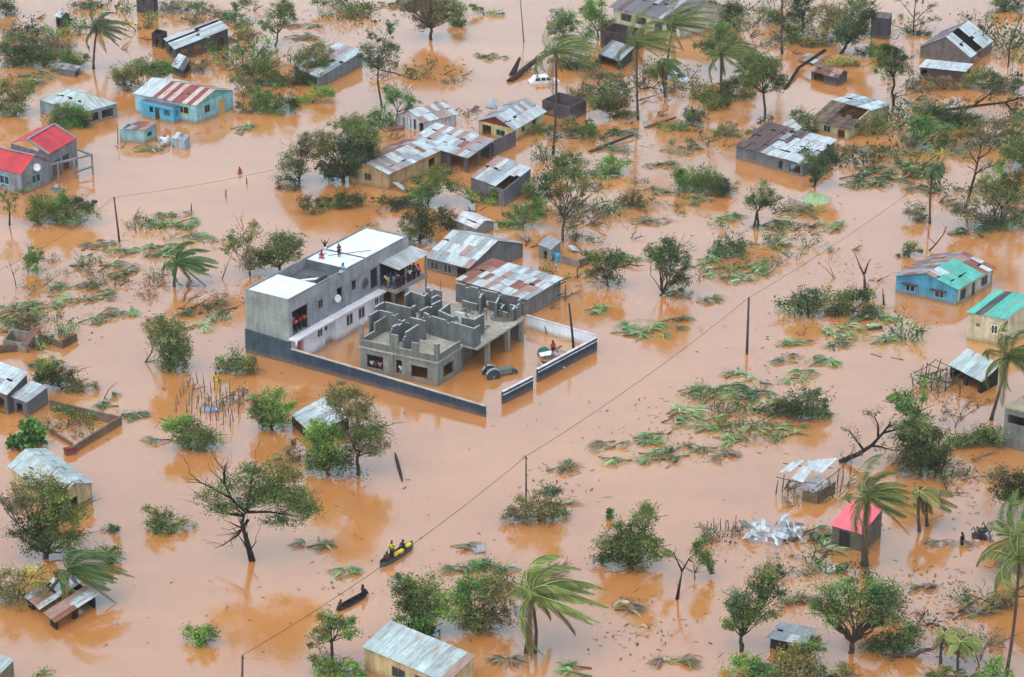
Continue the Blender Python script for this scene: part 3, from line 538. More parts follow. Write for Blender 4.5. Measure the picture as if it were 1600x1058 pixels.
house('porch_shed', 'dark shed with curved white roof edge in front of the torn gabled house', 'shed', (1508, 112), (1438, 105), (1518, 104), 1.7, 1.7, 'mono', K(92, 72, 68), [(1, ZW)], 'wood', ops={'f': [(.85, .97, -.5, 1.4)]}, rise=.25, over=.2, rows=1)
house('thatched_house', 'house with brown thatch front roof and open yellow rooms at upper right', 'house', (1325, 219.6), (1270, 204), (1388, 180), 0, 1.5, 'gu', K(206, 196, 150), {'r': P_THATCH, 'l': P_WHITE}, 'wall', 'thatch', ops={'f': [(.1, .3, -.4, 1.2), (.5, .7, .3, 1.2, WN, K(120, 150, 110))]}, rise=.8, over=.35, fn=lambda a, s, c: None if (s > .45 and a < .6 and c[0] < .3) else c)
house('block_house', 'dark block house with torn white roof sheets full of holes at upper right', 'house', (1254, 277), (1150, 248), (1303, 247), 0, 1.7, 'mono', K(128, 130, 134), [(1, ZW), (.2, ZG)], ops={'f': [(.04, .2, .3, 1.3), (.3, .36, .3, 1.3)]}, rise=.5, over=.3, rows=4, fn=lambda a, s, c: (None if random.random() < .18 else K(96, 84, 80)) if (a > .62 or (s > .7 and a > .4)) else (K(70, 66, 66) if random.random() < .1 else c), jit=.09)
m = MB(); sheets(m, W(1205, 203, .6), W(1236, 212, 1.6), W(1238, 186, 1.8), W(1253, 200, 2.6), [(1, ZW)], .7, 2, 0, .15); tag(m.build('roof_sheet', 'zinc', None, tuple(W(1230, 210))), 'white roof sheet curled up behind the torn block house', 'roof sheet')
house('block_hut', 'dark narrow block hut standing alone at the top right', 'hut', (1387.6, 62), (1359.6, 59), (1392, 53), 0, 2.9, 'flat', K(84, 82, 88), [(1, K(92, 86, 84))], 'block', over=.02)
B30, A, B, C, D, uu, vv = house('blue_house', 'blue house with turquoise and rust gable roof at the right', 'house', (1493.6, 477.6), (1399, 457), (1549.7, 444.4), 0, 1.95, 'gv', K(92, 165, 195), {'r': [(1, K(88, 205, 185))], 'l': [(2, ZR), (3, RU), (2, K(120, 125, 140)), (2, ZG)]}, 'wall',
    ops={'f': [(.2, .36, .45, 1.3, WN, K(150, 190, 205)), (.68, .84, .45, 1.3, WN, K(150, 190, 205))], 'r': [(.1, .25, .3, 1.5, WN, K(60, 90, 110)), (.42, .52, -.5, 1.5, 'door', K(60, 70, 80)), (.68, .85, .5, 1.5, WN, K(60, 90, 110))]}, rise=1.0, over=.25, fcol={'r': K(200, 196, 182)}, rows=3,
    fn=lambda a, s, c: (pick([(1, ZR), (1, ZW), (1, RU)]) if (c[1] > c[0]*1.5 and (a > .72 or (s > .62 and a < .3))) else c))
for f_ in (.28, .76):
    m = MB(); p = A + (B-A)*f_ - uu*.9 + Z*1.32 - vv*.45; m.box(p, uu*1.8, vv*.44, Z*.07, K(92, 74, 68)); m.build('awning', 'wood', B30)
house('cream_house', 'cream house with bright turquoise roof at the right edge', 'house', (1569, 542), (1510, 531), (1612, 520), 0, 3.05, 'mono', K(222, 208, 172), P_TURQ, 'wall', ops={'f': [(.2, .38, 1.2, 2.2, WN, K(225, 225, 220)), (.68, .78, 1.7, 2.1, WN, K(150, 130, 100))]}, rise=.9, over=.15, rows=1, fn=lambda a, s, c: K(70, 78, 78) if .55 < a < .72 else c)
house('tin_shed', 'small shed with clean pale tin roof beside the stick frame', 'shed', (1534, 596), (1485, 571), (1560, 582), 1.3, 1.3, 'mono', K(50, 48, 46), P_CLEAN, 'wood', ops={'f': [(.1, .45, -.5, 1.1), (.55, .9, -.5, 1.1)]}, rise=.75, over=.15, rows=1)
house('concrete_building', 'unfinished grey concrete building with dark window band at the right edge', 'building', (1622, 712), (1566, 697), (1660, 690), 0, 3.9, 'flat', K(128, 130, 124), [(1, K(170, 165, 140))], 'concrete', ops={'f': [(.1, .9, 2.5, 3.4)]}, over=.1)
house('tin_hut', 'small hut with faded pink roof under a bent palm', 'hut', (1345, 862), (1299, 849), (1376, 839), 0, 1.7, 'mono', K(112, 104, 94), P_PINK, 'wood', 'sheet', ops={'f': [(.38, .75, -.5, 1.5, 'door', K(48, 46, 46))]}, rise=1.1, over=.1, rows=1, fn=lambda a, s, c: c if a < .9 else K(205, 205, 200))
house('cream_house', 'small cream house with dark roof below palms at the right edge', 'house', (1612, 925), (1555, 910), (1645, 900), 0, 1.6, 'gu', K(205, 185, 130), P_DARK, 'wall', ops={'f': [(.6, .8, .5, 1.3, WN, K(90, 80, 70))]}, rise=1.2, over=.2)
house('tin_hut', 'low dark hut with grey tin roof among trees at the bottom right', 'hut', (1254, 1006), (1204, 996), (1271, 989), 1.0, 1.0, 'mono', K(60, 54, 50), P_GREY, 'wood', ops={'f': [(.1, .5, -.5, .8)], 'r': [(.2, .8, -.5, .8)]}, rise=.2, over=.25)
house('ochre_house', 'ochre house with clean pale metal roof cut by the bottom edge', 'house', (698, 1066), (569, 1011), (739.5, 1032), 2.1, 2.1, 'mono', K(205, 182, 135), P_CLEAN, 'wall', ops={'f': [(.5, .66, .6, 1.5, WN, K(110, 95, 90)), (.18, .38, .2, 1.6, WN, K(110, 95, 90))]}, rise=.35, over=.15, rows=1, trim=None, fn=lambda a, s, c: ZR if a < .1 else c)
house('tin_hut', 'hut with rust and white striped roof half under a fallen palm crown', 'hut', (87, 971), (42, 933), (149, 936), .8, .8, 'mono', K(52, 44, 38), [(2, ZW), (2, ZR), (1.2, RU)], 'wood', ops={'r': [(.05, .45, -.5, .85), (.55, .95, -.5, .85)], 'f': [(.2, .8, -.5, .8)]}, rise=.3, over=.2, sw=.7, rows=2, fn=lambda a, s, c: None if .42 < a < .5 else c)
house('long_shed', 'long shed with pale gable roof behind the big tree at the left edge', 'shed', (87, 781), (15, 728), (143, 754), 1.9, 1.9, 'gu', K(200, 182, 140), P_CLEAN, 'wall', ops={'r': [(.4, .6, .2, 1.3)]}, rise=.75, over=.2)
house('tin_shed', 'shed with pale tin roof cut by the left edge', 'shed', (10, 616), (-40, 597), (42, 588), 2.2, 2.2, 'mono', K(112, 108, 106), P_WHITE, rise=.3, over=.2, ops={'f': [(.1, .5, 0, 1.7)]})
house('tin_shed', 'low shed with rust streaked roof at the corner of the walled yard', 'shed', (42, 629), (17, 620), (74, 609), 1.5, 1.5, 'mono', K(118, 122, 126), P_MIX, rise=.2, over=.1, ops={'f': [(.3, .7, -.3, 1.1)]})
house('tin_hut', 'small tin roofed hut half hidden behind the twin tree', 'hut', (490, 681), (456, 649), (545, 656), .95, .95, 'mono', K(72, 60, 50), P_WHITE, 'wood', rise=.3, over=.1, rows=1, fn=lambda a, s, c: None if .46 < a < .52 else c)
house('long_shed', 'pale roof corner poking in at the bottom left corner', 'shed', (-8, 1060), (-70, 1040), (21, 1038), 2, 2, 'mono', K(150, 140, 120), P_CLEAN, rise=.3, over=.1)
# red roofed house
RR, A, B, C, D, uu, vv = house('red_roof_house', 'grey house with bright red gable roof and open concrete veranda at the left edge', 'house', (35, 305), (-60, 283), (80, 286), 0, 2.7, 'gu', K(150, 152, 158), P_RED, 'wall', 'sheet', ops={'f': [(.2, .36, .9, 2.0, WN, K(120, 195, 215)), (.55, .7, .9, 2.0, WN, K(120, 195, 215))], 'r': [(.35, .65, .8, 1.9, WN, K(120, 195, 200))]}, rise=1.5, over=.12, rows=1, trim=K(140, 142, 146), low=-.6)
m = MB(); GP = K(140, 144, 148); a, b, c = W(80, 283), W(20, 265), W(122, 258); d = b+c-a; i1 = (c-a).normalized(); i2 = (b-a).normalized()
wall(m, a, c, -.6, 3.3, .2, [(.6, 2.4, -.6, 2.2), (3.0, 4.6, .2, 2.2)], GP, b-a); wall(m, a+i2*.02+i1*.0, b, -.6, 3.3, .2, [], GP, c-a); wall(m, c+i2*.21, d, -.6, 3.3, .2, [], GP, a-c); m.build('rear_wing_wall', 'wall', RR)
m = MB(); r0, r1 = a.lerp(b, .55)+Z*4.5, c.lerp(d, .55)+Z*4.5; sheets(m, a+Z*3.4, c+Z*3.4, r0, r1, P_RED, .9, 1); sheets(m, b+Z*3.4, d+Z*3.4, r0, r1, P_RED, .9, 1); m.beam(r0+Z*.1, r1+Z*.1, .3, .08, GP); m.build('rear_roof', 'sheet', RR)
m = MB()
for p, q, zz in ((a, r0, 3.42), (c, r1, 3.42)): m = MB(); m.beam(V((p.x, p.y, zz)), q+Z*.06, .35, .14, GP); m.build('parapet', 'concrete', RR)
m = MB(); e, f = W(144, 276), W(100, 287); 
for p in (W(92, 285), W(117, 278.5), W(145, 271)): m.box(p-Z*.6-V((.1, .1, 0)), V((.22, 0, 0)), V((0, .22, 0)), Z*3.1, K(150, 146, 142))
m.beam(W(80, 287)+Z*2.4, W(145, 271)+Z*2.4, .22, .24, GP); m.beam(W(145, 271)+Z*2.395, W(124, 263)+Z*2.395, .22, .24, GP); m.beam(W(117, 278.5)+Z*.7, W(145, 271)+Z*.9, .2, .2, GP); m.build('veranda_frame', 'concrete', RR)
m = MB(); c = W(60, 296)+Z*2.75; m.lathe(c, [(.05, 0), (.32, .05), (.5, .16), (.3, .09), (.04, .04)], K(232, 232, 230), 16, V((.3, -.8, .4)).normalized()); m.tube([c, c-Z*.5+V((0, .5, 0))], .03, K(110, 112, 112)); tag(m.build('satellite_dish', 'plain', None, tuple(c)), 'white satellite dish on the gable wall of the red roofed house', 'satellite dish')
# walls and ruins
wall_thing('mossy low wall along the back of the walled yard at left', W(78, 640), W(189, 665), .95, .85, K(122, 115, 96), .2, None); wall_thing('brown low wall closing the walled yard on the right', W(112, 711), W(190, 664), .7, .9, K(130, 112, 92), .2, None)
wall_thing('low broken inner wall with blue rag in the walled yard', W(40, 654), W(112, 697), .5, .3, K(120, 100, 88), .2, None, inn=(.5, .8, 0)); m = MB(); c = W(104, 713); m.box(c-Z*.4, V((.9, .45, 0)), V((-.3, .4, 0)), Z*1.1, K(140, 62, 58)); tag(m.build('brick_pier', 'wall', None, tuple(c)), 'stubby red brick pier at the near corner of the walled yard', 'pier')
for lb, p, q, h in (('broken mud wall beside the ruined huts near the left edge', (60, 532), (98, 545), .8), ('crumbling brown wall stub right of the ruined huts', (98, 545), (121, 532), .9), ('leaning brown wall behind the ruined huts', (25, 512), (62, 522), .6), ('low brown wall running off the left edge', (-10, 553), (42, 548), .9), ('short dark wall between the ruined huts', (42, 540), (60, 548), .7)):
    wall_thing(lb, W(*p), W(*q), h, h*random.uniform(.5, .9), K(118, 98, 82), .25, None, 'thatch')
house('ruined_hut', 'ruined hut with broken yellow grey roof at the left edge', 'ruin', (42, 552), (5, 545), (56, 540), 0, 1.0, 'mono', K(150, 145, 135), [(1, K(150, 140, 105)), (1, ZG), (1, RB)], 'wall', ops={'r': [(.2, .6, -.3, .7)]}, rise=.4, miss=.35, jit=.1)
wall_thing('pale low wall ruin with green slime at the right of the standing thicket', W(1231, 318), W(1256, 325), .8, .8, K(205, 195, 180), .25, None); m = MB()
o = W(1275, 312); nr, na = 6, 18; m.v += [tuple(o+Z*.75)]
for r in range(1, nr+1):
    for t in range(na): a_ = 6.283*t/na; k = r/nr; m.v.append(tuple(o + V((math.cos(a_)*1.75*k*(1+.15*math.sin(3*a_+1)), math.sin(a_)*2.2*k*(1+.12*math.cos(2*a_)), (1-k**1.6)*.75*(1+.25*math.sin(5*a_+r)) - .06))))
for t in range(na): m.face((0, 1+t, 1+(t+1) % na), K(150, 182, 132))
for r in range(nr-1):
    for t in range(na): m.face((1+r*na+t, 1+(r+1)*na+t, 1+(r+1)*na+(t+1) % na, 1+r*na+(t+1) % na), K(150+random.randint(-12, 12), 180+random.randint(-14, 10), 130))
tag(m.build('tarpaulin', 'plain', None, tuple(W(1275, 312))), 'pale green tarpaulin heaped beside the low wall ruin', 'tarpaulin')

# stick frames
def stick_frame(label, cat, cells, z1, jit=.12, c=K(118, 104, 90), rails=()):
    T = thing('hut_frame', label, cat, W(*cells[0]))
    for p in cells:
        g = W(*p); m = MB(); a = V((random.uniform(-1, 1), random.uniform(-1, 1), 0))*jit*2; m.tube([g-Z*.4, g+a*.5+Z*z1*.5, g+a+Z*z1*random.uniform(.75, 1.15)], [.06, .055, .04], c, 5); m.build('stake', 'wood', T)
    for p, q, h in rails:
        m = MB(); m.tube([W(*p)+Z*h, (W(*p)+W(*q))/2+Z*(h-.08), W(*q)+Z*(h+random.uniform(-.2, .2))], .045, c, 5); m.build('rail', 'wood', T)
    return T
ce = [(298+j*12+i*-4+random.uniform(-3, 3), 598+i*8.5+j*3.4+random.uniform(-3, 3)) for i in range(6) for j in range(8)]
stick_frame('bare stake skeleton of a hut in shallow water left of the grey building', 'hut frame', ce, 1.3, .12, K(134, 116, 98), rails=[((330, 640), (382, 612), .6), ((300, 602), (284, 630), .8), ((356, 652), (384, 622), .9)])
stick_frame('dark stick skeleton of a hut beside the clean tin roof', 'hut frame', [(1428, 603), (1436, 596), (1448, 598), (1462, 606), (1478, 612), (1500, 617), (1446, 588), (1462, 585), (1480, 590), (1470, 598), (1490, 602), (1456, 610)], 1.7, .25, K(92, 80, 76), [((1428, 603), (1500, 617), 1.2), ((1428, 603), (1462, 583), 1.4), ((1446, 590), (1490, 604), 1.5), ((1462, 585), (1500, 600), 1.5), ((1436, 600), (1480, 590), .9), ((1456, 610), (1492, 596), 1.2)])
# wrecked hut with torn sheets
WR = stick_frame('wrecked hut of leaning posts with torn white roof sheets', 'ruin', [(1212, 772), (1222, 768), (1231, 776), (1240, 772), (1262, 784), (1283, 781), (1296, 770), (1308, 757), (1318, 748), (1328, 742), (1312, 768), (1274, 786)], 1.8, .15, K(112, 98, 86), [((1212, 772), (1275, 785), 1.7), ((1275, 785), (1328, 744), 1.6), ((1222, 750), (1300, 760), 1.7)])
for e0, e1, r0, r1 in (((1236, 748, 1.9), (1254, 755, 1.7), (1254, 728, 2.2), (1270, 734, 2.1)), ((1256, 757, 1.4), (1276, 768, 1.3), (1277, 745, 1.5), (1294, 752, 1.6)), ((1262, 734, 2.), (1284, 740, 2.), (1262, 720, 2.1), (1310, 716, 2.2)), ((1228, 736, 1.9), (1234, 738, 1.9), (1250, 718, 2.1), (1257, 720, 2.1)), ((1258, 732, 2.0), (1278, 736, 1.8), (1270, 720, 2.2), (1288, 724, 2.2)), ((1218, 738, 1.9), (1222, 740, 1.9), (1238, 722, 2.), (1243, 724, 2.))):
    m = MB(); sheets(m, W(*e0), W(*e1), W(*r0), W(*r1), [(1, ZW), (.4, ZG)], .9, 1, 0, .05); m.build('roof_sheet', 'zinc', WR)
m = MB(); wall(m, W(1253, 782), W(1277, 788), -.4, 1.0, .1, [], K(120, 106, 84), (0, 1, 0)); wall(m, W(1277, 788)+V((.06, .1, 0)), W(1305, 770), -.4, 1.1, .1, [], K(110, 96, 80), (-1, 1, 0)); m.build('wall', 'wood', WR)
# crumpled sheets
CR = thing('crumpled_roof', 'heap of crumpled silver roof sheets in the water near the pink hut', 'roof sheets', W(1205, 838))
for i, (x, y, dx, dy, wd, tz) in enumerate(((1164, 826, 22, 8, 1.1, 1.3), (1172, 838, 30, -6, 1.2, .5), (1186, 832, -10, -20, .9, 1.0), (1205, 838, 26, 6, 1.2, .6), (1218, 826, 24, 14, 1.1, .9), (1232, 834, 26, -8, 1.0, .5), (1210, 822, 18, -10, .9, 1.1), (1246, 834, 10, 12, .8, .6), (1160, 842, 22, 4, .9, .2), (1196, 846, 20, 8, .8, .2))):
    a, b = W(x, y, .1+random.random()*.3), W(x+dx, y+dy, .2+tz*.6); s = V((random.uniform(-.5, .5), random.uniform(.5, 1), random.uniform(-.2, .8))).normalized()*wd
    m = MB(); mid = (a+b)/2+Z*random.uniform(0, .35); sheets(m, a, a+s, mid, mid+s, [(1, ZW), (.9, ZG), (.3, ZD)], .5, 2, 0, .06); sheets(m, mid, mid+s, b, b+s*.8, [(1, ZW), (.9, ZG), (.3, ZD)], .5, 2, 0, .06); m.build('roof_sheet', 'zinc', CR)

# scrap sheets and wreckage between the tin roofs
SCR = [('rusty scrap sheet lying in the gap left of the zinc house', 606, 206, RU), ('pale scrap sheet behind the maroon gabled house', 770, 172, ZG), ('dark leaning board stack behind the maroon gabled house', 742, 178, K(90, 64, 60)), ('brown fallen roof panel at the top of the tin roof cluster', 700, 172, K(112, 80, 76)), ('grey scrap sheet against the front of the market shed', 705, 262, ZD), ('small white sheet below the ochre house corner', 640, 300, ZW),
       ('crooked zinc panel between the buckled roof house and the small white hut', 742, 332, ZG), ('rust panel floating below the buckled roof block house', 808, 330, ZR), ('pale panel over the broken wall by the small zinc hut', 832, 378, ZR), ('white scrap near the root of the tall ragged tree', 905, 395, ZW), ('dark panel drifting at the corner of the roofless store', 836, 186, ZD), ('rusty panel at the foot of the thatch fronted house', 1290, 226, ZR)]
for lb, x, y, c in SCR:
    m = MB(); o = W(x, y); an = random.uniform(0, 3.1); dd = V((math.cos(an), math.sin(an), random.uniform(-.1, .25)))*random.uniform(1.4, 2.4); ss = V((-dd.y, dd.x, random.uniform(-.2, .5))).normalized()*random.uniform(.7, 1.1); sheets(m, o+Z*.15, o+Z*.15+ss, o+dd+Z*.3, o+dd+ss+Z*.3, [(1, c)], .5, 1, 0, .06)
    for k in range(3): m.beam(o+V((random.uniform(-1, 1), random.uniform(-1, 1), .05)), o+V((random.uniform(-1.5, 1.5), random.uniform(-1, 1), random.uniform(.2, 1.0))), .07, .07, K(96, 78, 70))
    tag(m.build('tin_scrap', 'zinc', None, tuple(o)), lb, 'tin scrap')
# ---------------------------------------------------------------- vegetation helpers
LC = {'dark': (K(44, 60, 38), K(66, 84, 46)), 'mid': (K(66, 92, 48), K(98, 118, 62)), 'olive': (K(92, 96, 60), K(124, 122, 78)), 'fresh': (K(72, 118, 48), K(112, 150, 66)),
      'brown': (K(92, 84, 66), K(118, 106, 84)), 'blue': (K(52, 78, 60), K(84, 108, 78)), 'lush': (K(50, 92, 46), K(88, 134, 66)), 'yellow': (K(126, 134, 66), K(160, 158, 90)), 'grey': (K(84, 88, 74), K(112, 112, 94))}
LC = {k: tuple(tuple((x*.84+.16*(.3*c[0]+.6*c[1]+.1*c[2]))*1.7*w for x, w in zip(c, (1.1, 1.02, .74))) for c in v) for k, v in LC.items()}
BK = K(78, 66, 58); BK2 = K(98, 84, 72); BKD = K(52, 46, 44)
GT = 'trees standing in the flood'; GB = 'bushes rising from the flood'
def leafset(centers, per, cr, size, pal, mix_=.5, up=.35):
    """quads around the clump centres; each clump has its own tone"""
    n = len(centers); c = np.repeat(np.asarray(centers), per, axis=0); N = len(c)
    rad = np.repeat(rng.uniform(.45, 1.45, n)*cr, per)[:, None]
    p = c + rng.normal(0, .55, (N, 3))*rad*np.array([1, 1, .7])
    ok = p[:, 2] > .04
    tone = np.repeat(rng.uniform(.62, 1.45, n), per)[ok]; hue = np.repeat(np.clip(rng.normal(mix_, .3, n), 0, 1), per)[ok]; p = p[ok]; N = len(p)
    tone = tone*rng.uniform(.75, 1.25, N); hue = np.clip(hue + rng.normal(0, .18, N), 0, 1)
    a = rng.normal(0, 1, (N, 3)); a[:, 2] -= .25; a /= np.linalg.norm(a, axis=1)[:, None]
    nn = rng.normal(0, 1, (N, 3)); nn[:, 2] += up*3; b = np.cross(nn, a); b /= np.linalg.norm(b, axis=1)[:, None]+1e-9
    L = (size*rng.uniform(.6, 1.4, N))[:, None]; wd = L*.3
    nr = np.cross(a, b)
    quad = np.stack([p, p + a*L*.5 + b*wd, p + a*L - nr*L*.12, p + a*L*.5 - b*wd], 1)
    quad[:, :, 2] = np.maximum(quad[:, :, 2], .02)
    cols = (np.array(pal[0])[None]*(1-hue[:, None]) + np.array(pal[1])[None]*hue[:, None])*tone[:, None]
    return quad, cols
import zlib
def seed(label):
    global rng
    h = zlib.crc32(label.encode()); random.seed(h); rng = np.random.default_rng(h)
def bend(p, q, k, j=.12):
    p, q = V(p), V(q); L_ = (q-p).length
    return [p.lerp(q, i/k) + (V((random.uniform(-1, 1), random.uniform(-1, 1), random.uniform(-.6, .6)))*L_*j*math.sin(math.pi*i/k)) for i in range(k+1)]
def blob_geo(b, Y):
    px, py, rx, ry = b[:4]; c = atY(px, py, Y + (b[4] if len(b) > 4 else 0)); s = F/(c.y*CP - (c.z-CH)*SP)
    rxm, ext = rx/s*1.1, ry/s*1.1; rd = min(rxm, ext+.5)*.9; rz = math.sqrt(max(ext*ext-(.38*rd)**2, (.45*ext)**2))/CP
    return c, rxm, rd, rz, ext
def tree(label, base, blobs, pal='mid', dens=1.0, leaf=.18, tr=.17, name='tree', bark=BK, twigs=5, group=GT, fork=None, cr=.6, hollow=.62, cat='tree', trunks=1, lean=None):
    """base: pixel where the trunk meets the water; blobs: (px, py, half width, half height, further off) in the picture, built at the trunk's distance"""
    seed(label)
    if base is None:
        lo = max(blobs, key=lambda b: b[1]+b[3]); base = (sum(b[0]*b[2] for b in blobs)/sum(b[2] for b in blobs), max(b[1]+b[3]*.55 for b in blobs))
    g = W(*base); T = thing(name, label, cat, g, group); mt = MB(); pals = pal if isinstance(pal, (list, tuple)) else [pal]; mc = MB()
    sat = []
    for b in blobs:
        for _ in range(3 if b[2] > 15 else 2):
            an = random.uniform(0, 6.283); k = random.uniform(.28, .48); sat.append((b[0]+math.cos(an)*b[2]*random.uniform(.75, 1.05), b[1]+math.sin(an)*b[3]*random.uniform(.7, 1.0), b[2]*k, b[3]*k, random.uniform(-.8, .8)))
    nb = len(blobs); pals = [pals[i % len(pals)] for i in range(nb)]; pals += [pals[i//3 % nb] for i in range(len(sat))]
    gb = [blob_geo(b, g.y) for b in list(blobs)+sat]; gb = [x for i, x in enumerate(gb) if i < nb or x[0].z > .1]
    cz = sum(x[0].z for x in gb)/len(gb); cx = sum(x[0].x for x in gb)/len(gb); cy = sum(x[0].y for x in gb)/len(gb)
    zl = min(x[0].z-x[3]*.6 for x in gb)
    if fork: fk = atY(*fork, g.y)
    else: fk = V((g.x*.55+cx*.45, g.y*.6+cy*.4, max(.25, min(zl*.85+.1, cz*.6))))
    H_ = max(.3, fk.z)
    for t in range(trunks):
        off = V((random.uniform(-.5, .5), random.uniform(-.3, .3), 0))*(t > 0)
        tp = bend(g+off-Z*.4, fk, 4, .05); mt.tube(tp, [tr*1.35, tr*1.1, tr, tr*.95, tr*.85], bark, 8)
    for i, (c, rxm, rd, rz, ext) in enumerate(gb):
        area = math.pi*rxm*ext; per = 44; n = max(4, int(area*dens*min(1, (.18/leaf)**2)*205/per))
        d = rng.normal(0, 1, (n, 3)); d /= np.linalg.norm(d, axis=1)[:, None]; r = rng.uniform(0, 1, n)**hollow*np.maximum(.5, 1+rng.normal(0, .1, n)); r = np.where(rng.uniform(0, 1, n) < .07, r*1.3, r)
        lump = np.ones(n)
        for _ in range(5):
            k = rng.normal(0, 1, 3); k /= np.linalg.norm(k); lump += .38*rng.choice([-1, 1])*np.maximum(0, d@k)**3
        pts = np.array(c)[None] + d*(r*lump)[:, None]*np.array([rxm, rd, rz])[None]*.92; pts = pts[pts[:, 2] > .1]
        if len(pts) == 0: continue
        pl = LC[pals[i % len(pals)]]; q, cc = leafset(pts, per, min(cr, .4*rxm+.1), leaf, pl); mc.quads(q, cc)
        lb = bend(fk, c, 4, .1); r0 = tr*.62*min(1, .5+.5*rxm/2); mt.tube(lb, [r0, r0*.8, r0*.62, r0*.45, r0*.3], bark, 6)
        for j in range(min(twigs + int(area/9), len(pts), 14)):
            e = V(pts[rng.integers(len(pts))]); st = lb[random.choice((2, 3, 4))]; mt.tube(bend(st, e, 3, .12), [r0*.36, r0*.27, r0*.18, .012], bark, 4, False)
        if i < nb and rxm > .9:
            for j in range(int(3+rxm*2.2)):                          # bare wind stripped twigs sticking out
                an = random.uniform(0, 6.283); el = random.uniform(-.2, 1.3); dd = V((math.cos(an)*math.cos(el), math.sin(an)*math.cos(el), math.sin(el))); st = c + V((dd.x*rxm, dd.y*rd, dd.z*rz))*random.uniform(.3, .7); e = c + V((dd.x*rxm, dd.y*rd, dd.z*rz))*random.uniform(1.05, 1.4) + V((random.uniform(0, .4), 0, 0))
                if e.z < .05 or st.z < .05: continue
                mt.tube(bend(st, e, 3, .1), [.035, .028, .02, .01], bark, 4, False); mt.tube([st.lerp(e, .6), e + V((random.uniform(-.5, .5), random.uniform(-.4, .4), random.uniform(-.1, .4)))], [.018, .009], bark, 4, False)
    mt.build('trunk', 'bark', T); mc.build('crown', 'leaf', T); return T
def bush(label, blobs, pal='mid', dens=1.1, **k):
    k.setdefault('tr', .08); k.setdefault('twigs', 4); k.setdefault('trunks', 3)
    return tree(label, k.pop('base', None), blobs, pal, dens, name=k.pop('name', 'bush'), cat='bush', group=GB, **k)
def bare(label, base, limbs, tr=.16, bark=BKD, twigs=6, leaves=None, name='bare_tree', group=GT, dens=.25, tw=.9):
    """limbs: polylines of pixels at the trunk's distance"""
    seed(label); g = W(*base); T = thing(name, label, 'tree', g, group); m = MB(); tips = []
    for i, ln in enumerate(limbs):
        P = [atY(x, y, g.y + .25*j*(1 if i % 2 else -1)) for j, (x, y) in enumerate(ln)]; r = tr*(1 if i == 0 else .5)
        m.tube(P, [max(.02, r*(1-.75*j/max(1, len(P)-1))) for j in range(len(P))], bark, 7)
        for t in range(twigs):
            k = random.randrange(1, len(P)); a = P[k-1].lerp(P[k], random.random()); d = (P[-1]-P[0]).normalized() + V((random.uniform(-1, 1), random.uniform(-1, 1), random.uniform(-.3, 1)))*.9; e = a + d*random.uniform(.4, 1.3)*tw
            if e.z < .1: e.z = .1
            m.tube(bend(a, e, 3, .15), [r*.28, r*.2, .018, .01], bark, 4, False); tips.append(e)
            f_ = e + V((random.uniform(-.5, .5), random.uniform(-.5, .5), random.uniform(-.2, .5)))*tw; m.tube([a.lerp(e, .6), f_], [.016, .008], bark, 4, False); tips.append(f_)
    m.build('trunk', 'bark', T)
    if leaves:
        mc = MB(); q, c = leafset(np.array([tuple(t) for t in tips]), max(2, int(20*dens)), .3, .18, LC[leaves]); mc.quads(q, c); mc.build('crown', 'leaf', T)
    return T
GP_ = 'coconut palms bent by the wind'
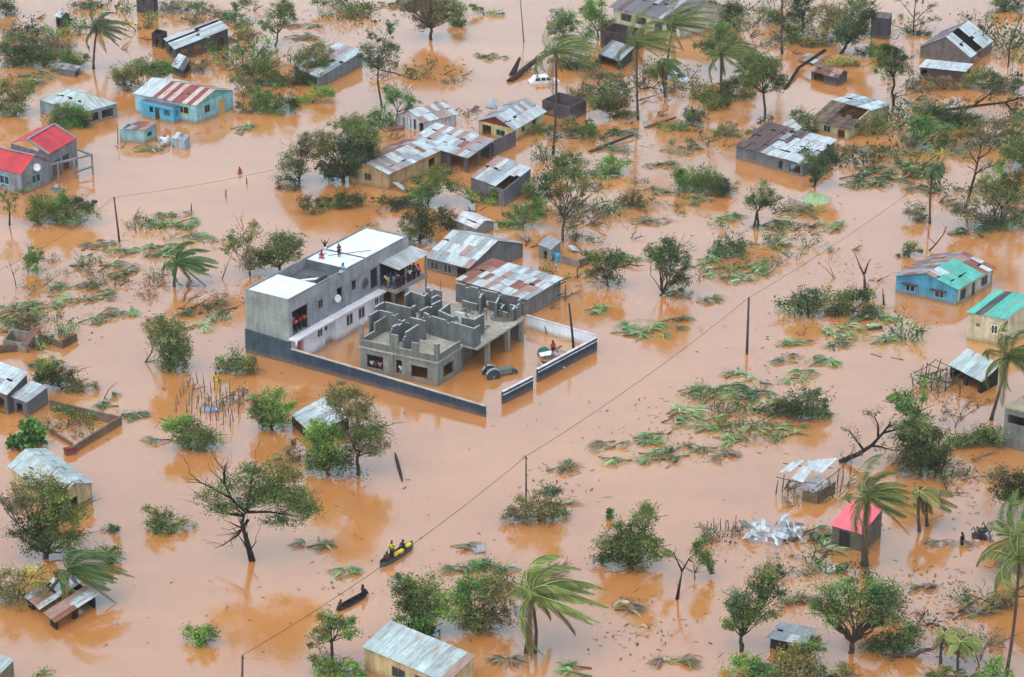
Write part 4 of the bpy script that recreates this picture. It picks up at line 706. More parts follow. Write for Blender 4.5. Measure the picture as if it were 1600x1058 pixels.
def palm(label, base, top, n=13, ln=3.4, wind=(1, .15, 0), wk=.75, tr=.16, droop=.55, pal=None, bark=K(92, 80, 70), mid=None, leaf=1.0, thick=1.0, name='coconut_palm', st=38, group=GP_):
    seed(label); g = W(*base); c = atY(*top, g.y); T = thing(name, label, 'palm', g, group); m = MB(); P = [g-Z*.4]
    md = atY(*mid, g.y) if mid else (g+c)/2 + V((-.25, 0, 0)); N = 8
    for i in range(1, N+1):
        t = i/N; P.append(g*(1-t)**2 + md*2*t*(1-t) + c*t*t)
    m.tube(P, [tr*1.5] + [tr*(1.1-.35*i/N) for i in range(1, N+1)], bark, 8); m.build('trunk', 'bark', T)
    wv = V(wind).normalized(); pal = pal or (K(74, 92, 50), K(116, 128, 72)); pal = tuple(tuple(x*1.35 for x in c) for c in pal); n = int(n*1.5) if n > 8 else n; wk = wk*1.25 if n > 8 else wk
    for i in range(n):
        an = 2*math.pi*i*.382 + random.uniform(-.2, .2); el = (1.0, .5, .15, .75, -.2, .3, -.65)[i % 7] + random.uniform(-.15, .15)
        d = V((math.cos(an)*math.cos(el), math.sin(an)*math.cos(el), math.sin(el))); L_ = ln*1.12*random.uniform(.75, 1.15); S = 10; p = c.copy(); R = [p.copy()]; D = [d]
        for s in range(S):
            t = s/S; k_ = 1 if el > -.4 else .35; d = (d*(1-.12*wk) + wv*(.24*wk+.1*t)*k_ - Z*(.05+.26*droop*t)).normalized(); p = p + d*L_/S
            if p.z < .08: p.z = .08
            R.append(p.copy()); D.append(d.copy())
        f = MB(); tone = random.uniform(.7, 1.25); old = el < -.45; f.tube(R, [.045*(1-.8*s/S)+.008 for s in range(S+1)], tuple(q*1.25*tone for q in pal[1]), 5)
        V4, CC = [], []; hang = random.uniform(.3, .9)
        for s in range(st):
            t = (s+.6)/st; x = t*S; k = min(S-1, int(x)); o = R[k].lerp(R[k+1], x-k); dd = D[k].lerp(D[k+1], x-k); sd = dd.cross(Z); sd = sd.normalized() if sd.length > .05 else V((1, 0, 0))
            ll = leaf*1.22*(math.sin(math.pi*min(1, t*.9+.12))**.7)*random.uniform(.8, 1.1)
            for sg in (-1, 1):
                ld = (dd*.7 + sd*sg*.75*(1-wk*.3) + wv*.55*wk - Z*hang).normalized(); wd = dd*(.062*thick) ; e = o + ld*ll; e.z = max(e.z, .05); mdp = o + ld*ll*.5 + Z*.04
                V4.append([tuple(o), tuple(mdp + wd), tuple(e), tuple(mdp - wd)]); h = random.uniform(0, 1); tt = tone*random.uniform(.75, 1.25); pp_ = (K(110, 92, 60), K(140, 122, 80)) if old else pal; CC.append([(pp_[0][j]*(1-h)+pp_[1][j]*h)*tt for j in range(3)])
        f.quads(np.array(V4), np.array(CC)); f.build('frond', 'leaf', T)
    m = MB()
    for i in range(5):
        q = c + V((random.uniform(-.22, .22), random.uniform(-.22, .1), random.uniform(-.3, -.05))); m.lathe(q-Z*.1, [(.02, 0), (.09, .05), (.1, .11), (.07, .18), (.01, .22)], K(150, 135, 70), 7)
    m.build('coconuts', 'plain', T); return T
GM = 'fallen banana clumps and leaf mats'
def mat_(label, px, py, rx, ry, tone='green', dens=1.0, wind=.25, hgt=.45, name='fallen_banana_clump', n=None):
    seed(label); g = W(px, py); s = ppm(py); ax, ay = rx/s, ry/s/.39; T = thing(name, label, 'fallen plants', g, GM); leafm, stm = MB(), MB()
    n = n or max(2, int(dens*ax*ay*1.9)+2); V4, CC = [], []
    hgt = min(hgt, .32); pals = {'green': (K(70, 112, 56), K(122, 160, 92)), 'pale': (K(112, 138, 84), K(160, 178, 122)), 'dull': (K(84, 98, 62), K(122, 126, 86)), 'brown': (K(104, 92, 72), K(136, 120, 92)), 'dark': (K(48, 78, 48), K(78, 112, 64))}
    pals = {k: tuple(tuple((x*.85+.15*q[1])*1.6 for x in q) for q in v) for k, v in pals.items()}; ax *= 1.15; ay *= 1.1
    for i in range(n):
        r = math.sqrt(random.random()); an = random.uniform(0, 6.283); c = g + V((ax*r*math.cos(an), ay*r*math.sin(an), 0)); dr = wind + random.gauss(0, .4) + (math.pi if random.random() < .2 else 0); L_ = random.uniform(.7, 1.7)
        d = V((math.cos(dr), math.sin(dr), 0)); a, b = c - d*L_*.8 + Z*.03, c + d*.3 + Z*random.uniform(.12, hgt)
        if random.random() < .7: stm.tube([a, (a+b)/2+Z*.03, b], [.09, .075, .05], random.choice((K(150, 146, 104), K(120, 128, 82), K(108, 92, 74))), 6)
        for j in range(random.randint(11, 16)):
            th = dr + random.gauss(0, .5); q = V((math.cos(th), math.sin(th), 0)); l = random.uniform(.7, 1.8); wd = random.uniform(.035, .09); sd = V((-q.y, q.x, 0)); h0 = b.z; pk = random.uniform(.05, hgt)
            pl = pals[tone if random.random() < .82 else random.choice(('brown', 'dull', 'pale'))]; hh = random.random(); cc = [(pl[0][k]*(1-hh)+pl[1][k]*hh)*random.uniform(.8, 1.25) for k in range(3)]
            for e in (0,):
                prof = []
                for t in range(5):
                    u_ = t/4; z = max(.03, h0 + pk*math.sin(u_*2.4) - u_*u_*(h0+.12)); ww = wd*(.25, .9, 1, .8, .12)[t]; o = b + q*l*u_; prof.append((V((o.x, o.y, z)), ww))
                tw = random.uniform(-.6, .6)
                for t in range(4):
                    (p, w0), (p2, w1) = prof[t], prof[t+1]; sv = sd + Z*tw
                    V4.append([[*(p-sv*w0)], [*(p+sv*w0)], [*(p2+sv*w1)], [*(p2-sv*w1)]]); CC.append([x*random.uniform(.88, 1.12) for x in cc])
    for i in range(int(34*ax*ay*dens)):
        r = math.sqrt(random.random())*1.08; an = random.uniform(0, 6.283); c = g + V((ax*r*math.cos(an), ay*r*math.sin(an), random.uniform(.03, .22*(1.1-r)+.05))); th = random.gauss(wind, .9); l = random.uniform(.08, .3); q = V((math.cos(th), math.sin(th), random.gauss(0, .25)))*l; sd = V((-q.y, q.x, random.gauss(0, .1)))*random.uniform(.08, .2)
        pl = pals[tone if random.random() < .7 else random.choice(('brown', 'dull', 'pale'))]; hh = random.random(); V4.append([[*(c-q)], [*(c+sd)], [*(c+q)], [*(c-sd)]]); CC.append([(pl[0][k]*(1-hh)+pl[1][k]*hh)*random.uniform(.7, 1.25) for k in range(3)])
    V4 = np.array(V4); V4[:, :, 2] = np.maximum(V4[:, :, 2], .02); leafm.quads(V4, np.array(CC)); leafm.build('leaves', 'leaf', T)
    if stm.f: stm.build('stalks', 'wood', T)
    return T
# ---------------------------------------------------------------- trees
tr = tree
tr('small round crowned tree with a clean trunk near the top beside the dark ruin', (430, 72), [(438, 22, 22, 20), (418, 40, 14, 10), (448, 10, 14, 12)], 'mid', tr=.13)
tr('lone thin trunked tree with ring of dark leaves beside the long grey shed', (597, 168), [(575, 78, 18, 16), (606, 82, 18, 16), (590, 96, 26, 9), (613, 40, 8, 16), (586, 56, 9, 9)], 'blue', .8, fork=(591, 108), tr=.12)
tr('broad brown leaved tree leaning at the top edge left of centre', (673, 62), [(655, 12, 30, 20), (690, 16, 28, 18), (672, 30, 26, 14), (640, 4, 18, 14), (710, 8, 18, 14), (675, -6, 30, 14)], ['brown', 'olive', 'brown', 'grey', 'mid', 'brown'], .9, tr=.22, fork=(674, 44), twigs=9)
bush('green fringe bush right of the broad brown leaved tree', [(716, 24, 14, 14), (708, 36, 12, 8)], 'mid')
tr('olive tree rising behind the long grey shed', (498, 122), [(497, 75, 22, 18), (478, 88, 18, 14), (506, 98, 22, 12)], ['olive', 'mid', 'mid'], tr=.12)
bush('big dark tree mass below the long dark shed', [(410, 105, 28, 24), (380, 108, 16, 14), (430, 122, 20, 18)], ['mid', 'dark'])
bush('rounded bush with pale green skirt left of the long grey shed', [(420, 165, 26, 18), (445, 160, 18, 16), (405, 150, 16, 14)], ['lush', 'dark'])
bush('dark bush hugging the near end of the long grey shed', [(470, 118, 20, 16), (490, 128, 14, 9)], ['dark', 'mid'])
bush('light green bush below the wall of the long grey shed', [(502, 145, 18, 12), (470, 155, 16, 10)], 'fresh')
tr('small light green tree beside the white striped zinc house', (618, 190), [(628, 152, 22, 16), (610, 146, 12, 14), (640, 166, 10, 8)], 'lush', .8, tr=.1)
bush('fresh green bush touching the white striped zinc house', [(600, 188, 16, 20), (585, 180, 10, 10)], 'lush')
tr('large dark spreading tree in front of the ochre house', (536, 285), [(540, 235, 40, 34), (505, 228, 26, 22), (560, 205, 28, 18), (520, 262, 28, 18)], ['dark', 'olive', 'mid', 'dark'], 1.2, tr=.25)
tr('greyish thin tree left of the large dark spreading tree', (468, 285), [(470, 240, 26, 22), (450, 258, 20, 16), (440, 280, 16, 10), (480, 216, 14, 8)], ['grey', 'mid', 'dark'], .8, tr=.13)
tr('fresh green tree between the dark spreading tree and the zinc house', (560, 225), [(556, 190, 22, 14), (575, 200, 18, 12), (535, 192, 16, 10)], 'mid', 1, tr=.12)
bush('low dark bush at the foot of the large dark spreading tree', [(535, 310, 26, 18), (510, 318, 14, 10)], ['dark', 'mid'])
bush('low shrub in the water left of the foot of the dark spreading tree', [(482, 318, 18, 12), (500, 330, 12, 7)], ['dark', 'olive'], .8)
bush('flat green shrub floating below the ochre house', [(610, 314, 26, 7), (632, 320, 14, 7)], 'dark')
tr('leafy tree hiding the right corner of the ochre house', (668, 318), [(676, 282, 24, 20), (656, 300, 22, 14), (690, 270, 14, 12)], ['mid', 'lush'], 1.1, tr=.12)
tr('dark green tree right behind the white roof of the two storey building', (656, 380), [(658, 340, 22, 20), (645, 362, 20, 16), (668, 362, 14, 16)], ['dark', 'mid'], 1.2, tr=.14)
bush('dark bush in front of the small white gabled hut', [(694, 338, 14, 18), (706, 352, 10, 10)], 'dark')
bush('fresh green bush right of the small white gabled hut', [(820, 335, 26, 14), (800, 350, 22, 8), (838, 322, 14, 12)], ['lush', 'fresh'])
bush('dark bush at the right end of the buckled roof block house', [(835, 300, 18, 18), (852, 278, 14, 14)], ['mid', 'dark'])
bush('green weeds along the front of the buckled roof block house', [(768, 312, 14, 12), (716, 290, 16, 10), (738, 305, 14, 7)], ['fresh', 'olive'], .8)
tr('tall ragged tree with orange trunk right of the buckled roof block house', (877, 378), [(892, 268, 34, 26), (915, 290, 22, 14), (870, 300, 20, 14), (900, 325, 30, 16), (880, 245, 16, 14)], ['mid', 'olive', 'dark', 'grey'], .7, tr=.16, bark=BK2)
bush('bright green bush beside the tall ragged tree', [(962, 258, 20, 14), (945, 266, 18, 10)], 'fresh')
bush('thin brown weeds at the foot of the tall ragged tree', [(893, 355, 14, 20), (905, 372, 12, 8)], 'olive', .5)
bush('trimmed square hedge of bushes in the middle right', [(1075, 285, 24, 22), (1100, 282, 26, 24), (1060, 275, 14, 12)], ['fresh', 'mid', 'mid'], 1.3)
bush('dark right end of the square hedge with drooping twigs', [(1122, 290, 18, 18), (1138, 302, 12, 8)], ['dark', 'grey'])
tr('tall dark tree with a leaning crown in open water right of centre', (1028, 462), [(1055, 400, 26, 26), (1030, 396, 22, 16), (1060, 432, 20, 16), (1045, 382, 16, 12), (1055, 462, 18, 14)], ['blue', 'mid', 'dark'], 1.1, tr=.15)
tr('round dark leaved bush left of the tall leaning crowned tree', (952, 448), [(952, 420, 20, 22), (935, 400, 18, 10), (965, 402, 14, 10), (925, 428, 12, 10)], ['dark', 'mid', 'mid', 'olive'], 1.2, name='bush', cat='bush', group=GB, tr=.1)
tr('grey green tree with drooping right crown near the leaf mats', (1128, 400), [(1142, 380, 22, 16), (1155, 395, 14, 12), (1120, 392, 14, 16)], ['blue', 'mid', 'lush'], 1, tr=.1)
tr('small twin stemmed tree below the dark block house', (1178, 356), [(1192, 304, 18, 20), (1206, 318, 16, 12), (1180, 318, 12, 12)], ['mid', 'dark'], .9, tr=.13, bark=BKD, trunks=2)
tr('tree leaning over the torn white roof of the dark block house', (1270, 292), [(1285, 252, 22, 20), (1264, 245, 14, 16), (1300, 240, 14, 14), (1275, 274, 14, 10)], ['blue', 'mid', 'dark'], 1, tr=.14, bark=BKD)
tr('medium tree with forked dark trunk left of the collapsed rust roofed hut', (1195, 186), [(1192, 110, 30, 22), (1180, 92, 22, 14), (1215, 130, 18, 16), (1168, 130, 14, 14)], ['mid', 'mid', 'dark'], 1.1, tr=.16)
tr('dark trunked tree right of the collapsed hut with full round crown', (1396, 165), [(1390, 92, 22, 18), (1406, 104, 16, 16), (1375, 100, 14, 12), (1392, 76, 16, 10)], ['mid', 'dark'], 1.1, tr=.16, fork=(1396, 120), bark=BKD)
bare('nearly leafless tree on a raft of debris at the top right', (1427, 54), [[(1427, 54), (1428, 30), (1430, 6), (1436, -8)], [(1428, 28), (1412, 8), (1402, -4)], [(1429, 34), (1445, 18), (1456, 10)], [(1428, 40), (1450, 34), (1466, 30)]], .13, BKD, 7, 'dark', dens=1.1)
bush('dark debris raft bush under the leafless tree at the top right', [(1434, 52, 18, 6)], 'dark')
tr('dark columnar tree at the top right left of the olive thicket', (1254, 52), [(1254, 18, 16, 22), (1250, -4, 16, 14)], 'dark', 1.3, tr=.13)
tr('broad olive thicket tree at the top right', (1310, 60), [(1300, 22, 28, 20), (1335, 14, 24, 18), (1290, 42, 18, 10)], ['olive', 'mid', 'yellow'], 1, tr=.16)
tr('dark trunked tree above the collapsed rust roofed hut', (1311, 84), [(1325, 44, 26, 18), (1345, 34, 20, 16), (1318, 60, 18, 12), (1362, 20, 12, 20)], ['blue', 'dark'], 1, tr=.22, bark=BKD)
bush('round dark bush left of the collapsed hut beyond the palm', [(1242, 62, 12, 9), (1230, 45, 12, 7)], ['mid', 'dark'])
bush('pale flowering bush above the collapsed hut', [(1268, 62, 16, 10), (1290, 68, 14, 7)], ['olive', 'grey'])
bush('ragged olive bush across the roof of the collapsed hut', [(1312, 96, 22, 9), (1330, 100, 12, 6)], ['yellow', 'olive'], .8)
bush('dark bush at the top edge in the right corner', [(1580, 10, 18, 14), (1562, 2, 12, 12)], ['dark', 'mid'])
bare('thin grey trees crowding behind the torn gabled house at the right edge', (1575, 105), [[(1575, 105), (1578, 70), (1590, 40), (1598, 20)], [(1576, 80), (1560, 50), (1548, 20)], [(1577, 64), (1600, 52), (1612, 40)]], .1, BKD, 9, 'mid', dens=.7)
bare('leaning thin tree rising above the torn gabled house', (1530, 80), [[(1530, 80), (1538, 45), (1545, 15)], [(1535, 58), (1552, 34), (1562, 22)]], .09, BKD, 6, 'mid', dens=.9)
bush('leafy bush right of the porch shed near the right edge', [(1535, 118, 22, 16), (1512, 128, 16, 10), (1562, 130, 22, 14)], ['mid', 'olive', 'dark'])
bush('brown shrub below the porch shed', [(1470, 130, 24, 9), (1492, 136, 14, 7)], ['brown', 'olive'], .8)
bare('huge dark fallen tree lying across the water at upper right', (1500, 178), [[(1440, 180), (1475, 172), (1520, 166), (1570, 160), (1605, 150)], [(1475, 172), (1460, 186), (1446, 192)], [(1520, 166), (1545, 148), (1560, 135)], [(1570, 160), (1585, 176), (1598, 182)]], .3, BKD, 14, 'dark', dens=1.5, tw=1.6, name='fallen_tree')
bush('large dark green bush below the huge fallen tree', [(1490, 182, 30, 20), (1512, 190, 22, 14), (1470, 178, 16, 12)], ['dark', 'mid'], 1.3)
bush('fresh green bush with grey left side right of the thatch fronted house', [(1450, 205, 30, 20), (1430, 216, 22, 16), (1472, 222, 18, 14), (1440, 192, 20, 12)], ['lush', 'grey', 'mid'], 1.1)
bush('wide scrub along the upper right edge below the fallen tree', [(1560, 195, 34, 14), (1590, 210, 20, 18)], ['grey', 'mid'], .8)
tr('round green tree half out of frame at the right edge', (1600, 262), [(1590, 236, 22, 22), (1608, 240, 18, 18)], 'mid', 1.2, tr=.14)
bush('weeping olive shrub at the corner of the thatch fronted house', [(1358, 200, 22, 18), (1375, 190, 14, 12)], ['olive', 'mid'], .9)
bush('dark leafy shrub left of the thatch fronted house', [(1252, 185, 16, 18), (1262, 200, 12, 12)], 'mid')
bare('dead black tree with forked branches at the right', (1508, 326), [[(1508, 326), (1516, 300), (1524, 270), (1528, 252), (1534, 222)], [(1524, 272), (1540, 262), (1556, 258)], [(1527, 256), (1518, 244), (1512, 232)], [(1529, 248), (1545, 238), (1552, 224)]], .2, BKD, 7, 'grey', dens=.25)
bare('dark trunked tree standing in the scrub at the right edge', (1564, 345), [[(1564, 345), (1566, 325), (1580, 310), (1592, 296)], [(1566, 326), (1556, 312), (1552, 300)], [(1580, 310), (1600, 306)]], .17, BKD, 7, 'mid', dens=1.4)
bush('long bank of scrub along the right edge above the blue house', [(1560, 290, 30, 20), (1590, 275, 20, 18), (1535, 300, 22, 18), (1510, 330, 26, 20), (1545, 348, 28, 16), (1585, 345, 22, 18)], ['mid', 'dark', 'olive', 'grey', 'blue'], .8)
bush('small grey bush at the foot of the tall streetlight palm post', [(1430, 330, 14, 12), (1442, 340, 12, 9)], ['grey', 'blue'])
bare('bent bare branch sticking out behind the blue turquoise house', (1456, 392), [[(1452, 392), (1462, 382), (1474, 366), (1480, 352)], [(1462, 382), (1452, 372), (1450, 360)]], .1, BKD, 2)
bush('low broken bush left of the blue turquoise house', [(1425, 388, 20, 7), (1412, 398, 10, 5)], ['mid', 'dark'], .7)
bare('broken topped stump tree with bare knuckled limbs right of centre', (1352, 462), [[(1352, 462), (1351, 440), (1350, 428)], [(1350, 430), (1342, 412), (1337, 398)], [(1351, 428), (1356, 412), (1361, 405)]], .24, K(96, 78, 72), 2, tw=.4)
bare('thin leaning yellow branch by the broken topped stump', (1340, 492), [[(1338, 492), (1356, 468), (1376, 442), (1390, 430)]], .07, K(176, 150, 110), 2)
bare('short broken stump right of the broken topped stump', (1381, 476), [[(1381, 476), (1380, 462), (1379, 450)]], .14, K(110, 92, 78), 2, tw=.4)
bare('forked yellow branches poking from the water above the scrub', (1303, 434), [[(1303, 434), (1290, 420), (1280, 412)], [(1303, 434), (1296, 415), (1292, 400)], [(1305, 434), (1300, 424), (1295, 412)]], .06, K(170, 145, 108), 1)
tr('greyish round tree left of the broken topped stump', (1262, 495), [(1258, 466, 24, 20), (1275, 476, 16, 14), (1240, 474, 14, 10)], ['blue', 'grey', 'mid'], 1, tr=.11)
bush('tangled green thicket at the foot of the broken topped stump', [(1320, 470, 24, 20), (1345, 458, 18, 14), (1300, 484, 22, 12), (1360, 482, 24, 9)], ['mid', 'dark', 'blue'], 1)
tr('sparse pale tree behind the long grey building', (390, 430), [(385, 372, 24, 26), (365, 385, 14, 16), (392, 410, 26, 20)], ['olive', 'mid', 'grey'], .7, tr=.12)
tr('dense round tree against the left wall of the long grey building', (438, 430), [(436, 385, 28, 24), (452, 376, 20, 16), (420, 400, 18, 16)], ['mid', 'mid', 'dark'], 1.2, tr=.17)
bare('thin leaning stick tree left of the sparse pale tree', (347, 436), [[(347, 436), (356, 412), (366, 388)]], .07, K(130, 115, 100), 2)
bare('small tree with dark fork at the left edge below the red roofed house', (15, 352), [[(15, 352), (15, 330), (14, 318)], [(14, 320), (4, 306), (-6, 300)], [(15, 318), (24, 310), (28, 302)]], .12, BKD, 6, 'mid', dens=1.5)
tr('small narrow blue green tree with bare twigs at the left edge', (40, 425), [(52, 402, 14, 22), (44, 412, 10, 12)], 'lush', 1, tr=.06)
bare('thin bare sapling left of the narrow blue green tree', (25, 446), [[(25, 446), (21, 428), (15, 412)], [(21, 428), (30, 420)]], .06, K(110, 96, 86), 3)
bush('wide dense bush in the water below the red roofed house', [(75, 328, 30, 24), (108, 336, 34, 22), (98, 312, 18, 14), (132, 318, 16, 12), (55, 322, 12, 12)], ['mid', 'mid', 'lush', 'dark'], 1.2)
bush('leaning dark bush with a bare sprawling left side left of the grey building', [(262, 520, 34, 24), (285, 545, 22, 26), (245, 510, 20, 16), (268, 570, 26, 16)], ['mid', 'mid', 'olive', 'mid'], 1.1, tr=.12)
bare('crooked grey limbs on the left flank of the leaning dark bush', (228, 566), [[(226, 568), (236, 552), (242, 530)], [(228, 566), (246, 562), (262, 550)]], .1, BK2, 5, 'olive', dens=.3)
bush('rounded fresh bush beside the stake skeleton', [(368, 566, 26, 18), (392, 572, 16, 12), (350, 576, 12, 10)], ['mid', 'olive'], 1.1)
tr('upright bright green tree in front of the long slate wall', (428, 672), [(428, 634, 22, 28), (415, 640, 22, 26), (440, 655, 14, 18), (400, 630, 10, 12)], ['fresh', 'mid', 'fresh', 'olive'], 1.2, tr=.13)
tr('tall ragged upper tree over the small tin roof in the middle', (560, 742), [(555, 640, 38, 30), (585, 670, 28, 22), (530, 615, 24, 16), (565, 690, 34, 20)], ['olive', 'mid', 'olive', 'grey'], 1, tr=.16)
tr('bushy lower tree with bright green left side beside the ragged upper tree', (515, 742), [(510, 692, 30, 28), (505, 670, 22, 14), (530, 720, 30, 22), (498, 722, 20, 18)], ['fresh', 'fresh', 'dark', 'mid'], 1.2, tr=.15)
bush('spindly bare bush left of the bushy lower tree', [(462, 706, 14, 18), (452, 716, 12, 12)], 'brown', .35)
bush('round green bush in the open water left of the twin tree', [(300, 676, 36, 22), (275, 665, 24, 16), (318, 692, 22, 16)], ['mid', 'fresh', 'mid'], 1.2)
BG = [[(394, 876), (386, 846), (378, 818), (384, 796)], [(384, 800), (360, 778), (330, 762), (306, 750)], [(382, 806), (352, 802), (334, 800)], [(384, 796), (412, 768), (440, 748)], [(384, 796), (392, 762), (396, 735)], [(386, 800), (420, 800), (462, 806)], [(388, 812), (372, 836), (348, 852)], [(412, 770), (440, 780), (480, 790)], [(360, 778), (350, 750), (352, 728)]]
bg = bare('big gnarly tree with a thick crooked trunk in open water at lower left', (394, 876), BG, .3, BKD, 12, tw=1.5)
mc = MB(); gY = W(394, 876).y
for b, pl, dn in (((430, 762, 46, 26), 'mid', 1), ((460, 780, 36, 22), 'mid', 1), ((445, 736, 30, 14), 'olive', .9), ((478, 798, 22, 14), 'mid', .9), ((400, 775, 30, 20), 'blue', .8), ((350, 790, 30, 15), 'mid', .7), ((395, 735, 30, 16), 'mid', .7), ((325, 772, 22, 12), 'mid', .6), ((440, 812, 34, 12), 'blue', .7), ((362, 758, 24, 13), 'mid', .7), ((432, 716, 18, 9), 'olive', .7)):
    c, rxm, rd, rz, ext = blob_geo(b, gY); n = int(math.pi*rxm*ext*dn*17); d = rng.normal(0, 1, (n, 3)); d /= np.linalg.norm(d, axis=1)[:, None]
    q, cc = leafset(np.array(c)[None] + d*(rng.uniform(0, 1, n)**.6)[:, None]*np.array([rxm, rd, rz]), 22, .5, .17, LC[pl]); mc.quads(q, cc)
mc.build('crown', 'leaf', bg)
tr('big round tree covering the end of the long shed at the left edge', (70, 872), [(60, 760, 40, 26), (100, 805, 46, 26), (60, 835, 40, 24), (110, 840, 34, 18), (30, 780, 26, 26), (85, 770, 30, 18)], ['olive', 'mid', 'dark', 'mid', 'grey', 'fresh'], 1.05, tr=.25)
bush('light green shrub in open water at lower left', [(255, 815, 30, 18), (240, 800, 14, 14), (278, 822, 22, 10), (230, 822, 14, 8)], ['mid', 'olive', 'fresh'], .9)
bush('dark green bush on the bank above the tin shed at left', [(92, 590, 34, 20), (72, 578, 18, 14), (122, 602, 24, 12)], ['dark', 'mid', 'olive'], 1.2)
bush('yellow green shrub beside the ruined huts at left', [(78, 562, 20, 8), (60, 568, 14, 7)], ['yellow', 'olive'], .7)
bush('yellowish willow like bush at the left edge below the big round tree', [(30, 915, 40, 24), (55, 900, 20, 16), (10, 930, 26, 20)], ['olive', 'yellow', 'olive'], .7)
bush('dark heap of leaves beside the palm crown on the striped hut', [(160, 862, 26, 9), (175, 872, 12, 7)], ['mid', 'dark'], .9)
bush('tiny tuft right of the big round tree at left', [(172, 828, 14, 6)], 'blue', .8)
bush('dense round bush with dark left side in open water at lower centre right', [(985, 845, 46, 28), (1008, 810, 22, 22), (962, 860, 30, 24), (1020, 855, 20, 18), (985, 880, 24, 14)], ['mid', 'mid', 'dark', 'mid', 'olive'], 1.2, tr=.14)
bare('small crooked tree with leaf tufts at lower centre right', (1058, 936), [[(1058, 936), (1062, 912), (1066, 892)], [(1066, 892), (1058, 876), (1052, 862)], [(1066, 892), (1076, 874), (1090, 862)], [(1076, 874), (1084, 880)]], .16, BKD, 3, tw=.5)
tr('hanging leaf crown twin of the small crooked tree', (1085, 905), [(1095, 862, 18, 14), (1108, 878, 10, 16), (1096, 846, 10, 10), (1048, 868, 9, 7)], 'mid', .9, tr=.05)
tr('wide tree with two dark stems left of the grey tin hut at lower right', (1160, 1018), [(1170, 960, 34, 24), (1190, 920, 28, 22), (1155, 935, 22, 20), (1200, 895, 20, 14), (1150, 970, 16, 14)], ['mid', 'dark', 'blue', 'mid'], 1.1, tr=.15, trunks=2, fork=(1158, 995))
tr('wide fan shaped tree with many thin limbs at lower right', (1330, 1020), [(1345, 928, 54, 22), (1300, 945, 34, 18), (1392, 935, 36, 20), (1350, 955, 50, 18), (1290, 960, 28, 14), (1385, 965, 26, 12)], ['lush', 'mid', 'blue', 'olive', 'fresh'], .85, tr=.22, twigs=9, fork=(1332, 1004))
bush('dark low bush right of the fan shaped tree', [(1390, 1008, 38, 18), (1420, 998, 26, 18), (1360, 1010, 18, 12)], ['dark', 'mid', 'blue'], 1.1)
bush('brown green bush in front of the grey tin hut at lower right', [(1240, 1030, 36, 20), (1270, 1010, 18, 16), (1215, 1045, 26, 14)], ['olive', 'mid'], 1)
bush('bright bush at the bottom edge left of the brown green bush', [(1160, 1040, 30, 14), (1195, 1052, 26, 12)], ['fresh', 'lush'], 1)
bush('bush at the bottom edge below the dark low bush', [(1320, 1052, 22, 14), (1285, 1056, 20, 10)], ['olive', 'mid'], .9)
bush('bushes at the bottom edge in the right corner', [(1480, 1055, 26, 12), (1552, 1045, 26, 16)], ['mid', 'fresh'], .9)
bush('brown twiggy shrub left of the thin leaning palm in the right corner', [(1560, 945, 20, 12), (1572, 935, 14, 10)], ['olive', 'brown'], .7)
bare('dead fan of branches lying in the water at the right', (1540, 940), [[(1550, 942), (1532, 936), (1518, 930)], [(1550, 942), (1530, 944), (1512, 940)], [(1545, 940), (1536, 930), (1530, 922)]], .06, BK2, 6)
bare('grey leafless shrub near the palm stumps in the right corner', (1530, 1038), [[(1530, 1038), (1522, 1015), (1512, 1000)], [(1530, 1036), (1540, 1010), (1552, 992)], [(1530, 1038), (1534, 1015), (1532, 990)]], .07, BK2, 8, 'grey', dens=.4)
tr('dark dense tree behind the wrecked hut at the right', (1440, 742), [(1440, 698, 40, 34), (1418, 720, 26, 22), (1465, 718, 20, 24), (1430, 672, 26, 16)], ['dark', 'grey', 'dark', 'mid'], 1.3, tr=.25)
tr('pale wispy tree rising behind the dark dense tree', (1432, 680), [(1418, 622, 28, 18), (1432, 648, 22, 20), (1400, 630, 16, 12)], ['lush', 'mid'], .8, tr=.13)
bare('dead tree leaning from the dark dense tree over the wrecked hut', (1318, 722), [[(1312, 722), (1340, 710), (1362, 696), (1380, 676), (1392, 660)], [(1362, 696), (1376, 698), (1396, 704)], [(1350, 704), (1338, 688), (1326, 672)], [(1372, 684), (1372, 664), (1366, 650)], [(1380, 676), (1398, 672), (1408, 664)]], .26, BKD, 8, 'grey', dens=.5, name='fallen_tree')
bush('dark low bush in front of the concrete building at the right edge', [(1530, 682, 34, 16), (1555, 688, 20, 12), (1500, 690, 20, 10)], ['mid', 'dark'], 1.1)
bare('thin brown thicket between the tin shed and the low bush', (1492, 668), [[(1492, 668), (1500, 650), (1508, 632)], [(1494, 664), (1486, 648), (1478, 636)], [(1496, 660), (1514, 646), (1528, 640)]], .05, BK2, 9, 'brown', dens=.5)
tr('dark umbrella shaped tree on two stems at the right edge', (1578, 812), [(1578, 762, 30, 20), (1600, 756, 22, 22), (1570, 742, 26, 10)], ['dark', 'dark', 'brown'], 1.3, tr=.12, trunks=2, fork=(1578, 785), bark=BKD)
bush('round dark bush below the banana mats right of centre', [(1262, 625, 26, 22), (1240, 640, 26, 18), (1280, 645, 18, 14), (1222, 632, 14, 10)], ['blue', 'dark', 'mid', 'grey'], 1.2)
tr('leafy green tree above the pale roof at the bottom edge', (660, 990), [(660, 925, 36, 26), (640, 945, 30, 22), (690, 950, 30, 24), (650, 960, 28, 20), (620, 920, 14, 18)], ['mid', 'dark', 'fresh', 'lush', 'blue'], 1.1, tr=.16)
tr('broad banana and shrub clump right of the leafy tree at the bottom', (745, 985), [(745, 915, 30, 22), (775, 920, 24, 24), (740, 960, 36, 22), (770, 965, 28, 20), (715, 935, 22, 20)], ['lush', 'olive', 'mid', 'brown', 'fresh'], 1, tr=.13)
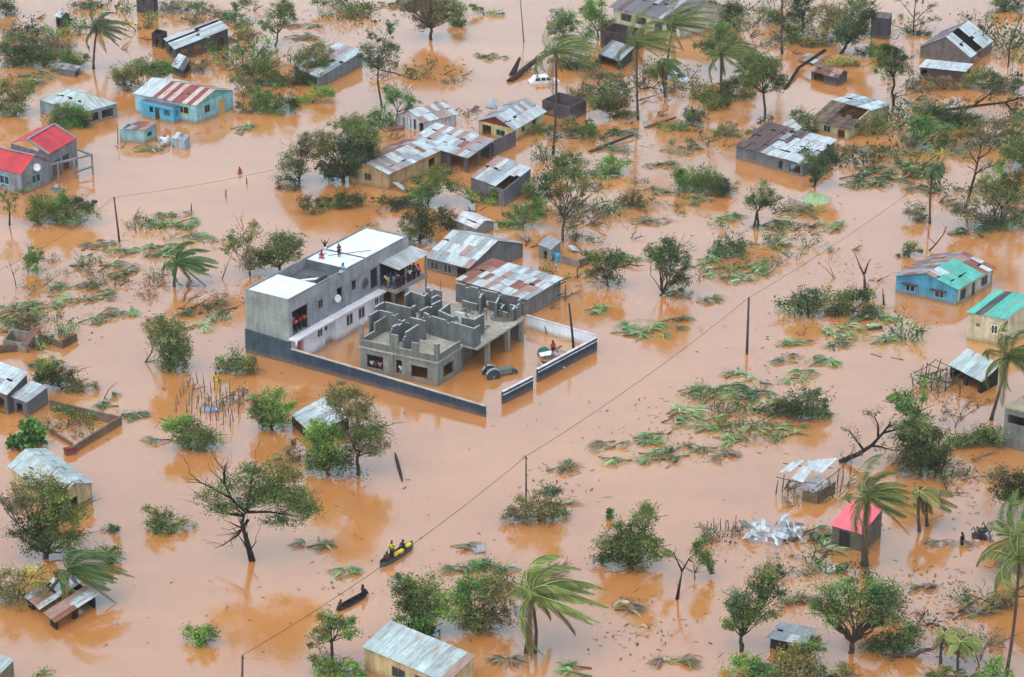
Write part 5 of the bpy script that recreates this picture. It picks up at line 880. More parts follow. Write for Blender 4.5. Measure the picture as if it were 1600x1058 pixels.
bush('low green clump against the top edge of the pale bottom roof', [(672, 985, 20, 14), (655, 975, 16, 12)], ['dark', 'lush'], 1.1, leaf=.3)
tr('small open tree with visible stems left of the pale bottom roof', (520, 1040), [(505, 978, 18, 14), (535, 975, 22, 12), (550, 985, 14, 12), (495, 1000, 14, 12), (515, 965, 14, 12)], ['olive', 'mid', 'fresh'], .9, tr=.13, fork=(518, 1002))
bush('leafy bush at the bottom edge below the small open tree', [(530, 1046, 30, 14), (505, 1030, 18, 14), (555, 1048, 16, 10)], ['fresh', 'mid'], 1)
tr('tiny upright banana shoot alone in the water left of the dense round bush', (953, 812), [(953, 803, 2.5, 6)], 'lush', .8, leaf=.25, tr=.06, hollow=.9, cr=.2, name='banana_plant', cat='banana plant', twigs=1)
tr('young banana plant at the left edge between yard and long shed', (42, 700), [(42, 680, 18, 18), (36, 690, 14, 12)], 'lush', .6, leaf=.55, tr=.09, name='banana_plant', cat='banana plant')
bush('grey green shrub heap in open water beside the wire pole', [(838, 790, 34, 20), (825, 805, 32, 16), (855, 765, 20, 9), (872, 800, 14, 12)], ['olive', 'grey', 'blue', 'mid'], .95)
bush('bright little bush alone in open water at bottom left', [(300, 990, 18, 11), (325, 985, 18, 9), (312, 1000, 18, 8)], ['fresh', 'lush'], 1.2)
bush('grass tuft at the bottom left edge', [(60, 1054, 18, 6)], 'fresh', 1)
bush('wide pale bush at the upper left edge', [(20, 150, 34, 24), (10, 170, 30, 16), (45, 140, 14, 14)], ['olive', 'mid', 'fresh'], 1)
bush('dark scrub patch below the top left corner', [(40, 78, 44, 22), (70, 85, 26, 16), (20, 95, 30, 14)], ['dark', 'mid', 'blue'], .9)
bush('dark corner thicket in the top left corner', [(8, 12, 18, 22)], 'dark', 1.2)
bush('green bush behind the low grey tin hut', [(118, 98, 24, 16), (105, 90, 16, 10)], ['mid', 'lush'], 1.1)
bush('dark leafy bush against the pale hipped house', [(112, 185, 28, 18), (100, 172, 14, 14), (88, 190, 18, 14), (130, 190, 14, 12)], ['lush', 'mid', 'olive', 'dark'], 1.1)
tr('low leafy trees between the pale hipped house and the blue house', (235, 140), [(205, 112, 28, 18), (235, 108, 28, 18), (258, 102, 18, 14), (190, 122, 16, 10), (195, 135, 10, 10)], ['olive', 'mid', 'lush', 'grey'], 1, tr=.1)
bush('grey bare scrub right of the low dark shed', [(312, 105, 16, 14), (325, 100, 12, 10)], 'grey', .4)
bush('olive bush right of the blue house roof', [(376, 125, 18, 20), (388, 145, 12, 12)], ['olive', 'brown'], .6)
bush('dark grey shrub left of the top edge thatch hut', [(135, 8, 16, 8), (150, 10, 12, 6)], ['blue', 'dark'], .9)
bush('greyish shrub right of the top edge thatch hut', [(268, 12, 20, 14), (300, 8, 20, 10)], ['grey', 'mid'], .8)
bush('short green weeds along the top edge left of centre', [(365, 22, 16, 8), (380, 5, 20, 8), (352, 30, 14, 5)], ['lush', 'mid'], .8)
bush('tiny green weed tufts in the water near the top', [(555, 14, 12, 6), (510, 2, 20, 5)], ['lush', 'mid'], .9)
bush('floating green scrub along the top edge right of the brown tree', [(742, 12, 14, 6), (766, 20, 16, 5)], ['mid', 'fresh'], .7)
tr('round dark crowned tree at the top centre right of the channel', (878, 75), [(876, 36, 20, 20), (890, 30, 14, 14)], ['blue', 'lush'], 1.1, tr=.12)
tr('tall light green tree left of the cream building', (935, 60), [(930, 22, 20, 24), (945, 36, 14, 18), (920, 10, 12, 14)], ['fresh', 'mid'], 1, tr=.13)
bush('dark bush behind the first tall palm', [(915, 60, 20, 16), (905, 100, 26, 14), (880, 95, 18, 10)], ['mid', 'dark'], 1)
bush('tree mass at the top right of the cream building', [(1135, 30, 26, 16), (1118, 20, 20, 18), (1145, 12, 18, 12)], ['mid', 'olive', 'dark'], 1.1)
tr('leafy tree behind the third palm', (1130, 110), [(1125, 62, 28, 20), (1108, 72, 20, 14), (1145, 60, 14, 12)], ['lush', 'mid', 'mid'], 1.1, tr=.13)
bush('dark bush right of the palm beside the collapsed hut', [(1165, 92, 16, 16), (1178, 120, 14, 14)], ['dark', 'mid'], 1)
bush('small round dark bush in the channel under the palms', [(1088, 185, 16, 14), (1078, 180, 10, 10)], ['dark', 'mid'], 1.2)
bush('fresh bush beside the small round dark bush', [(1112, 165, 18, 12), (1130, 158, 10, 8)], ['mid', 'dark'], 1)
bush('yellow green bush left of the dark block house', [(1140, 205, 18, 12), (1120, 208, 12, 8)], ['olive', 'fresh'], .9)
bush('dark arched shrub in the flood below the car', [(955, 165, 30, 16), (980, 180, 18, 8), (930, 158, 14, 12)], ['dark', 'olive', 'mid'], 1)
bush('green shrubs at the foot of the tall first palm', [(912, 205, 20, 14), (895, 195, 14, 12), (925, 195, 10, 10)], ['mid', 'olive', 'lush'], 1)
bush('weedy bush right of the yellow gabled house', [(845, 205, 18, 9), (872, 200, 14, 10)], ['mid', 'olive'], .9)
bush('low bush beside the dark wall by the first palm trunk', [(868, 268, 12, 18), (878, 250, 10, 14)], ['mid', 'dark'], .8)
bare('uprooted brown root mass in the channel right of centre', (985, 322), [[(985, 322), (988, 312), (990, 300)], [(985, 320), (975, 312)], [(986, 320), (998, 314)], [(984, 322), (1004, 322)], [(984, 322), (972, 320)]], .22, K(100, 74, 62), 12, 'brown', dens=.7, tw=.8, name='uprooted_stump')
bush('wide grey green scrub drift at the upper left above the low grey tin hut', [(70, 62, 36, 10), (30, 58, 26, 8), (95, 72, 16, 8)], ['grey', 'mid', 'brown'], .7)
bush('brown thicket between the long dark shed and the top edge', [(330, 20, 26, 10), (300, 34, 20, 7)], ['brown', 'grey'], .5)
bush('ragged brown scrub right of the long dark shed', [(385, 60, 24, 10), (372, 80, 16, 8)], ['brown', 'olive'], .5)
bush('dry scrub right of the blue house near the olive bush', [(398, 172, 20, 8), (380, 165, 10, 8)], ['brown', 'olive'], .6)
bush('grey thicket between the first and second tall palms', [(935, 140, 26, 12), (960, 128, 18, 10)], ['grey', 'mid'], .7)
bush('dark tangle below the third palm', [(1150, 128, 18, 16), (1135, 140, 16, 12), (1165, 150, 12, 10)], ['dark', 'grey', 'mid'], .9)
bush('scrub along the bank left of the forked dark trunk', [(1090, 150, 24, 8), (1110, 140, 14, 8)], ['mid', 'olive'], .8)
bush('olive scrub bank right of the yellow green bush by the block house', [(1185, 205, 22, 7), (1200, 190, 14, 8)], ['olive', 'brown'], .7)
bush('wide dark scrub at the top right between hut and columnar tree', [(1225, 30, 22, 12), (1205, 22, 14, 12)], ['dark', 'mid'], .9)
bush('scrub heap below the narrow dark block hut', [(1372, 76, 20, 10), (1350, 84, 16, 8)], ['mid', 'dark'], .8)
bush('long scrub bank between the fallen tree and the right edge', [(1545, 215, 28, 9), (1510, 210, 22, 8), (1580, 222, 22, 8)], ['grey', 'olive', 'mid'], .8)
bush('grey scrub below the pair of trees at the upper right edge', [(1560, 140, 26, 10), (1590, 128, 18, 12)], ['grey', 'dark'], .8)
bush('trailing scrub at the right edge below the round green tree', [(1585, 310, 22, 10), (1560, 262, 18, 10)], ['mid', 'fresh'], .8)
bush('low scrub in front of the market shed trees', [(470, 262, 14, 10), (452, 292, 16, 10)], ['dark', 'grey'], .8)
bush('weedy bank behind the ruined huts at the left edge', [(15, 505, 20, 10), (40, 498, 14, 6)], ['mid', 'brown'], .7)
bush('green growth over the near end of the mossy yard wall', [(98, 640, 16, 6), (130, 650, 18, 5)], ['mid', 'olive'], .8)
# ---------------------------------------------------------------- palms
palm('leaning palm with tattered crown at the upper left', (146, 108), (152, 44), 12, 4.2, (1, .1, -.1), .5, pal=(K(66, 80, 52), K(100, 108, 72)))
palm('tall first palm rising in front of the white car', (864, 242), (868, 80), 14, 5.6, (1, .2, 0), .7, mid=(872, 150))
palm('second tall palm right of the dark roofless store', (997, 186), (995, 66), 14, 5.8, (1, .2, .05), .75, mid=(994, 130))
palm('palm behind the cream building with crown swept right', (1040, 125), (1052, 38), 15, 6.0, (1, .2, .1), .8)
palm('palm with drooping dark crown left of the collapsed hut', (1128, 152), (1128, 85), 13, 5.4, (1, 0, -.1), .55)
palm('slim palm with broken crown between two taller palms', (1040, 152), (1035, 100), 9, 3.0, (.8, .2, -.6), .5, tr=.11)
palm('fallen palm with dark fronds arching right near the left middle', (272, 448), (278, 412), 12, 3.8, (1, .15, -.05), .85, tr=.15, pal=(K(62, 92, 52), K(100, 128, 72)))
palm('low palm with glossy crown spilling over the striped roof', (70, 940), (108, 892), 15, 4.6, (1, -.05, -.12), 1.1, mid=(80, 912), pal=(K(52, 78, 44), K(90, 112, 62)), st=34)
palm('big palm with long fronds streaming right at the bottom', (822, 1020), (832, 928), 17, 5.2, (1, .15, -.02), .78, tr=.17, pal=(K(86, 108, 54), K(142, 152, 88)), st=60, droop=.85, mid=(826, 985), leaf=1.15)
m = MB(); m.tube([W(836, 1020)-Z*.3, atY(838, 985, W(836, 1020).y), atY(834, 950, W(836, 1020).y)], [.17, .13, .11], K(92, 80, 70), 8); tag(m.build('palm_trunk', 'bark', None, tuple(W(836, 1020))), 'second bare trunk close beside the big streaming palm', 'palm trunk', None)
palm('bent palm standing in front of the pink roofed hut', (1351, 884), (1356, 776), 14, 4.4, (1, .1, -.1), .6, tr=.28, mid=(1350, 830), pal=(K(70, 90, 46), K(112, 122, 66)), st=32)
palm('leaning palm with dark hanging crown by the cream turquoise house', (1548, 656), (1576, 556), 14, 4.6, (1, .1, -.3), .5, mid=(1560, 620), pal=(K(58, 78, 44), K(104, 112, 58)))
palm('thin tall palm crossing the small cream house in the right corner', (1572, 1056), (1592, 872), 13, 4.4, (1, 0, -.1), .5, mid=(1590, 960), tr=.13)
palm('bushy palm at the right edge above the small cream house', (1592, 905), (1592, 838), 13, 4.0, (.6, .1, .3), .4, pal=(K(62, 92, 48), K(98, 122, 66)))
palm('short stripped palm left of the pair behind the pink hut', (1437, 830), (1437, 768), 7, 1.9, (1, .1, -.3), .8, tr=.14, pal=(K(112, 116, 66), K(150, 146, 92)))
palm('short stripped palm right of the pair behind the pink hut', (1449, 822), (1450, 775), 8, 2.4, (1, .1, -.15), .9, tr=.14, pal=(K(100, 100, 66), K(140, 132, 90)))
palm('small stripped palm left near the right corner at the bottom', (1470, 1036), (1476, 990), 7, 1.7, (1, .2, -.2), .6, tr=.12, pal=(K(104, 110, 62), K(142, 142, 90)))
palm('small upright palm stem right near the bottom right corner', (1497, 1046), (1502, 1003), 6, 1.3, (.6, .2, 0), .4, tr=.1, pal=(K(104, 120, 62), K(142, 152, 90)))
palm('tall bare palm trunk at the top edge right of the cream building', (1222, 84), (1224, -30), 8, 3, (1, 0, 0), .5, tr=.15)
palm('slim palm topped post in open water above the blue house', (1453, 350), (1458, 263), 8, 1.4, (.8, .2, -.2), .3, tr=.13, pal=(K(72, 100, 66), K(108, 130, 88)))
# ---------------------------------------------------------------- fallen banana clumps and leaf mats
MT = [('loose drift of leaves right of the uprooted roots', 1030, 300, 34, 5, 'dull'), ('brown drift of twigs left of the square hedge', 1010, 345, 30, 6, 'brown'), ('drift of stalks below the twin stemmed tree', 1200, 385, 30, 6, 'dull'), ('leaf drift in front of the thatch fronted house', 1345, 236, 36, 6, 'dull'), ('dark drift between the mat bank and dead black tree', 1440, 300, 24, 6, 'dark'), ('leaf drift under the scrub bank at the right', 1520, 365, 34, 6, 'dark'), ('drift of leaves below the pair of stripped palms', 1480, 850, 22, 5, 'brown'), ('leaf drift by the dead fan of branches', 1505, 958, 30, 6, 'brown'), ('drift right of the wide two stemmed tree', 1235, 940, 26, 5, 'brown'), ('drift of grey leaves at the top left of the channel', 470, 60, 26, 6, 'brown'), ('leaf drift beside the brown thicket at the top', 300, 55, 26, 6, 'dull'), ('leaf drift left of the second tall palm foot', 960, 235, 30, 6, 'dull'),
      ('green leaf mat below the pole at left', 270, 352, 26, 10, 'green'), ('mat with brown humps beyond the left pole mat', 272, 336, 18, 6, 'dull'), ('narrow leaf mat trailing right of the left pole mat', 298, 374, 18, 5, 'green'), ('leaf mat at the very foot of the left wire pole', 150, 385, 22, 7, 'dull'),
      ('pale mat right of the foot of the left wire pole', 190, 395, 22, 6, 'green'), ('clump with dark stumps left of the fallen palm', 180, 425, 24, 12, 'dull'), ('small reed clump beside the dark stumps', 130, 418, 14, 8, 'brown'), ('leaf mat around fallen palm trunk base', 255, 402, 20, 8, 'green'),
      ('long leaf mat below the dark stump clump', 150, 465, 20, 9, 'dull'), ('green clump above the ruined huts at left', 60, 480, 22, 10, 'green'), ('pale clump right of the green clump at left', 100, 470, 16, 8, 'pale'), ('round clump in open water left of the grey building', 148, 498, 22, 9, 'dull'),
      ('small clump floating beside the leaning dark bush', 190, 492, 14, 5, 'green'), ('small dark tuft above the leaning dark bush', 275, 492, 12, 6, 'dark'), ('thin tuft of leaves near the corner of the grey building', 305, 515, 14, 4, 'pale'), ('grey stalk pile above the ruined huts', 20, 492, 18, 10, 'brown'),
      ('leaf clump lying over the mossy yard wall', 188, 648, 32, 6, 'dark'), ('tall leaf tuft by the mossy yard wall', 165, 632, 12, 8, 'dark'), ('floating leaf clump left of the round green bush', 248, 692, 10, 5, 'dull'), ('dark leaf clump right of the gnarly tree', 498, 852, 18, 8, 'blue' if 0 else 'dull'), ('small clump beside the gnarly trunk', 540, 895, 8, 9, 'green'),
      ('leaf clump left of the tree by the bright stump pole', 930, 490, 18, 7, 'green'), ('broad green mat right of the white yard wall', 1005, 515, 38, 14, 'green'), ('thin green mat end beyond the broad mat', 1050, 505, 16, 8, 'dark'), ('mat under the leaning crowned tree', 1105, 470, 16, 6, 'dull'),
      ('long pale green mat near the grey green tree', 1145, 430, 46, 11, 'pale'), ('upper mat right of the grey green tree', 1175, 415, 26, 7, 'green'), ('small mat left of the grey green tree', 1110, 408, 16, 7, 'green'), ('mat in front of the round dark leaved bush', 975, 405, 28, 7, 'green'),
      ('grass mat under the twin stemmed tree', 1225, 355, 30, 8, 'dark'), ('bright mat right of the twin stemmed tree', 1290, 358, 18, 8, 'green'), ('mat below the twin stemmed tree', 1240, 335, 26, 8, 'dull'), ('thin mat crossing below the square hedge', 1090, 312, 26, 6, 'dull'),
      ('pale mat below the right end of the hedge', 1130, 340, 20, 7, 'pale'), ('big mat bank right of the leaning roof tree', 1370, 282, 42, 14, 'dark'), ('bright upper edge of the mat bank', 1400, 262, 40, 8, 'green'), ('left part of the mat bank by bare poles', 1345, 292, 20, 7, 'dull'), ('small mat right of the mat bank', 1430, 278, 12, 5, 'green'),
      ('tufted mat beside the fallen pole above the block house', 1060, 235, 24, 7, 'dull'), ('bright green heap near the uprooted roots', 930, 275, 22, 8, 'green'), ('leaf mat along the ditch above the hedge', 1030, 260, 22, 6, 'dull'), ('green heap of stalks in the middle of the right water', 1320, 520, 36, 13, 'pale'), ('dark leaf bank below the broken stump', 1365, 500, 34, 6, 'dark'),
      ('long low mat right of the green stalk heap', 1385, 533, 30, 7, 'green'), ('small oval mat left of the green stalk heap', 1228, 537, 20, 5, 'green'), ('small dark oval mat below the stalk heap', 1305, 541, 14, 4, 'dark'), ('left mat of the pair below the oval mats', 1245, 563, 20, 7, 'dull'), ('bright mat of the pair below the oval mats', 1285, 568, 24, 6, 'green'),
      ('green mat above the round dark bush', 1250, 588, 22, 7, 'green'), ('yellowed tuft at the top of the large mats', 1155, 588, 16, 7, 'pale'), ('large dark mat at the centre right', 1110, 620, 46, 12, 'green'), ('right lobe of the large dark mat', 1150, 617, 30, 11, 'dark'), ('small mat at the end of the large dark mat', 1180, 612, 14, 7, 'dark'),
      ('middle mat below the large dark mat', 1085, 660, 34, 13, 'green'), ('loose leaves above the middle mat', 1075, 645, 24, 6, 'pale'), ('yellow green mat right of the middle mat', 1160, 672, 28, 8, 'pale'), ('dark mat beside the round dark bush', 1200, 645, 20, 7, 'dark'), ('mat below the round dark bush', 1215, 672, 30, 10, 'green'),
      ('wide lower left mat of the group', 1025, 690, 26, 12, 'green'), ('front left green mat of the group', 1005, 715, 18, 9, 'green'), ('front right green mat of the group', 1040, 718, 20, 8, 'dark'), ('brown dry mat at the end of the group', 1095, 708, 36, 12, 'brown'), ('small green mat between the brown mat and middle mat', 1145, 688, 16, 6, 'green'),
      ('thin trailing mat reaching left from the group', 945, 696, 22, 4, 'dull'), ('lone small tuft left of the group', 960, 722, 10, 5, 'green'), ('arched leaf tuft above the shrub heap', 875, 738, 24, 7, 'dark'), ('pale tuft right of the shrub heap', 880, 792, 8, 7, 'dull'), ('bright banana tuft below the pink hut', 1282, 858, 16, 9, 'pale'),
      ('dark leaf bank left of the pink hut', 1280, 838, 22, 12, 'dark'), ('dead brown stalks above the big streaming palm', 985, 945, 24, 8, 'brown'), ('dry fan of stalks at the bottom centre', 1035, 1032, 30, 6, 'brown'), ('bushy tuft at the bottom below the big palm', 888, 1046, 18, 10, 'green'), ('leaf mat floating above the leafy bottom tree', 622, 925, 22, 6, 'pale'),
      ('banana leaf clump at the top of the bottom thicket', 725, 888, 24, 7, 'dark'), ('banana leaf clump right end of the bottom thicket', 765, 890, 22, 9, 'green'), ('small leafy tuft above the bottom thicket', 722, 858, 10, 6, 'dull'), ('stripped leaf pile at bottom right of the pale roof', 785, 1032, 18, 7, 'brown'),
      ('grass strip beside the thin sapling at left', 100, 448, 30, 5, 'brown'), ('dark leaf heap right of the fallen palm', 340, 480, 26, 6, 'brown'), ('green leaf tuft behind the fallen palm', 262, 388, 18, 7, 'green'), ('leaf raft right of the fan shaped tree', 1445, 922, 14, 6, 'brown'), ('floating leaf bank under the top palms', 1060, 198, 26, 6, 'dull'),
      ('leaf tangle left of the top palms', 930, 118, 24, 8, 'dull'), ('mat along the wall of the thatch fronted house', 1400, 240, 30, 6, 'dull'), ('mat right of the fresh green bush at right', 1500, 240, 24, 7, 'dull'), ('leafy drift above the pale hipped house', 60, 118, 34, 7, 'dull'), ('brown drift left of the pale hipped house', 48, 132, 22, 8, 'brown'),
      ('leafy drift at the top left corner', 60, 50, 28, 6, 'dull'), ('floating scrub between trees at top left', 330, 62, 24, 6, 'brown'), ('leafy drift above the long grey shed', 470, 40, 30, 6, 'brown'), ('drift under the brown tree at the top', 610, 10, 40, 6, 'brown'), ('weed patch below the small pale shed', 230, 234, 22, 5, 'dull'), ('small weed tuft in the flood left of centre', 380, 200, 10, 10, 'green')]
for lb, x, y, rx, ry, tn in MT: mat_(lb, x, y, rx, ry, tn)
# ---------------------------------------------------------------- poles and wires
GPOL = 'utility poles standing in the flood'
def pole(label, base, top, r=.1, c=K(92, 82, 74), arm=True, name='utility_pole'):
    g = W(*base); t = atY(*top, g.y); T = thing(name, label, 'pole', g, GPOL); m = MB(); m.tube([g-Z*.5, (g+t)/2, t], [r*1.25, r*1.05, r*.85], c, 8); m.build('post', 'wood', T)
    if arm:
        m = MB(); m.lathe(t-Z*.25+V((.14, -.02, 0)), [(.05, 0), (.06, .1), (.04, .22), (.02, .26)], K(190, 190, 188), 8); m.build('insulator', 'plain', T); m = MB(); m.beam(t-Z*.2-V((.1, 0, 0)), t-Z*.2+V((.2, 0, 0)), .06, .06, K(80, 76, 72)); m.build('bracket', 'wood', T)
    return t
pL = pole('leaning wire pole in open water at left', (187, 378), (178, 308)); pY = pole('dark leaning pole inside the walled yard', (897, 545), (889, 474), .11, K(70, 62, 60), False)
pR = pole('dark wire pole right of centre above the large leaf mats', (1167, 553), (1170, 465), .12, K(84, 84, 82)); pC = pole('slim wire pole beside the shrub heap', (822, 786), (822, 713), .07); pB = pole('pole with pale insulator cut by the bottom edge', (378, 1085), (379, 1024), .09)
pole('short leaning stake in the walled yard', (855, 522), (851, 510), .05, K(110, 96, 86), False, 'stake'); pole('thin pole in the channel beside the white car', (819, 66), (812, -8), .07, K(120, 100, 84), False)
pole('thin stick pole near the top of the channel', (184, 225), (184, 194), .06, K(130, 112, 90), False, 'stake')
for lb, b, t in (('short stump post in the water left of centre top', (353, 308), (353, 296)), ('second stump post right of the first near the person in red', (386, 288), (385, 277)), ('twig post near the green mats at left', (299, 331), (299, 318))): pole(lb, b, t, .07, K(96, 84, 76), False, 'stake')
def wire(label, P, sag, r=.018):
    pts = []
    for a, b in zip(P[:-1], P[1:]): pts += [a.lerp(b, i/14) - Z*sag*4*(i/14)*(1-i/14) for i in range(14)]
    pts.append(P[-1]); m = MB(); m.tube(pts, r, K(70, 62, 58), 4); tag(m.build('power_line', 'plain', None, tuple(P[0])), label, 'power line')
far = atY(1640, 150, W(1640, 205).y); far.z = 5; tp = atY(1455, 275, W(1453, 350).y)
wire('overhead wire crossing the right water from the dark pole to the slim palm topped post', [pR, tp], .5); wire('long overhead wire between the slim pole by the shrub heap and the dark pole', [pC, pR], .6, .021); wire('overhead wire running down to the pole at the bottom edge', [pB, pC], .8, .022)
wire('faint overhead wire from the leaning left pole toward the dark spreading tree', [pL, atY(545, 235, W(545, 300).y)], .6); wire('faint overhead wire from the leaning left pole to the lower left', [pL, atY(-20, 430, W(-20, 480).y)], .8)
# ---------------------------------------------------------------- people
def skin_mesh(nm, verts, edges, rad, sub=1):
    me = bpy.data.meshes.new(nm); me.from_pydata(verts, edges, []); o = bpy.data.objects.new(nm, me); col.objects.link(o); o.modifiers.new('s', 'SKIN')
    for i, r in enumerate(rad): me.skin_vertices[0].data[i].radius = (r, r) if not isinstance(r, tuple) else r
    me.skin_vertices[0].data[0].use_root = True
    sb = o.modifiers.new('d', 'SUBSURF'); sb.levels = sub; bpy.context.view_layer.update()
    out = bpy.data.meshes.new_from_object(o.evaluated_get(bpy.context.evaluated_depsgraph_get())); bpy.data.objects.remove(o); out.name = nm
    for p in out.polygons: p.use_smooth = True
    out.materials.clear(); out.materials.append(MATS['cloth']); return out
def person_kind(kind):
    sit = kind == 'sit'; hz_ = .30 if sit else .93; up = .0
    Vv = [(0, 0, hz_), (0, .0, hz_+.18), (0, .01, hz_+.38), (0, 0, hz_+.53), (0, -.015, hz_+.62), (0, -.01, hz_+.74)]; R = [.135, .12, .145, .055, .085, .08]; E = [(0, 1), (1, 2), (2, 3), (3, 4), (4, 5)]
    def add(p, r, par): Vv.append(p); R.append(r); E.append((par, len(Vv)-1)); return len(Vv)-1
    add((0, -.105, hz_+.66), .018, 4)
    for s in (-1, 1): add((s*.095, 0, hz_+.66), .018, 4)
    arms, legs = [], []
    for s in (-1, 1):
        sh = add((s*.17, .01, hz_+.46), .065, 2)
        if kind == 'wave': el, wr = (s*.36, 0, hz_+.62), (s*.42, -.03, hz_+.86)
        elif kind == 'sit': el, wr = (s*.25, -.08, hz_+.25), (s*.16, -.3, hz_+.2)
        elif kind == 'pole': el, wr = (s*.26, -.14, hz_+.3), (s*.12, -.36, hz_+.42 + s*.1)
        else: el, wr = (s*.25, .02, hz_+.22), (s*.26, -.07, hz_-.02)
        e = add(el, .045, sh); w_ = add(wr, .032, e); d = (V(wr)-V(el)).normalized(); pm = add(tuple(V(wr)+d*.08), .036, w_); sd = d.cross(V((0, 1, .2))).normalized()
        for f, (o, l) in enumerate(((-.03, .07), (-.01, .08), (.01, .078), (.028, .06))): k1 = add(tuple(V(wr)+d*.11+sd*o), .01, pm); add(tuple(V(wr)+d*(.11+l)+sd*o*1.2-V((0, .02, 0))), .008, k1)
        th = add(tuple(V(wr)+d*.06-sd*.045*1), .011, w_); add(tuple(V(wr)+d*.1-sd*.06), .009, th); arms.append((sh, e, w_))
    for s in (-1, 1):
        h = add((s*.09, 0, hz_-.06), .085, 0)
        if sit: k_ = add((s*.12, -.38, hz_+.05), .06, h); a = add((s*.12, -.46, .06), .04, k_); add((s*.12, -.62, .03), .035, a)
        else: k_ = add((s*.1, -.03*(s > 0), .5), .06, h); a = add((s*.11, .03, .08), .04, k_); add((s*.12, -.14, .035), .035, a)
        legs.append((h, k_, a))
    body = skin_mesh('body', Vv, E, R)
    def sub(idx, ed, grow, nm):
        mp = {v: i for i, v in enumerate(idx)}; return skin_mesh(nm, [Vv[i] for i in idx], [(mp[a], mp[b]) for a, b in ed], [R[i]+grow for i in idx])
    si = [0, 1, 2]+[x for a in arms for x in a[:2]]; shirt = sub(si, [(0, 1), (1, 2)]+[e for a in arms for e in ((2, a[0]), (a[0], a[1]))], .022, 'shirt')
    ti = [0]+[x for l in legs for x in l]; trs = sub(ti, [e for l in legs for e in ((0, l[0]), (l[0], l[1]), (l[1], l[2]))], .02, 'trousers')
    hair = skin_mesh('hair', [(0, .02, hz_+.70), (0, .03, hz_+.77), (0, .05, hz_+.68)], [(0, 1), (0, 2)], [.088, .075, .06])
    return body, shirt, trs, hair
PK = {k: person_kind(k) for k in ('stand', 'wave', 'sit', 'pole')}
def person(label, at, yaw, kind, shirt, trs, group=None, skin=K(82, 56, 44, .9), s=1.0):
    T = thing('person', label, 'person', tuple(at), group); T.rotation_euler = (0, 0, yaw); T.scale = (s, s, s)
    for me, nm, c in zip(PK[kind], ('body', 'shirt', 'trousers', 'hair'), (skin, shirt, trs, K(30, 26, 26))):
        o = bpy.data.objects.new(nm, me); col.objects.link(o); o.parent = T; o.color = (*c, 1)
    return T
CL = {'white': K(225, 225, 228), 'red': K(196, 52, 60), 'blue': K(70, 110, 170), 'dark': K(46, 46, 54), 'yellow': K(222, 196, 60), 'pink': K(214, 130, 150), 'green': K(60, 110, 80), 'purple': K(110, 70, 120), 'orange': K(214, 110, 52), 'sky blue': K(110, 190, 220), 'grey': K(140, 142, 148), 'maroon': K(110, 46, 52), 'black': K(30, 30, 34)}
random.seed(11)
person('person in dark green waving both arms on the flat white roof edge', W(508, 397, HM), .3, 'wave', K(36, 62, 48), CL['white'], s=.88); person('person in maroon standing on the white roof beside the long pole', W(530, 402, HM), .5, 'stand', CL['maroon'], CL['dark'], s=.88)
person('person in red top standing in the dark roof well', W(503, 416, 5.9), -.2, 'stand', K(170, 52, 60), CL['pink']); person('person in sky blue shirt sitting on the roof parapet', W(536, 425, HM+.05)-Z*.1, -.6, 'sit', CL['sky blue'], CL['white'])
rows = ('front row', 'middle row', 'back row', 'rearmost row'); ords = ('first', 'second', 'third', 'fourth', 'fifth', 'sixth', 'seventh'); cols_ = list(CL)
seq = ['dark', 'maroon', 'purple', 'white', 'green', 'pink', 'grey', 'white', 'dark', 'orange', 'blue', 'purple', 'yellow', 'red', 'grey', 'maroon', 'dark', 'pink', 'white', 'blue', 'dark', 'purple', 'green', 'red']
for r in range(4):
    for k in range(6):
        c = seq[(r*6+k) % len(seq)]; p = PM(-1.95+.55*r+random.uniform(-.08, .08), 16.75+k*.82+random.uniform(-.15, .15)+.15*(r % 2), 2.722)
        person(f'person in {c} top on the covered terrace, {rows[r]}, {ords[k]} from the left', p, random.uniform(-1, 1.2), 'stand', CL[c], CL[random.choice(('dark', 'blue', 'grey', 'maroon'))], 'people crowded on the covered terrace', s=random.uniform(.86, 1.02))
for k, c in enumerate(('orange', 'red', 'pink', 'white', 'red', 'maroon', 'orange')):
    r = k % 2; p = PM(.45+.65*r, .95+k*.38, 2.655); person(f'person in {c} top in the big corner opening, {ords[k]} from the bare end wall', p, random.uniform(-.6, 1), 'stand', CL[c], CL['dark'], 'people in the corner opening of the long building', s=.95)
for k, c in enumerate(('white', 'purple', 'pink', 'dark')):
    p = PU(ULU*(.885-k*.055), .55, -.35); person(f'person in {c} top in the unfinished house window, {ords[k]} from its left side', p, -.2, 'stand', CL[c], CL['dark'], 'people in the window of the unfinished house', s=.95)
person('person in white and grey in the narrow doorway of the unfinished house', PU(ULU*.495, .4, -.2), 0, 'stand', CL['white'], CL['grey'])
person('person in black sitting in the grey window of the long building', PM(.12, 11.5, 4.1)-Z*.15, -.9, 'stand', CL['dark'], CL['dark'], s=.8)
person('person in red wading alone in the wide channel at upper left', W(375, 271)-Z*.9, .4, 'stand', CL['red'], CL['dark']); person('person in black wading near the people and motorbike cluster at the right', W(1503, 851)-Z*.55, .8, 'stand', CL['black'], CL['black'])
person('person in bright yellow on the stakes beside the rounded fresh bush', W(338, 600)-Z*.4, .2, 'stand', K(226, 170, 40), CL['yellow'])
person('person in orange at the door of the tin shed by the yard wall', W(6, 631)-Z*.5, .6, 'stand', K(228, 160, 50), CL['dark'])
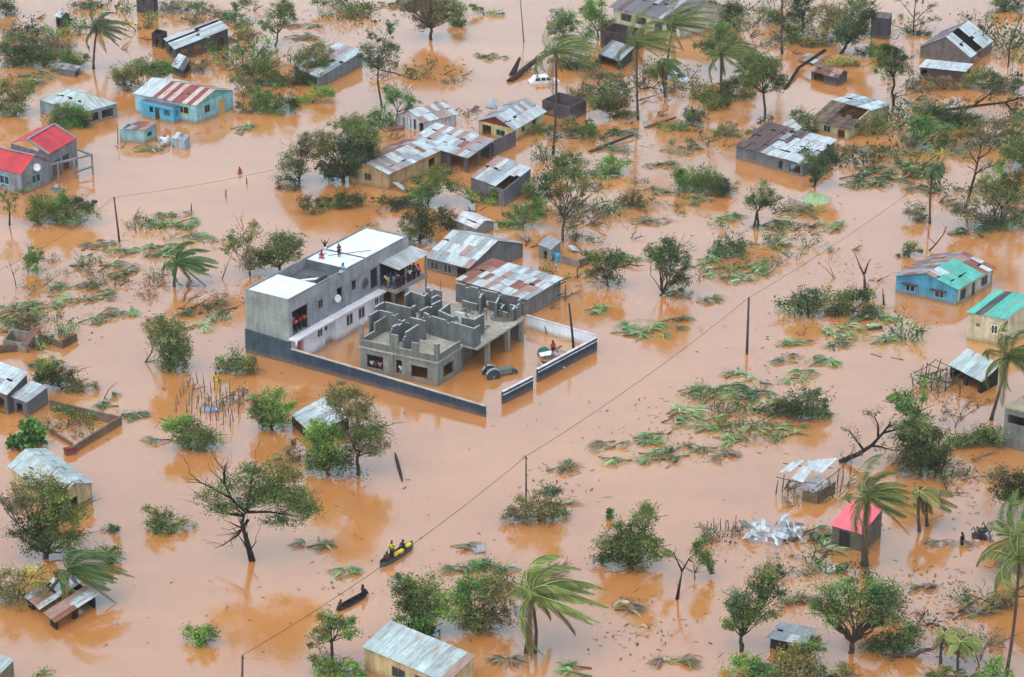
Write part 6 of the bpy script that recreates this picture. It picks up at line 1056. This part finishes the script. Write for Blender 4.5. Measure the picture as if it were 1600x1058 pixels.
# debris heap and person by the yard wall
DB = thing('debris_heap', 'heap of boards, rags and a white panel behind the yard wall', 'debris', W(862, 570))
for i in range(16):
    m = MB(); a = W(845+random.uniform(0, 52), 556+random.uniform(0, 24)); an = random.uniform(0, 3.1); d = V((math.cos(an), math.sin(an), random.uniform(-.05, .2)))*random.uniform(.6, 2); c = random.choice((K(130, 104, 86), K(96, 82, 74), K(190, 150, 140), K(70, 80, 76), K(150, 140, 128)))
    m.beam(a+Z*random.uniform(0, .3), a+d+Z*random.uniform(.05, .45), random.uniform(.08, .3), .06, c); m.build('board', 'wood', DB)
m = MB(); a = W(845, 564)+Z*.45; m.box(a, V((1.6, .5, .1)), V((-.2, .7, .1)), Z*.05, K(232, 236, 240)); m.build('white_panel', 'plain', DB); m = MB(); m.lathe(W(850, 553), [(.7, -.1), (.65, .4), (.35, .65), (.05, .7)], K(40, 92, 84), 10); m.lathe(W(858, 557), [(.4, -.1), (.35, .5), (.05, .6)], K(150, 215, 215), 10); m.build('rags', 'plain', DB)
person('person in bright red shirt standing on debris behind the yard wall', W(864, 563)+Z*.45, .5, 'stand', K(214, 30, 62), CL['black'])
# half sunk machine in the yard
TM = thing('farm_machine', 'grey green machine with a big round wheel half sunk in the yard', 'machine', W(782, 585)); c = W(771, 592); GGm = K(104, 118, 112); rightv = V((.93, .37, 0)); back = V((-.37, .93, 0))
def wheel(c, r, wd, nm):
    m = MB(); m.lathe(c-back*wd/2, [(r*.62, 0), (r*.95, .02), (r, wd*.3), (r, wd*.7), (r*.95, wd-.02), (r*.62, wd)], K(62, 66, 66), 20, back); t = m.build(nm, 'plain', TM); m = MB(); m.lathe(c-back*wd*.35, [(r*.15, -.06), (r*.2, 0), (r*.6, .06), (r*.62, wd*.7)], K(130, 142, 138), 16, back); m.build('rim', 'plain', t)
wheel(c+Z*.25, .72, .34, 'wheel'); wheel(c+Z*.2+back*1.4, .7, .32, 'wheel'); wheel(W(803, 584)+Z*.1, .42, .2, 'wheel')
m = MB(); m.box(c+rightv*.2+back*.3+Z*.15, rightv*1.9, back*.75, Z*.55, GGm); m.box(c+rightv*2.1+back*.36+Z*.2, rightv*.35, back*.62, Z*.4, K(84, 94, 90)); m.build('bonnet', 'plain', TM)
m = MB(); m.box(c-rightv*.45+back*.35+Z*.7, rightv*.55, back*.6, Z*.12, K(70, 64, 60)); m.box(c-rightv*.5+back*.35+Z*.8, rightv*.1, back*.6, Z*.4, K(70, 64, 60)); m.build('seat', 'plain', TM); m = MB(); m.tube([c+rightv*.25+back*.6+Z*.65, c+rightv*.1+back*.6+Z*1.0], .03, K(60, 60, 60)); m.lathe(c+rightv*.1+back*.6+Z*1.0, [(.2, 0), (.22, .02), (.2, .04)], K(50, 50, 50), 12, (rightv*-.4+Z).normalized()); m.build('steering_wheel', 'plain', TM)
for s in (0, 1.1): 
    m = MB(); P_ = [c+back*(s-.02)+V((0, 0, .25))+(rightv*math.cos(a)+Z*math.sin(a))*.84 for a in np.linspace(.3, 2.7, 7)]
    for a, b in zip(P_[:-1], P_[1:]): m.beam(a, b, .36, .05, K(150, 162, 158))
    m.build('mudguard', 'plain', TM)
# ---------------------------------------------------------------- boats
def canoe(label, a, b, wd, ht, c, ci, name='canoe', n=12):
    a, b = W(*a), W(*b); d = (b-a); L_ = d.length; d = d/L_; s = V((-d.y, d.x, 0)); T = thing(name, label, 'boat', (a+b)/2); m = MB(); rings = []
    for i in range(n+1):
        t = i/n; k = (1-abs(2*t-1)**2.6)**.6; w_ = wd/2*max(.06, k); sh = ht + ht*.5*abs(2*t-1)**3; o = a + d*L_*t
        rings.append([o - s*w_ + Z*sh, o - s*w_*.85 + Z*.02, o - s*w_*.3 - Z*.15, o + s*w_*.3 - Z*.15, o + s*w_*.85 + Z*.02, o + s*w_ + Z*sh, o + s*w_*.86 + Z*(sh-.01), o + s*w_*.6 + Z*.05, o - s*w_*.6 + Z*.05, o - s*w_*.86 + Z*(sh-.01)])
    i0 = len(m.v)
    for r in rings: m.v += [tuple(p) for p in r]
    for i in range(n):
        for t in range(10): m.face((i0+i*10+t, i0+i*10+(t+1) % 10, i0+(i+1)*10+(t+1) % 10, i0+(i+1)*10+t), c if t < 5 else ci, [(0, 0)]*4)
    m.face([i0+t for t in range(10)][::-1], c, [(0, 0)]*10); m.face([i0+n*10+t for t in range(10)], c, [(0, 0)]*10); m.build('hull', 'wood', T)
    for t in (.25, .5, .75):
        m = MB(); o = a + d*L_*t; m.box(o - s*wd*.36 - d*.1 + Z*(ht*.75), s*wd*.72, d*.2, Z*.05, ci); m.build('seat', 'wood', T)
    return a, d, L_, s, T
a, d, L_, s, T = canoe('long blue grey canoe carrying yellow bundles and people', (594, 887), (645, 853), 1.05, .34, K(88, 106, 108), K(74, 62, 58)); yw = math.atan2(d.y, d.x) - math.pi/2
def inb(t, side=0, z=.1): return a + d*L_*t + s*side + Z*z
person('person in bright yellow jacket standing and poling in the loaded canoe', inb(.36), yw+.6, 'pole', K(226, 214, 50), K(50, 70, 50)); rod('long pole held by the standing person in the loaded canoe', 'pole', 'pole', [inb(.36)+V((-.1, -.45, 1.7)), inb(.34)+V((-.8, -.7, -.2))], .025, K(120, 100, 80), 'wood')
person('person in dark clothes seated low near the near end of the loaded canoe', inb(.2, 0, .0), yw+.2, 'sit', K(84, 66, 70), CL['dark']); person('person in dark navy jacket seated toward the far end of the loaded canoe', inb(.72, .1, .05), yw, 'sit', K(46, 50, 70), CL['dark'])
for lb, t, sd in (('yellow orange bundle at the middle of the loaded canoe', .47, -.1), ('yellow bundle beside the seated person in the loaded canoe', .59, -.15), ('small yellow bundle at the far tip of the loaded canoe', .87, 0)):
    p = inb(t, sd, .3); m = MB(); m.tube([p-d*.42, p-d*.2+Z*.05, p+d*.2+Z*.04, p+d*.42], [.12, .24, .23, .1], K(232, 176, 52) if 'orange' in lb else K(228, 208, 60), 10); tag(m.build('bundle', 'plain', None, tuple(p)), lb, 'bundle')
a, d, L_, s, T = canoe('narrow dark dugout canoe partly behind the small open tree', (528, 955), (573, 930), .75, .28, K(86, 80, 78), K(40, 38, 38)); yw = math.atan2(d.y, d.x) - math.pi/2
person('person in dark clothes sitting at the far tip of the dugout canoe', inb(.88, 0, .06), yw+math.pi, 'sit', CL['dark'], CL['black']); person('person in brown sitting at the near end of the dugout canoe', inb(.1, 0, .0), yw, 'sit', K(84, 52, 44), CL['dark'], s=.85)
canoe('small pale dinghy moored below the red roofed house', (80, 300), (95, 298), 1.0, .3, K(150, 165, 172), K(110, 120, 126), 'dinghy')
a, d, L_, s, T = canoe('thin dark sunken dugout drifting in the open water at the middle', (617, 708), (629, 754), .32, .08, K(92, 84, 72), K(70, 62, 52), 'dugout')
# ---------------------------------------------------------------- cars
def car(label, p, yaw, c, sink):
    g = W(*p); T = thing('car', label, 'car', g); ux = V((math.cos(yaw), math.sin(yaw), 0)); uy = V((-ux.y, ux.x, 0))
    def q(x, y, z): return tuple(g + ux*x + uy*y + Z*(z-sink))
    def hull(prof, hw, nm, mk, cc, par=T):
        m = MB(); n = len(prof); m.v += [q(x, -hw*k, z) for x, z, k in prof] + [q(x, hw*k, z) for x, z, k in prof]
        m.face(range(n), cc); m.face([n+i for i in range(n)][::-1], cc)
        for i in range(n): m.face((i, (i+1) % n, n+(i+1) % n, n+i), cc)
        return m.build(nm, mk, par)
    hull([(-2.1, .3, .95), (-2.15, .8, .95), (-1.9, .95, .96), (.9, 1.0, 1), (1.9, .85, .95), (2.1, .6, .92), (2.1, .3, .92)], .86, 'body', 'plain', c)
    hull([(-1.85, .955, .92), (-1.5, 1.48, .8), (-1.2, 1.55, .78), (.2, 1.55, .78), (.45, 1.48, .78), (1.1, 1.0, .9)], .86, 'cabin', 'plain', c)
    for sd in (-1, 1):
        for x0, x1 in ((-1.45, -.75), (-.66, -.02), (.06, .55)):
            m = MB(); pr = ((x0, 1.03, .915), (x1 + (.2 if x1 > .3 else 0), 1.03, .915), (x1-.02, 1.42, .82), (x0+.06, 1.42, .82)); m.v += [q(x, sd*(.86*k+.012), z) for x, z, k in pr] + [q(x, sd*(.86*k-.01), z) for x, z, k in pr]; m.face((0, 1, 2, 3), K(40, 46, 52)); m.face((7, 6, 5, 4), K(40, 46, 52))
            for t in range(4): m.face((t, 4+t, 4+(t+1) % 4, (t+1) % 4), K(40, 46, 52))
            m.build('window', 'glass', T)
    m = MB(); m.v += [q(.52, -.6, 1.47), q(.52, .6, 1.47), q(1.08, .7, 1.03), q(1.08, -.7, 1.03), q(.5, -.6, 1.45), q(.5, .6, 1.45), q(1.06, .7, 1.01), q(1.06, -.7, 1.01)]; m.face((0, 1, 2, 3), K(44, 50, 56)); m.face((7, 6, 5, 4), K(44, 50, 56)); m.build('windscreen', 'glass', T)
    for x in (-1.3, 1.35):
        for sd in (-1, 1):
            m = MB(); m.lathe(V(q(x, sd*.8-.1, .32)), [(.3, 0), (.32, .05), (.32, .15), (.3, .2)], K(30, 30, 32), 14, uy); m.build('wheel', 'plain', T)
car('white car drowned to its windows behind the first tall palm', (851, 128), math.radians(12), K(230, 232, 234), .62)
car('pale car half hidden by debris under the top palms', (1058, 124), math.radians(-55), K(196, 214, 222), .5)
# ---------------------------------------------------------------- other drift
rk = thing('people_motorbike_cluster', 'cluster of people and motorbikes built as grey and dark boxes at the right', 'debris', W(1538, 842))  # boxes and bent tubes stand in for a cluster of people and motorbikes
for i, (x, y, r, c) in enumerate(((1526, 842, .4, K(70, 66, 70)), (1545, 838, .38, K(176, 164, 172)), (1534, 834, .5, K(60, 58, 60)), (1527, 846, .25, K(190, 180, 184)), (1548, 846, .3, K(120, 112, 114)), (1540, 830, .3, K(110, 84, 76)), (1536, 842, .5, K(48, 46, 48)), (1530, 836, .3, K(84, 92, 90)))):
    m = MB(); o = W(x, y); an = random.uniform(0, 3); d = V((math.cos(an), math.sin(an), random.uniform(-.2, .4))); s_ = V((-d.y, d.x, .2)); m.box(o-d*r*.8-s_*r*.5-Z*.2, d*r*1.7, s_*r, (Z+d*random.uniform(-.4, .4))*r*1.3, c); m.tube([o+Z*.2, o+d*r+Z*(.5+r), o+d*r*1.5+Z*.4], .05, K(50, 48, 48), 5); m.build('cluster_piece', 'plain', rk)
rod('pale driftwood arch floating below the dense round bush', 'driftwood', 'log', [W(958, 948), W(968, 944)+Z*.25, W(980, 946)+Z*.28, W(994, 955)], [.16, .2, .2, .12], K(190, 172, 148)); rod('small pale log floating below the driftwood arch', 'driftwood', 'log', [W(995, 980), W(1005, 978)+Z*.1, W(1012, 982)], [.1, .16, .08], K(190, 168, 148))
rod('long trunk slanting through the channel below the dark raft', 'fallen_log', 'log', [W(922, 238), W(950, 228)+Z*.2, W(988, 216)+Z*.4], [.25, .22, .16], K(86, 70, 64)); rod('grey fallen trunk lying under the second palm', 'fallen_log', 'log', [W(1008, 200), W(1030, 194)+Z*.2, W(1056, 187)+Z*.3], [.22, .2, .14], K(112, 98, 84))
rod('huge dark trunk slanting behind the white car', 'fallen_log', 'log', [W(796, 128), W(830, 108)+Z*.8, atY(866, 78, W(862, 100).y)], [.5, .4, .3], K(72, 58, 54)); rod('dark root end of the huge slanting trunk', 'root_end', 'log', [W(800, 118), W(812, 104)+Z*1.2], [.45, .2], K(66, 50, 48))
rod('fallen trunk ending at the collapsed rust roofed hut', 'fallen_log', 'log', [W(1226, 140), W(1248, 112)+Z*.6, atY(1290, 78, W(1285, 108).y)], [.2, .22, .26], BKD); rod('long dark timber floating below the wall of the blue turquoise house', 'timber', 'log', [W(1355, 516), W(1378, 513)+Z*.15], .2, K(84, 72, 64))
rod('short brown timber floating right of the oval mats', 'timber', 'log', [W(1361, 553), W(1377, 558)], .09, K(140, 108, 82)); rod('thin brown timber floating further right of the oval mats', 'timber', 'log', [W(1392, 559), W(1411, 562)], .07, K(128, 104, 84)); rod('pale pole floating above the upright bright green tree', 'timber', 'log', [W(446, 615), W(475, 622)], .07, K(190, 130, 96))
rod('curved reed bending from the mossy yard wall', 'reed', 'reed', [W(163, 622), atY(170, 608, W(163, 622).y), atY(183, 597, W(163, 622).y)], [.06, .05, .03], K(140, 118, 98))
rd = mat_('dark tangled raft in the channel under the palms', 972, 210, 18, 6, 'dark', 2.0); rd['category'] = 'debris'
sm = mat_('small grey floating raft alone in the top channel', 763, 90, 18, 4, 'dark', 1.4)
m = MB(); a = W(321, 645); m.box(a, V((.75, .1, .05)), V((-.1, .8, .05)), Z*.12, K(120, 170, 220)); m.box(a+V((.85, .1, 0)), V((.4, .1, .05)), V((-.1, .6, .05)), Z*.12, K(130, 178, 222)); tag(m.build('blue_sheet', 'plain', None, tuple(a)), 'small light blue sheet floating by the stake skeleton', 'sheet')
m = MB(); a = W(1410, 746); m.box(a, V((.9, .3, .15)), V((-.3, .7, .2)), Z*.1, K(178, 200, 208)); tag(m.build('tin_scrap', 'zinc', None, tuple(a)), 'scrap of pale tin below the dark dense tree', 'tin scrap')
m = MB(); a = W(1292, 897); m.box(a, V((.9, .3, .2)), V((-.2, .5, .1)), Z*.12, K(200, 206, 208)); m.box(a+V((.9, .2, 0)), V((1.0, .5, .2)), V((-.2, .5, .1)), Z*.3, K(70, 66, 66)); tag(m.build('wreckage', 'plain', None, tuple(a)), 'white and dark wreckage above the fan shaped tree', 'debris')
m = MB(); a = W(808, 965); m.box(a, V((1.3, .2, .05)), V((-.3, 1.6, .05)), Z*.07, K(150, 152, 160)); tag(m.build('tin_scrap', 'zinc', None, tuple(a)), 'grey tin scrap sunk left of the big streaming palm', 'tin scrap')
m = MB(); a = W(740, 866); m.box(a, V((1.1, .3, .1)), V((-.3, 1.2, .1)), Z*.08, K(170, 168, 178)); tag(m.build('tin_scrap', 'zinc', None, tuple(a)), 'grey tin scrap above the bottom thicket', 'tin scrap')
PS = thing('picket_row', 'row of broken pickets left of the crumpled silver sheets', 'fence', W(1125, 838))
for i in range(12):
    m = MB(); p = W(1100+i*5.5+random.uniform(-2, 2), 832-i*.6+random.uniform(-3, 3)); m.tube([p-Z*.3, p+V((random.uniform(-.2, .2), 0, random.uniform(.4, 1.4)))], [.05, .035], K(96, 80, 74), 5); m.build('picket', 'wood', PS)
# small scrub clumps and broken branches crowding the water between the bigger trees: nothing tells one from the next
REG = [(60, 85, 85, 50, 7), (330, 55, 100, 40, 8), (440, 135, 50, 40, 4), (930, 150, 70, 55, 7), (1080, 170, 100, 50, 10), (1280, 65, 90, 40, 8), (1450, 185, 110, 45, 11), (1540, 300, 60, 60, 8), (1350, 255, 100, 35, 8), (1030, 320, 110, 45, 8), (1240, 365, 80, 35, 7), (1130, 425, 70, 35, 5),
       (150, 440, 120, 50, 10), (50, 500, 60, 30, 4), (1320, 490, 90, 40, 7), (1130, 655, 120, 40, 6), (1490, 730, 60, 50, 5), (1230, 900, 70, 50, 5), (1460, 960, 110, 50, 8), (790, 930, 50, 50, 4), (900, 420, 60, 40, 5), (640, 330, 70, 30, 4), (860, 300, 50, 60, 5), (270, 362, 50, 20, 3), (700, 150, 40, 14, 3), (560, 20, 60, 14, 4), (1180, 70, 50, 60, 5), (330, 470, 40, 24, 3), (160, 30, 60, 25, 3), (1160, 35, 50, 25, 4), (1380, 40, 50, 30, 4), (1560, 60, 50, 50, 5), (1000, 125, 70, 35, 4), (1560, 190, 50, 50, 4), (640, 140, 60, 40, 3), (230, 105, 50, 30, 3)]
def scrub_proto(i):
    T = thing('scrub_clump', 'small ragged scrub clump awash between the bigger trees', 'bush', (0, 0, 0), 'small scrub clumps awash in the flood'); m, t = MB(), MB(); n = random.randint(5, 10); k = random.uniform(.8, 1.5)
    pts = np.array([[random.gauss(0, .8)*k, random.gauss(0, .8)*k, random.uniform(.1, .75)] for _ in range(n)]); q, c = leafset(pts, 30, .45, .18, LC[('mid', 'olive', 'grey', 'brown', 'dark', 'lush')[i % 6]]); m.quads(q, c)
    for p in pts: t.tube(bend((p[0]*.3, p[1]*.3, -.2), tuple(p*1.15), 3, .1), [.05, .04, .025, .01], BK2, 4, False)
    t.build('stem', 'bark', T); m.build('leaves', 'leaf', T); return T
def snag_proto(i):
    T = thing('dead_branch', 'bare broken branch sticking out of the flood among the scrub', 'branch', (0, 0, 0), 'broken branches sticking out of the flood'); m = MB(); c = random.choice((BK2, BK, K(130, 112, 92)))
    for j in range(random.randint(2, 4)):
        an = random.uniform(-.8, 1.2) if random.random() < .7 else random.uniform(0, 6.28); l = random.uniform(.9, 2.2); e = V((math.cos(an)*l, math.sin(an)*l, random.uniform(.15, 1.1))); P_ = bend((0, 0, -.15), e, 4, .1); m.tube(P_, [.08, .065, .05, .035, .015], c, 5)
        for _ in range(4): a = P_[random.randint(1, 3)]; f = a + V((random.uniform(-.2, .9), random.uniform(-.6, .6), random.uniform(.0, .5))); f.z = max(f.z, .03); m.tube(bend(a, f, 2, .1), [.035, .022, .01], c, 4, False)
    m.build('limb', 'bark', T); return T
def clone(o, at, yaw, s):
    r = o.copy(); col.objects.link(r); r.location = at; r.rotation_euler = (0, 0, yaw); r.scale = (s, s, s*random.uniform(.8, 1.2))
    for ch in o.children: c = ch.copy(); col.objects.link(c); c.parent = r
random.seed(21); PR = [scrub_proto(i) for i in range(12)]; PS_ = [snag_proto(i) for i in range(10)]; used = set()
KEEP = [(307, 160, 70, 42), (120, 165, 62, 40), (60, 245, 90, 55), (300, 65, 62, 32), (520, 115, 60, 32), (700, 190, 160, 60), (640, 270, 80, 46), (780, 290, 55, 40), (740, 390, 90, 50), (1225, 235, 85, 50), (1325, 185, 66, 45), (1495, 95, 64, 48), (1475, 430, 85, 55), (1050, 30, 100, 45), (968, 75, 45, 40), (1300, 112, 40, 26), (850, 410, 60, 25), (1168, 505, 40, 60), (822, 740, 30, 40)]
for x, y, rx, ry, n in REG:
    for i in range(int(n*2.3)):
        for _ in range(12):
            px, py = x+random.gauss(0, .6)*rx, y+random.gauss(0, .6)*ry
            if 4 < px < 1596 and 6 < py < 1054 and not any(abs(px-a) < c and abs(py-b) < d for a, b, c, d in KEEP): break
        else: continue
        k = random.randrange(12) if random.random() < .58 else 12+random.randrange(10); o = PR[k] if k < 12 else PS_[k-12]; g_ = W(px, py); yw = random.uniform(-.5, .5) if k >= 12 else random.uniform(0, 6.28); s = random.uniform(.7, 1.25)*(1.5 if random.random() < .18 else 1)*(random.choice((1, 1.35, 1.9)) if y < 320 and k < 12 else 1)
        if k not in used: used.add(k); o.location = g_; o.rotation_euler = (0, 0, yw); o.scale = (s, s, s)
        else: clone(o, g_, yw, s)
for px, py in ((612, 216), (690, 170), (722, 178), (752, 184), (782, 168), (700, 272), (728, 300), (650, 312), (590, 318), (830, 340), (852, 330), (910, 405), (845, 205), (700, 348), (840, 430), (640, 390), (582, 238), (820, 386), (1448, 602), (1468, 612), (1488, 603), (1462, 592), (1478, 596), (30, 535), (55, 522), (85, 528), (105, 520), (20, 520), (70, 542), (1225, 765), (1300, 775), (1320, 760), (1245, 785), (1140, 842), (1120, 846), (90, 675), (120, 680), (75, 668), (140, 668), (105, 668), (190, 232), (270, 226), (300, 610), (340, 640), (365, 625), (1010, 120), (1030, 112), (1075, 118), (1020, 100), (905, 110), (830, 110)):
    k = random.randrange(22); k = k if k in used else next(iter(used)); o = PR[k] if k < 12 else PS_[k-12]; clone(o, W(px, py), random.uniform(-.5, .5), random.uniform(.8, 1.3))
for k, o in enumerate(PR+PS_):
    if k not in used:
        for ch in list(o.children): bpy.data.objects.remove(ch)
        bpy.data.objects.remove(o)
# floating scraps: uncountable specks of leaves, twigs and wood drifting between the trees
def flotsam():
    spots = [(310, 205, 60, 30, 60), (60, 60, 60, 50, 160), (330, 60, 70, 50, 130), (500, 30, 80, 40, 110), (760, 190, 60, 30, 90), (930, 240, 70, 40, 140), (1040, 330, 110, 30, 170), (1060, 220, 90, 50, 200), (1160, 400, 90, 50, 140), (1260, 350, 70, 40, 130), (1390, 260, 90, 40, 140), (1460, 140, 90, 40, 180),
             (170, 440, 110, 60, 260), (60, 510, 70, 40, 120), (330, 470, 60, 40, 120), (300, 640, 60, 50, 110), (1080, 670, 130, 50, 260), (1200, 600, 80, 40, 100), (1300, 520, 90, 40, 130), (870, 760, 70, 40, 90), (1480, 780, 100, 60, 180), (1460, 920, 110, 50, 220), (1010, 990, 90, 60, 160), (720, 920, 90, 50, 120), (1240, 870, 80, 50, 110),
             (530, 900, 40, 40, 50), (130, 670, 40, 22, 90), (1500, 1000, 70, 40, 110), (880, 470, 40, 40, 60), (1330, 420, 70, 40, 60), (640, 760, 300, 220, 90), (1000, 600, 260, 160, 60), (300, 950, 220, 80, 40)]
    V4, CC = [], []
    for x, y, rx, ry, n in spots:
        for i in range(int(n*.5)):
            px, py = x+random.gauss(0, .55)*rx, y+random.gauss(0, .55)*ry
            if px < -20 or px > 1620 or py < 2 or py > 1060: continue
            g = W(px, py); an = random.uniform(-1.2, 1.9); l = random.uniform(.05, .24)*(3.2 if random.random() < .07 else 1); w_ = random.uniform(.03, .1)*(.4 if l > .3 else 1); d = V((math.cos(an), math.sin(an), 0)); s_ = V((-d.y, d.x, 0)); z0 = random.uniform(.015, .06)
            c = random.choice((K(120, 92, 70), K(140, 108, 82), K(112, 118, 76), K(96, 106, 66), K(96, 78, 66), K(160, 136, 108), K(150, 110, 84)))
            V4.append([tuple(g-d*l-s_*w_+Z*z0), tuple(g+d*l-s_*w_*.5+Z*z0), tuple(g+d*l+s_*w_*.6+Z*(z0+.03)), tuple(g-d*l+s_*w_+Z*(z0+.02))]); CC.append(c)
    m = MB(); m.quads(np.array(V4), np.array(CC)); o = m.build('floating_debris', 'wood', None); o['kind'] = 'stuff'; o['label'] = 'specks of leaves, twigs and wood drifting on the brown flood'; o['category'] = 'debris'
flotsam()

# ---------------------------------------------------------------- the damp air
def make_haze():
    m = MB(); m.box(V((-700, -150, -1)), V((1400, 0, 0)), V((0, 1150, 0)), Z*106, (1, 1, 1)); mt_ = bpy.data.materials.new('haze'); mt_.use_nodes = True; n = mt_.node_tree.nodes; n.remove(n['Principled BSDF'])
    pv = n.new('ShaderNodeVolumePrincipled'); pv.inputs['Color'].default_value = (.97, .97, 1, 1); pv.inputs['Density'].default_value = .0001; pv.inputs['Anisotropy'].default_value = .2; mt_.node_tree.links.new(pv.outputs[0], n['Material Output'].inputs['Volume'])
    MATS['haze'] = mt_; o = m.build('haze', 'haze', None); o['kind'] = 'stuff'; o['label'] = 'thin damp air over the flooded town'; o['category'] = 'haze'
make_haze()
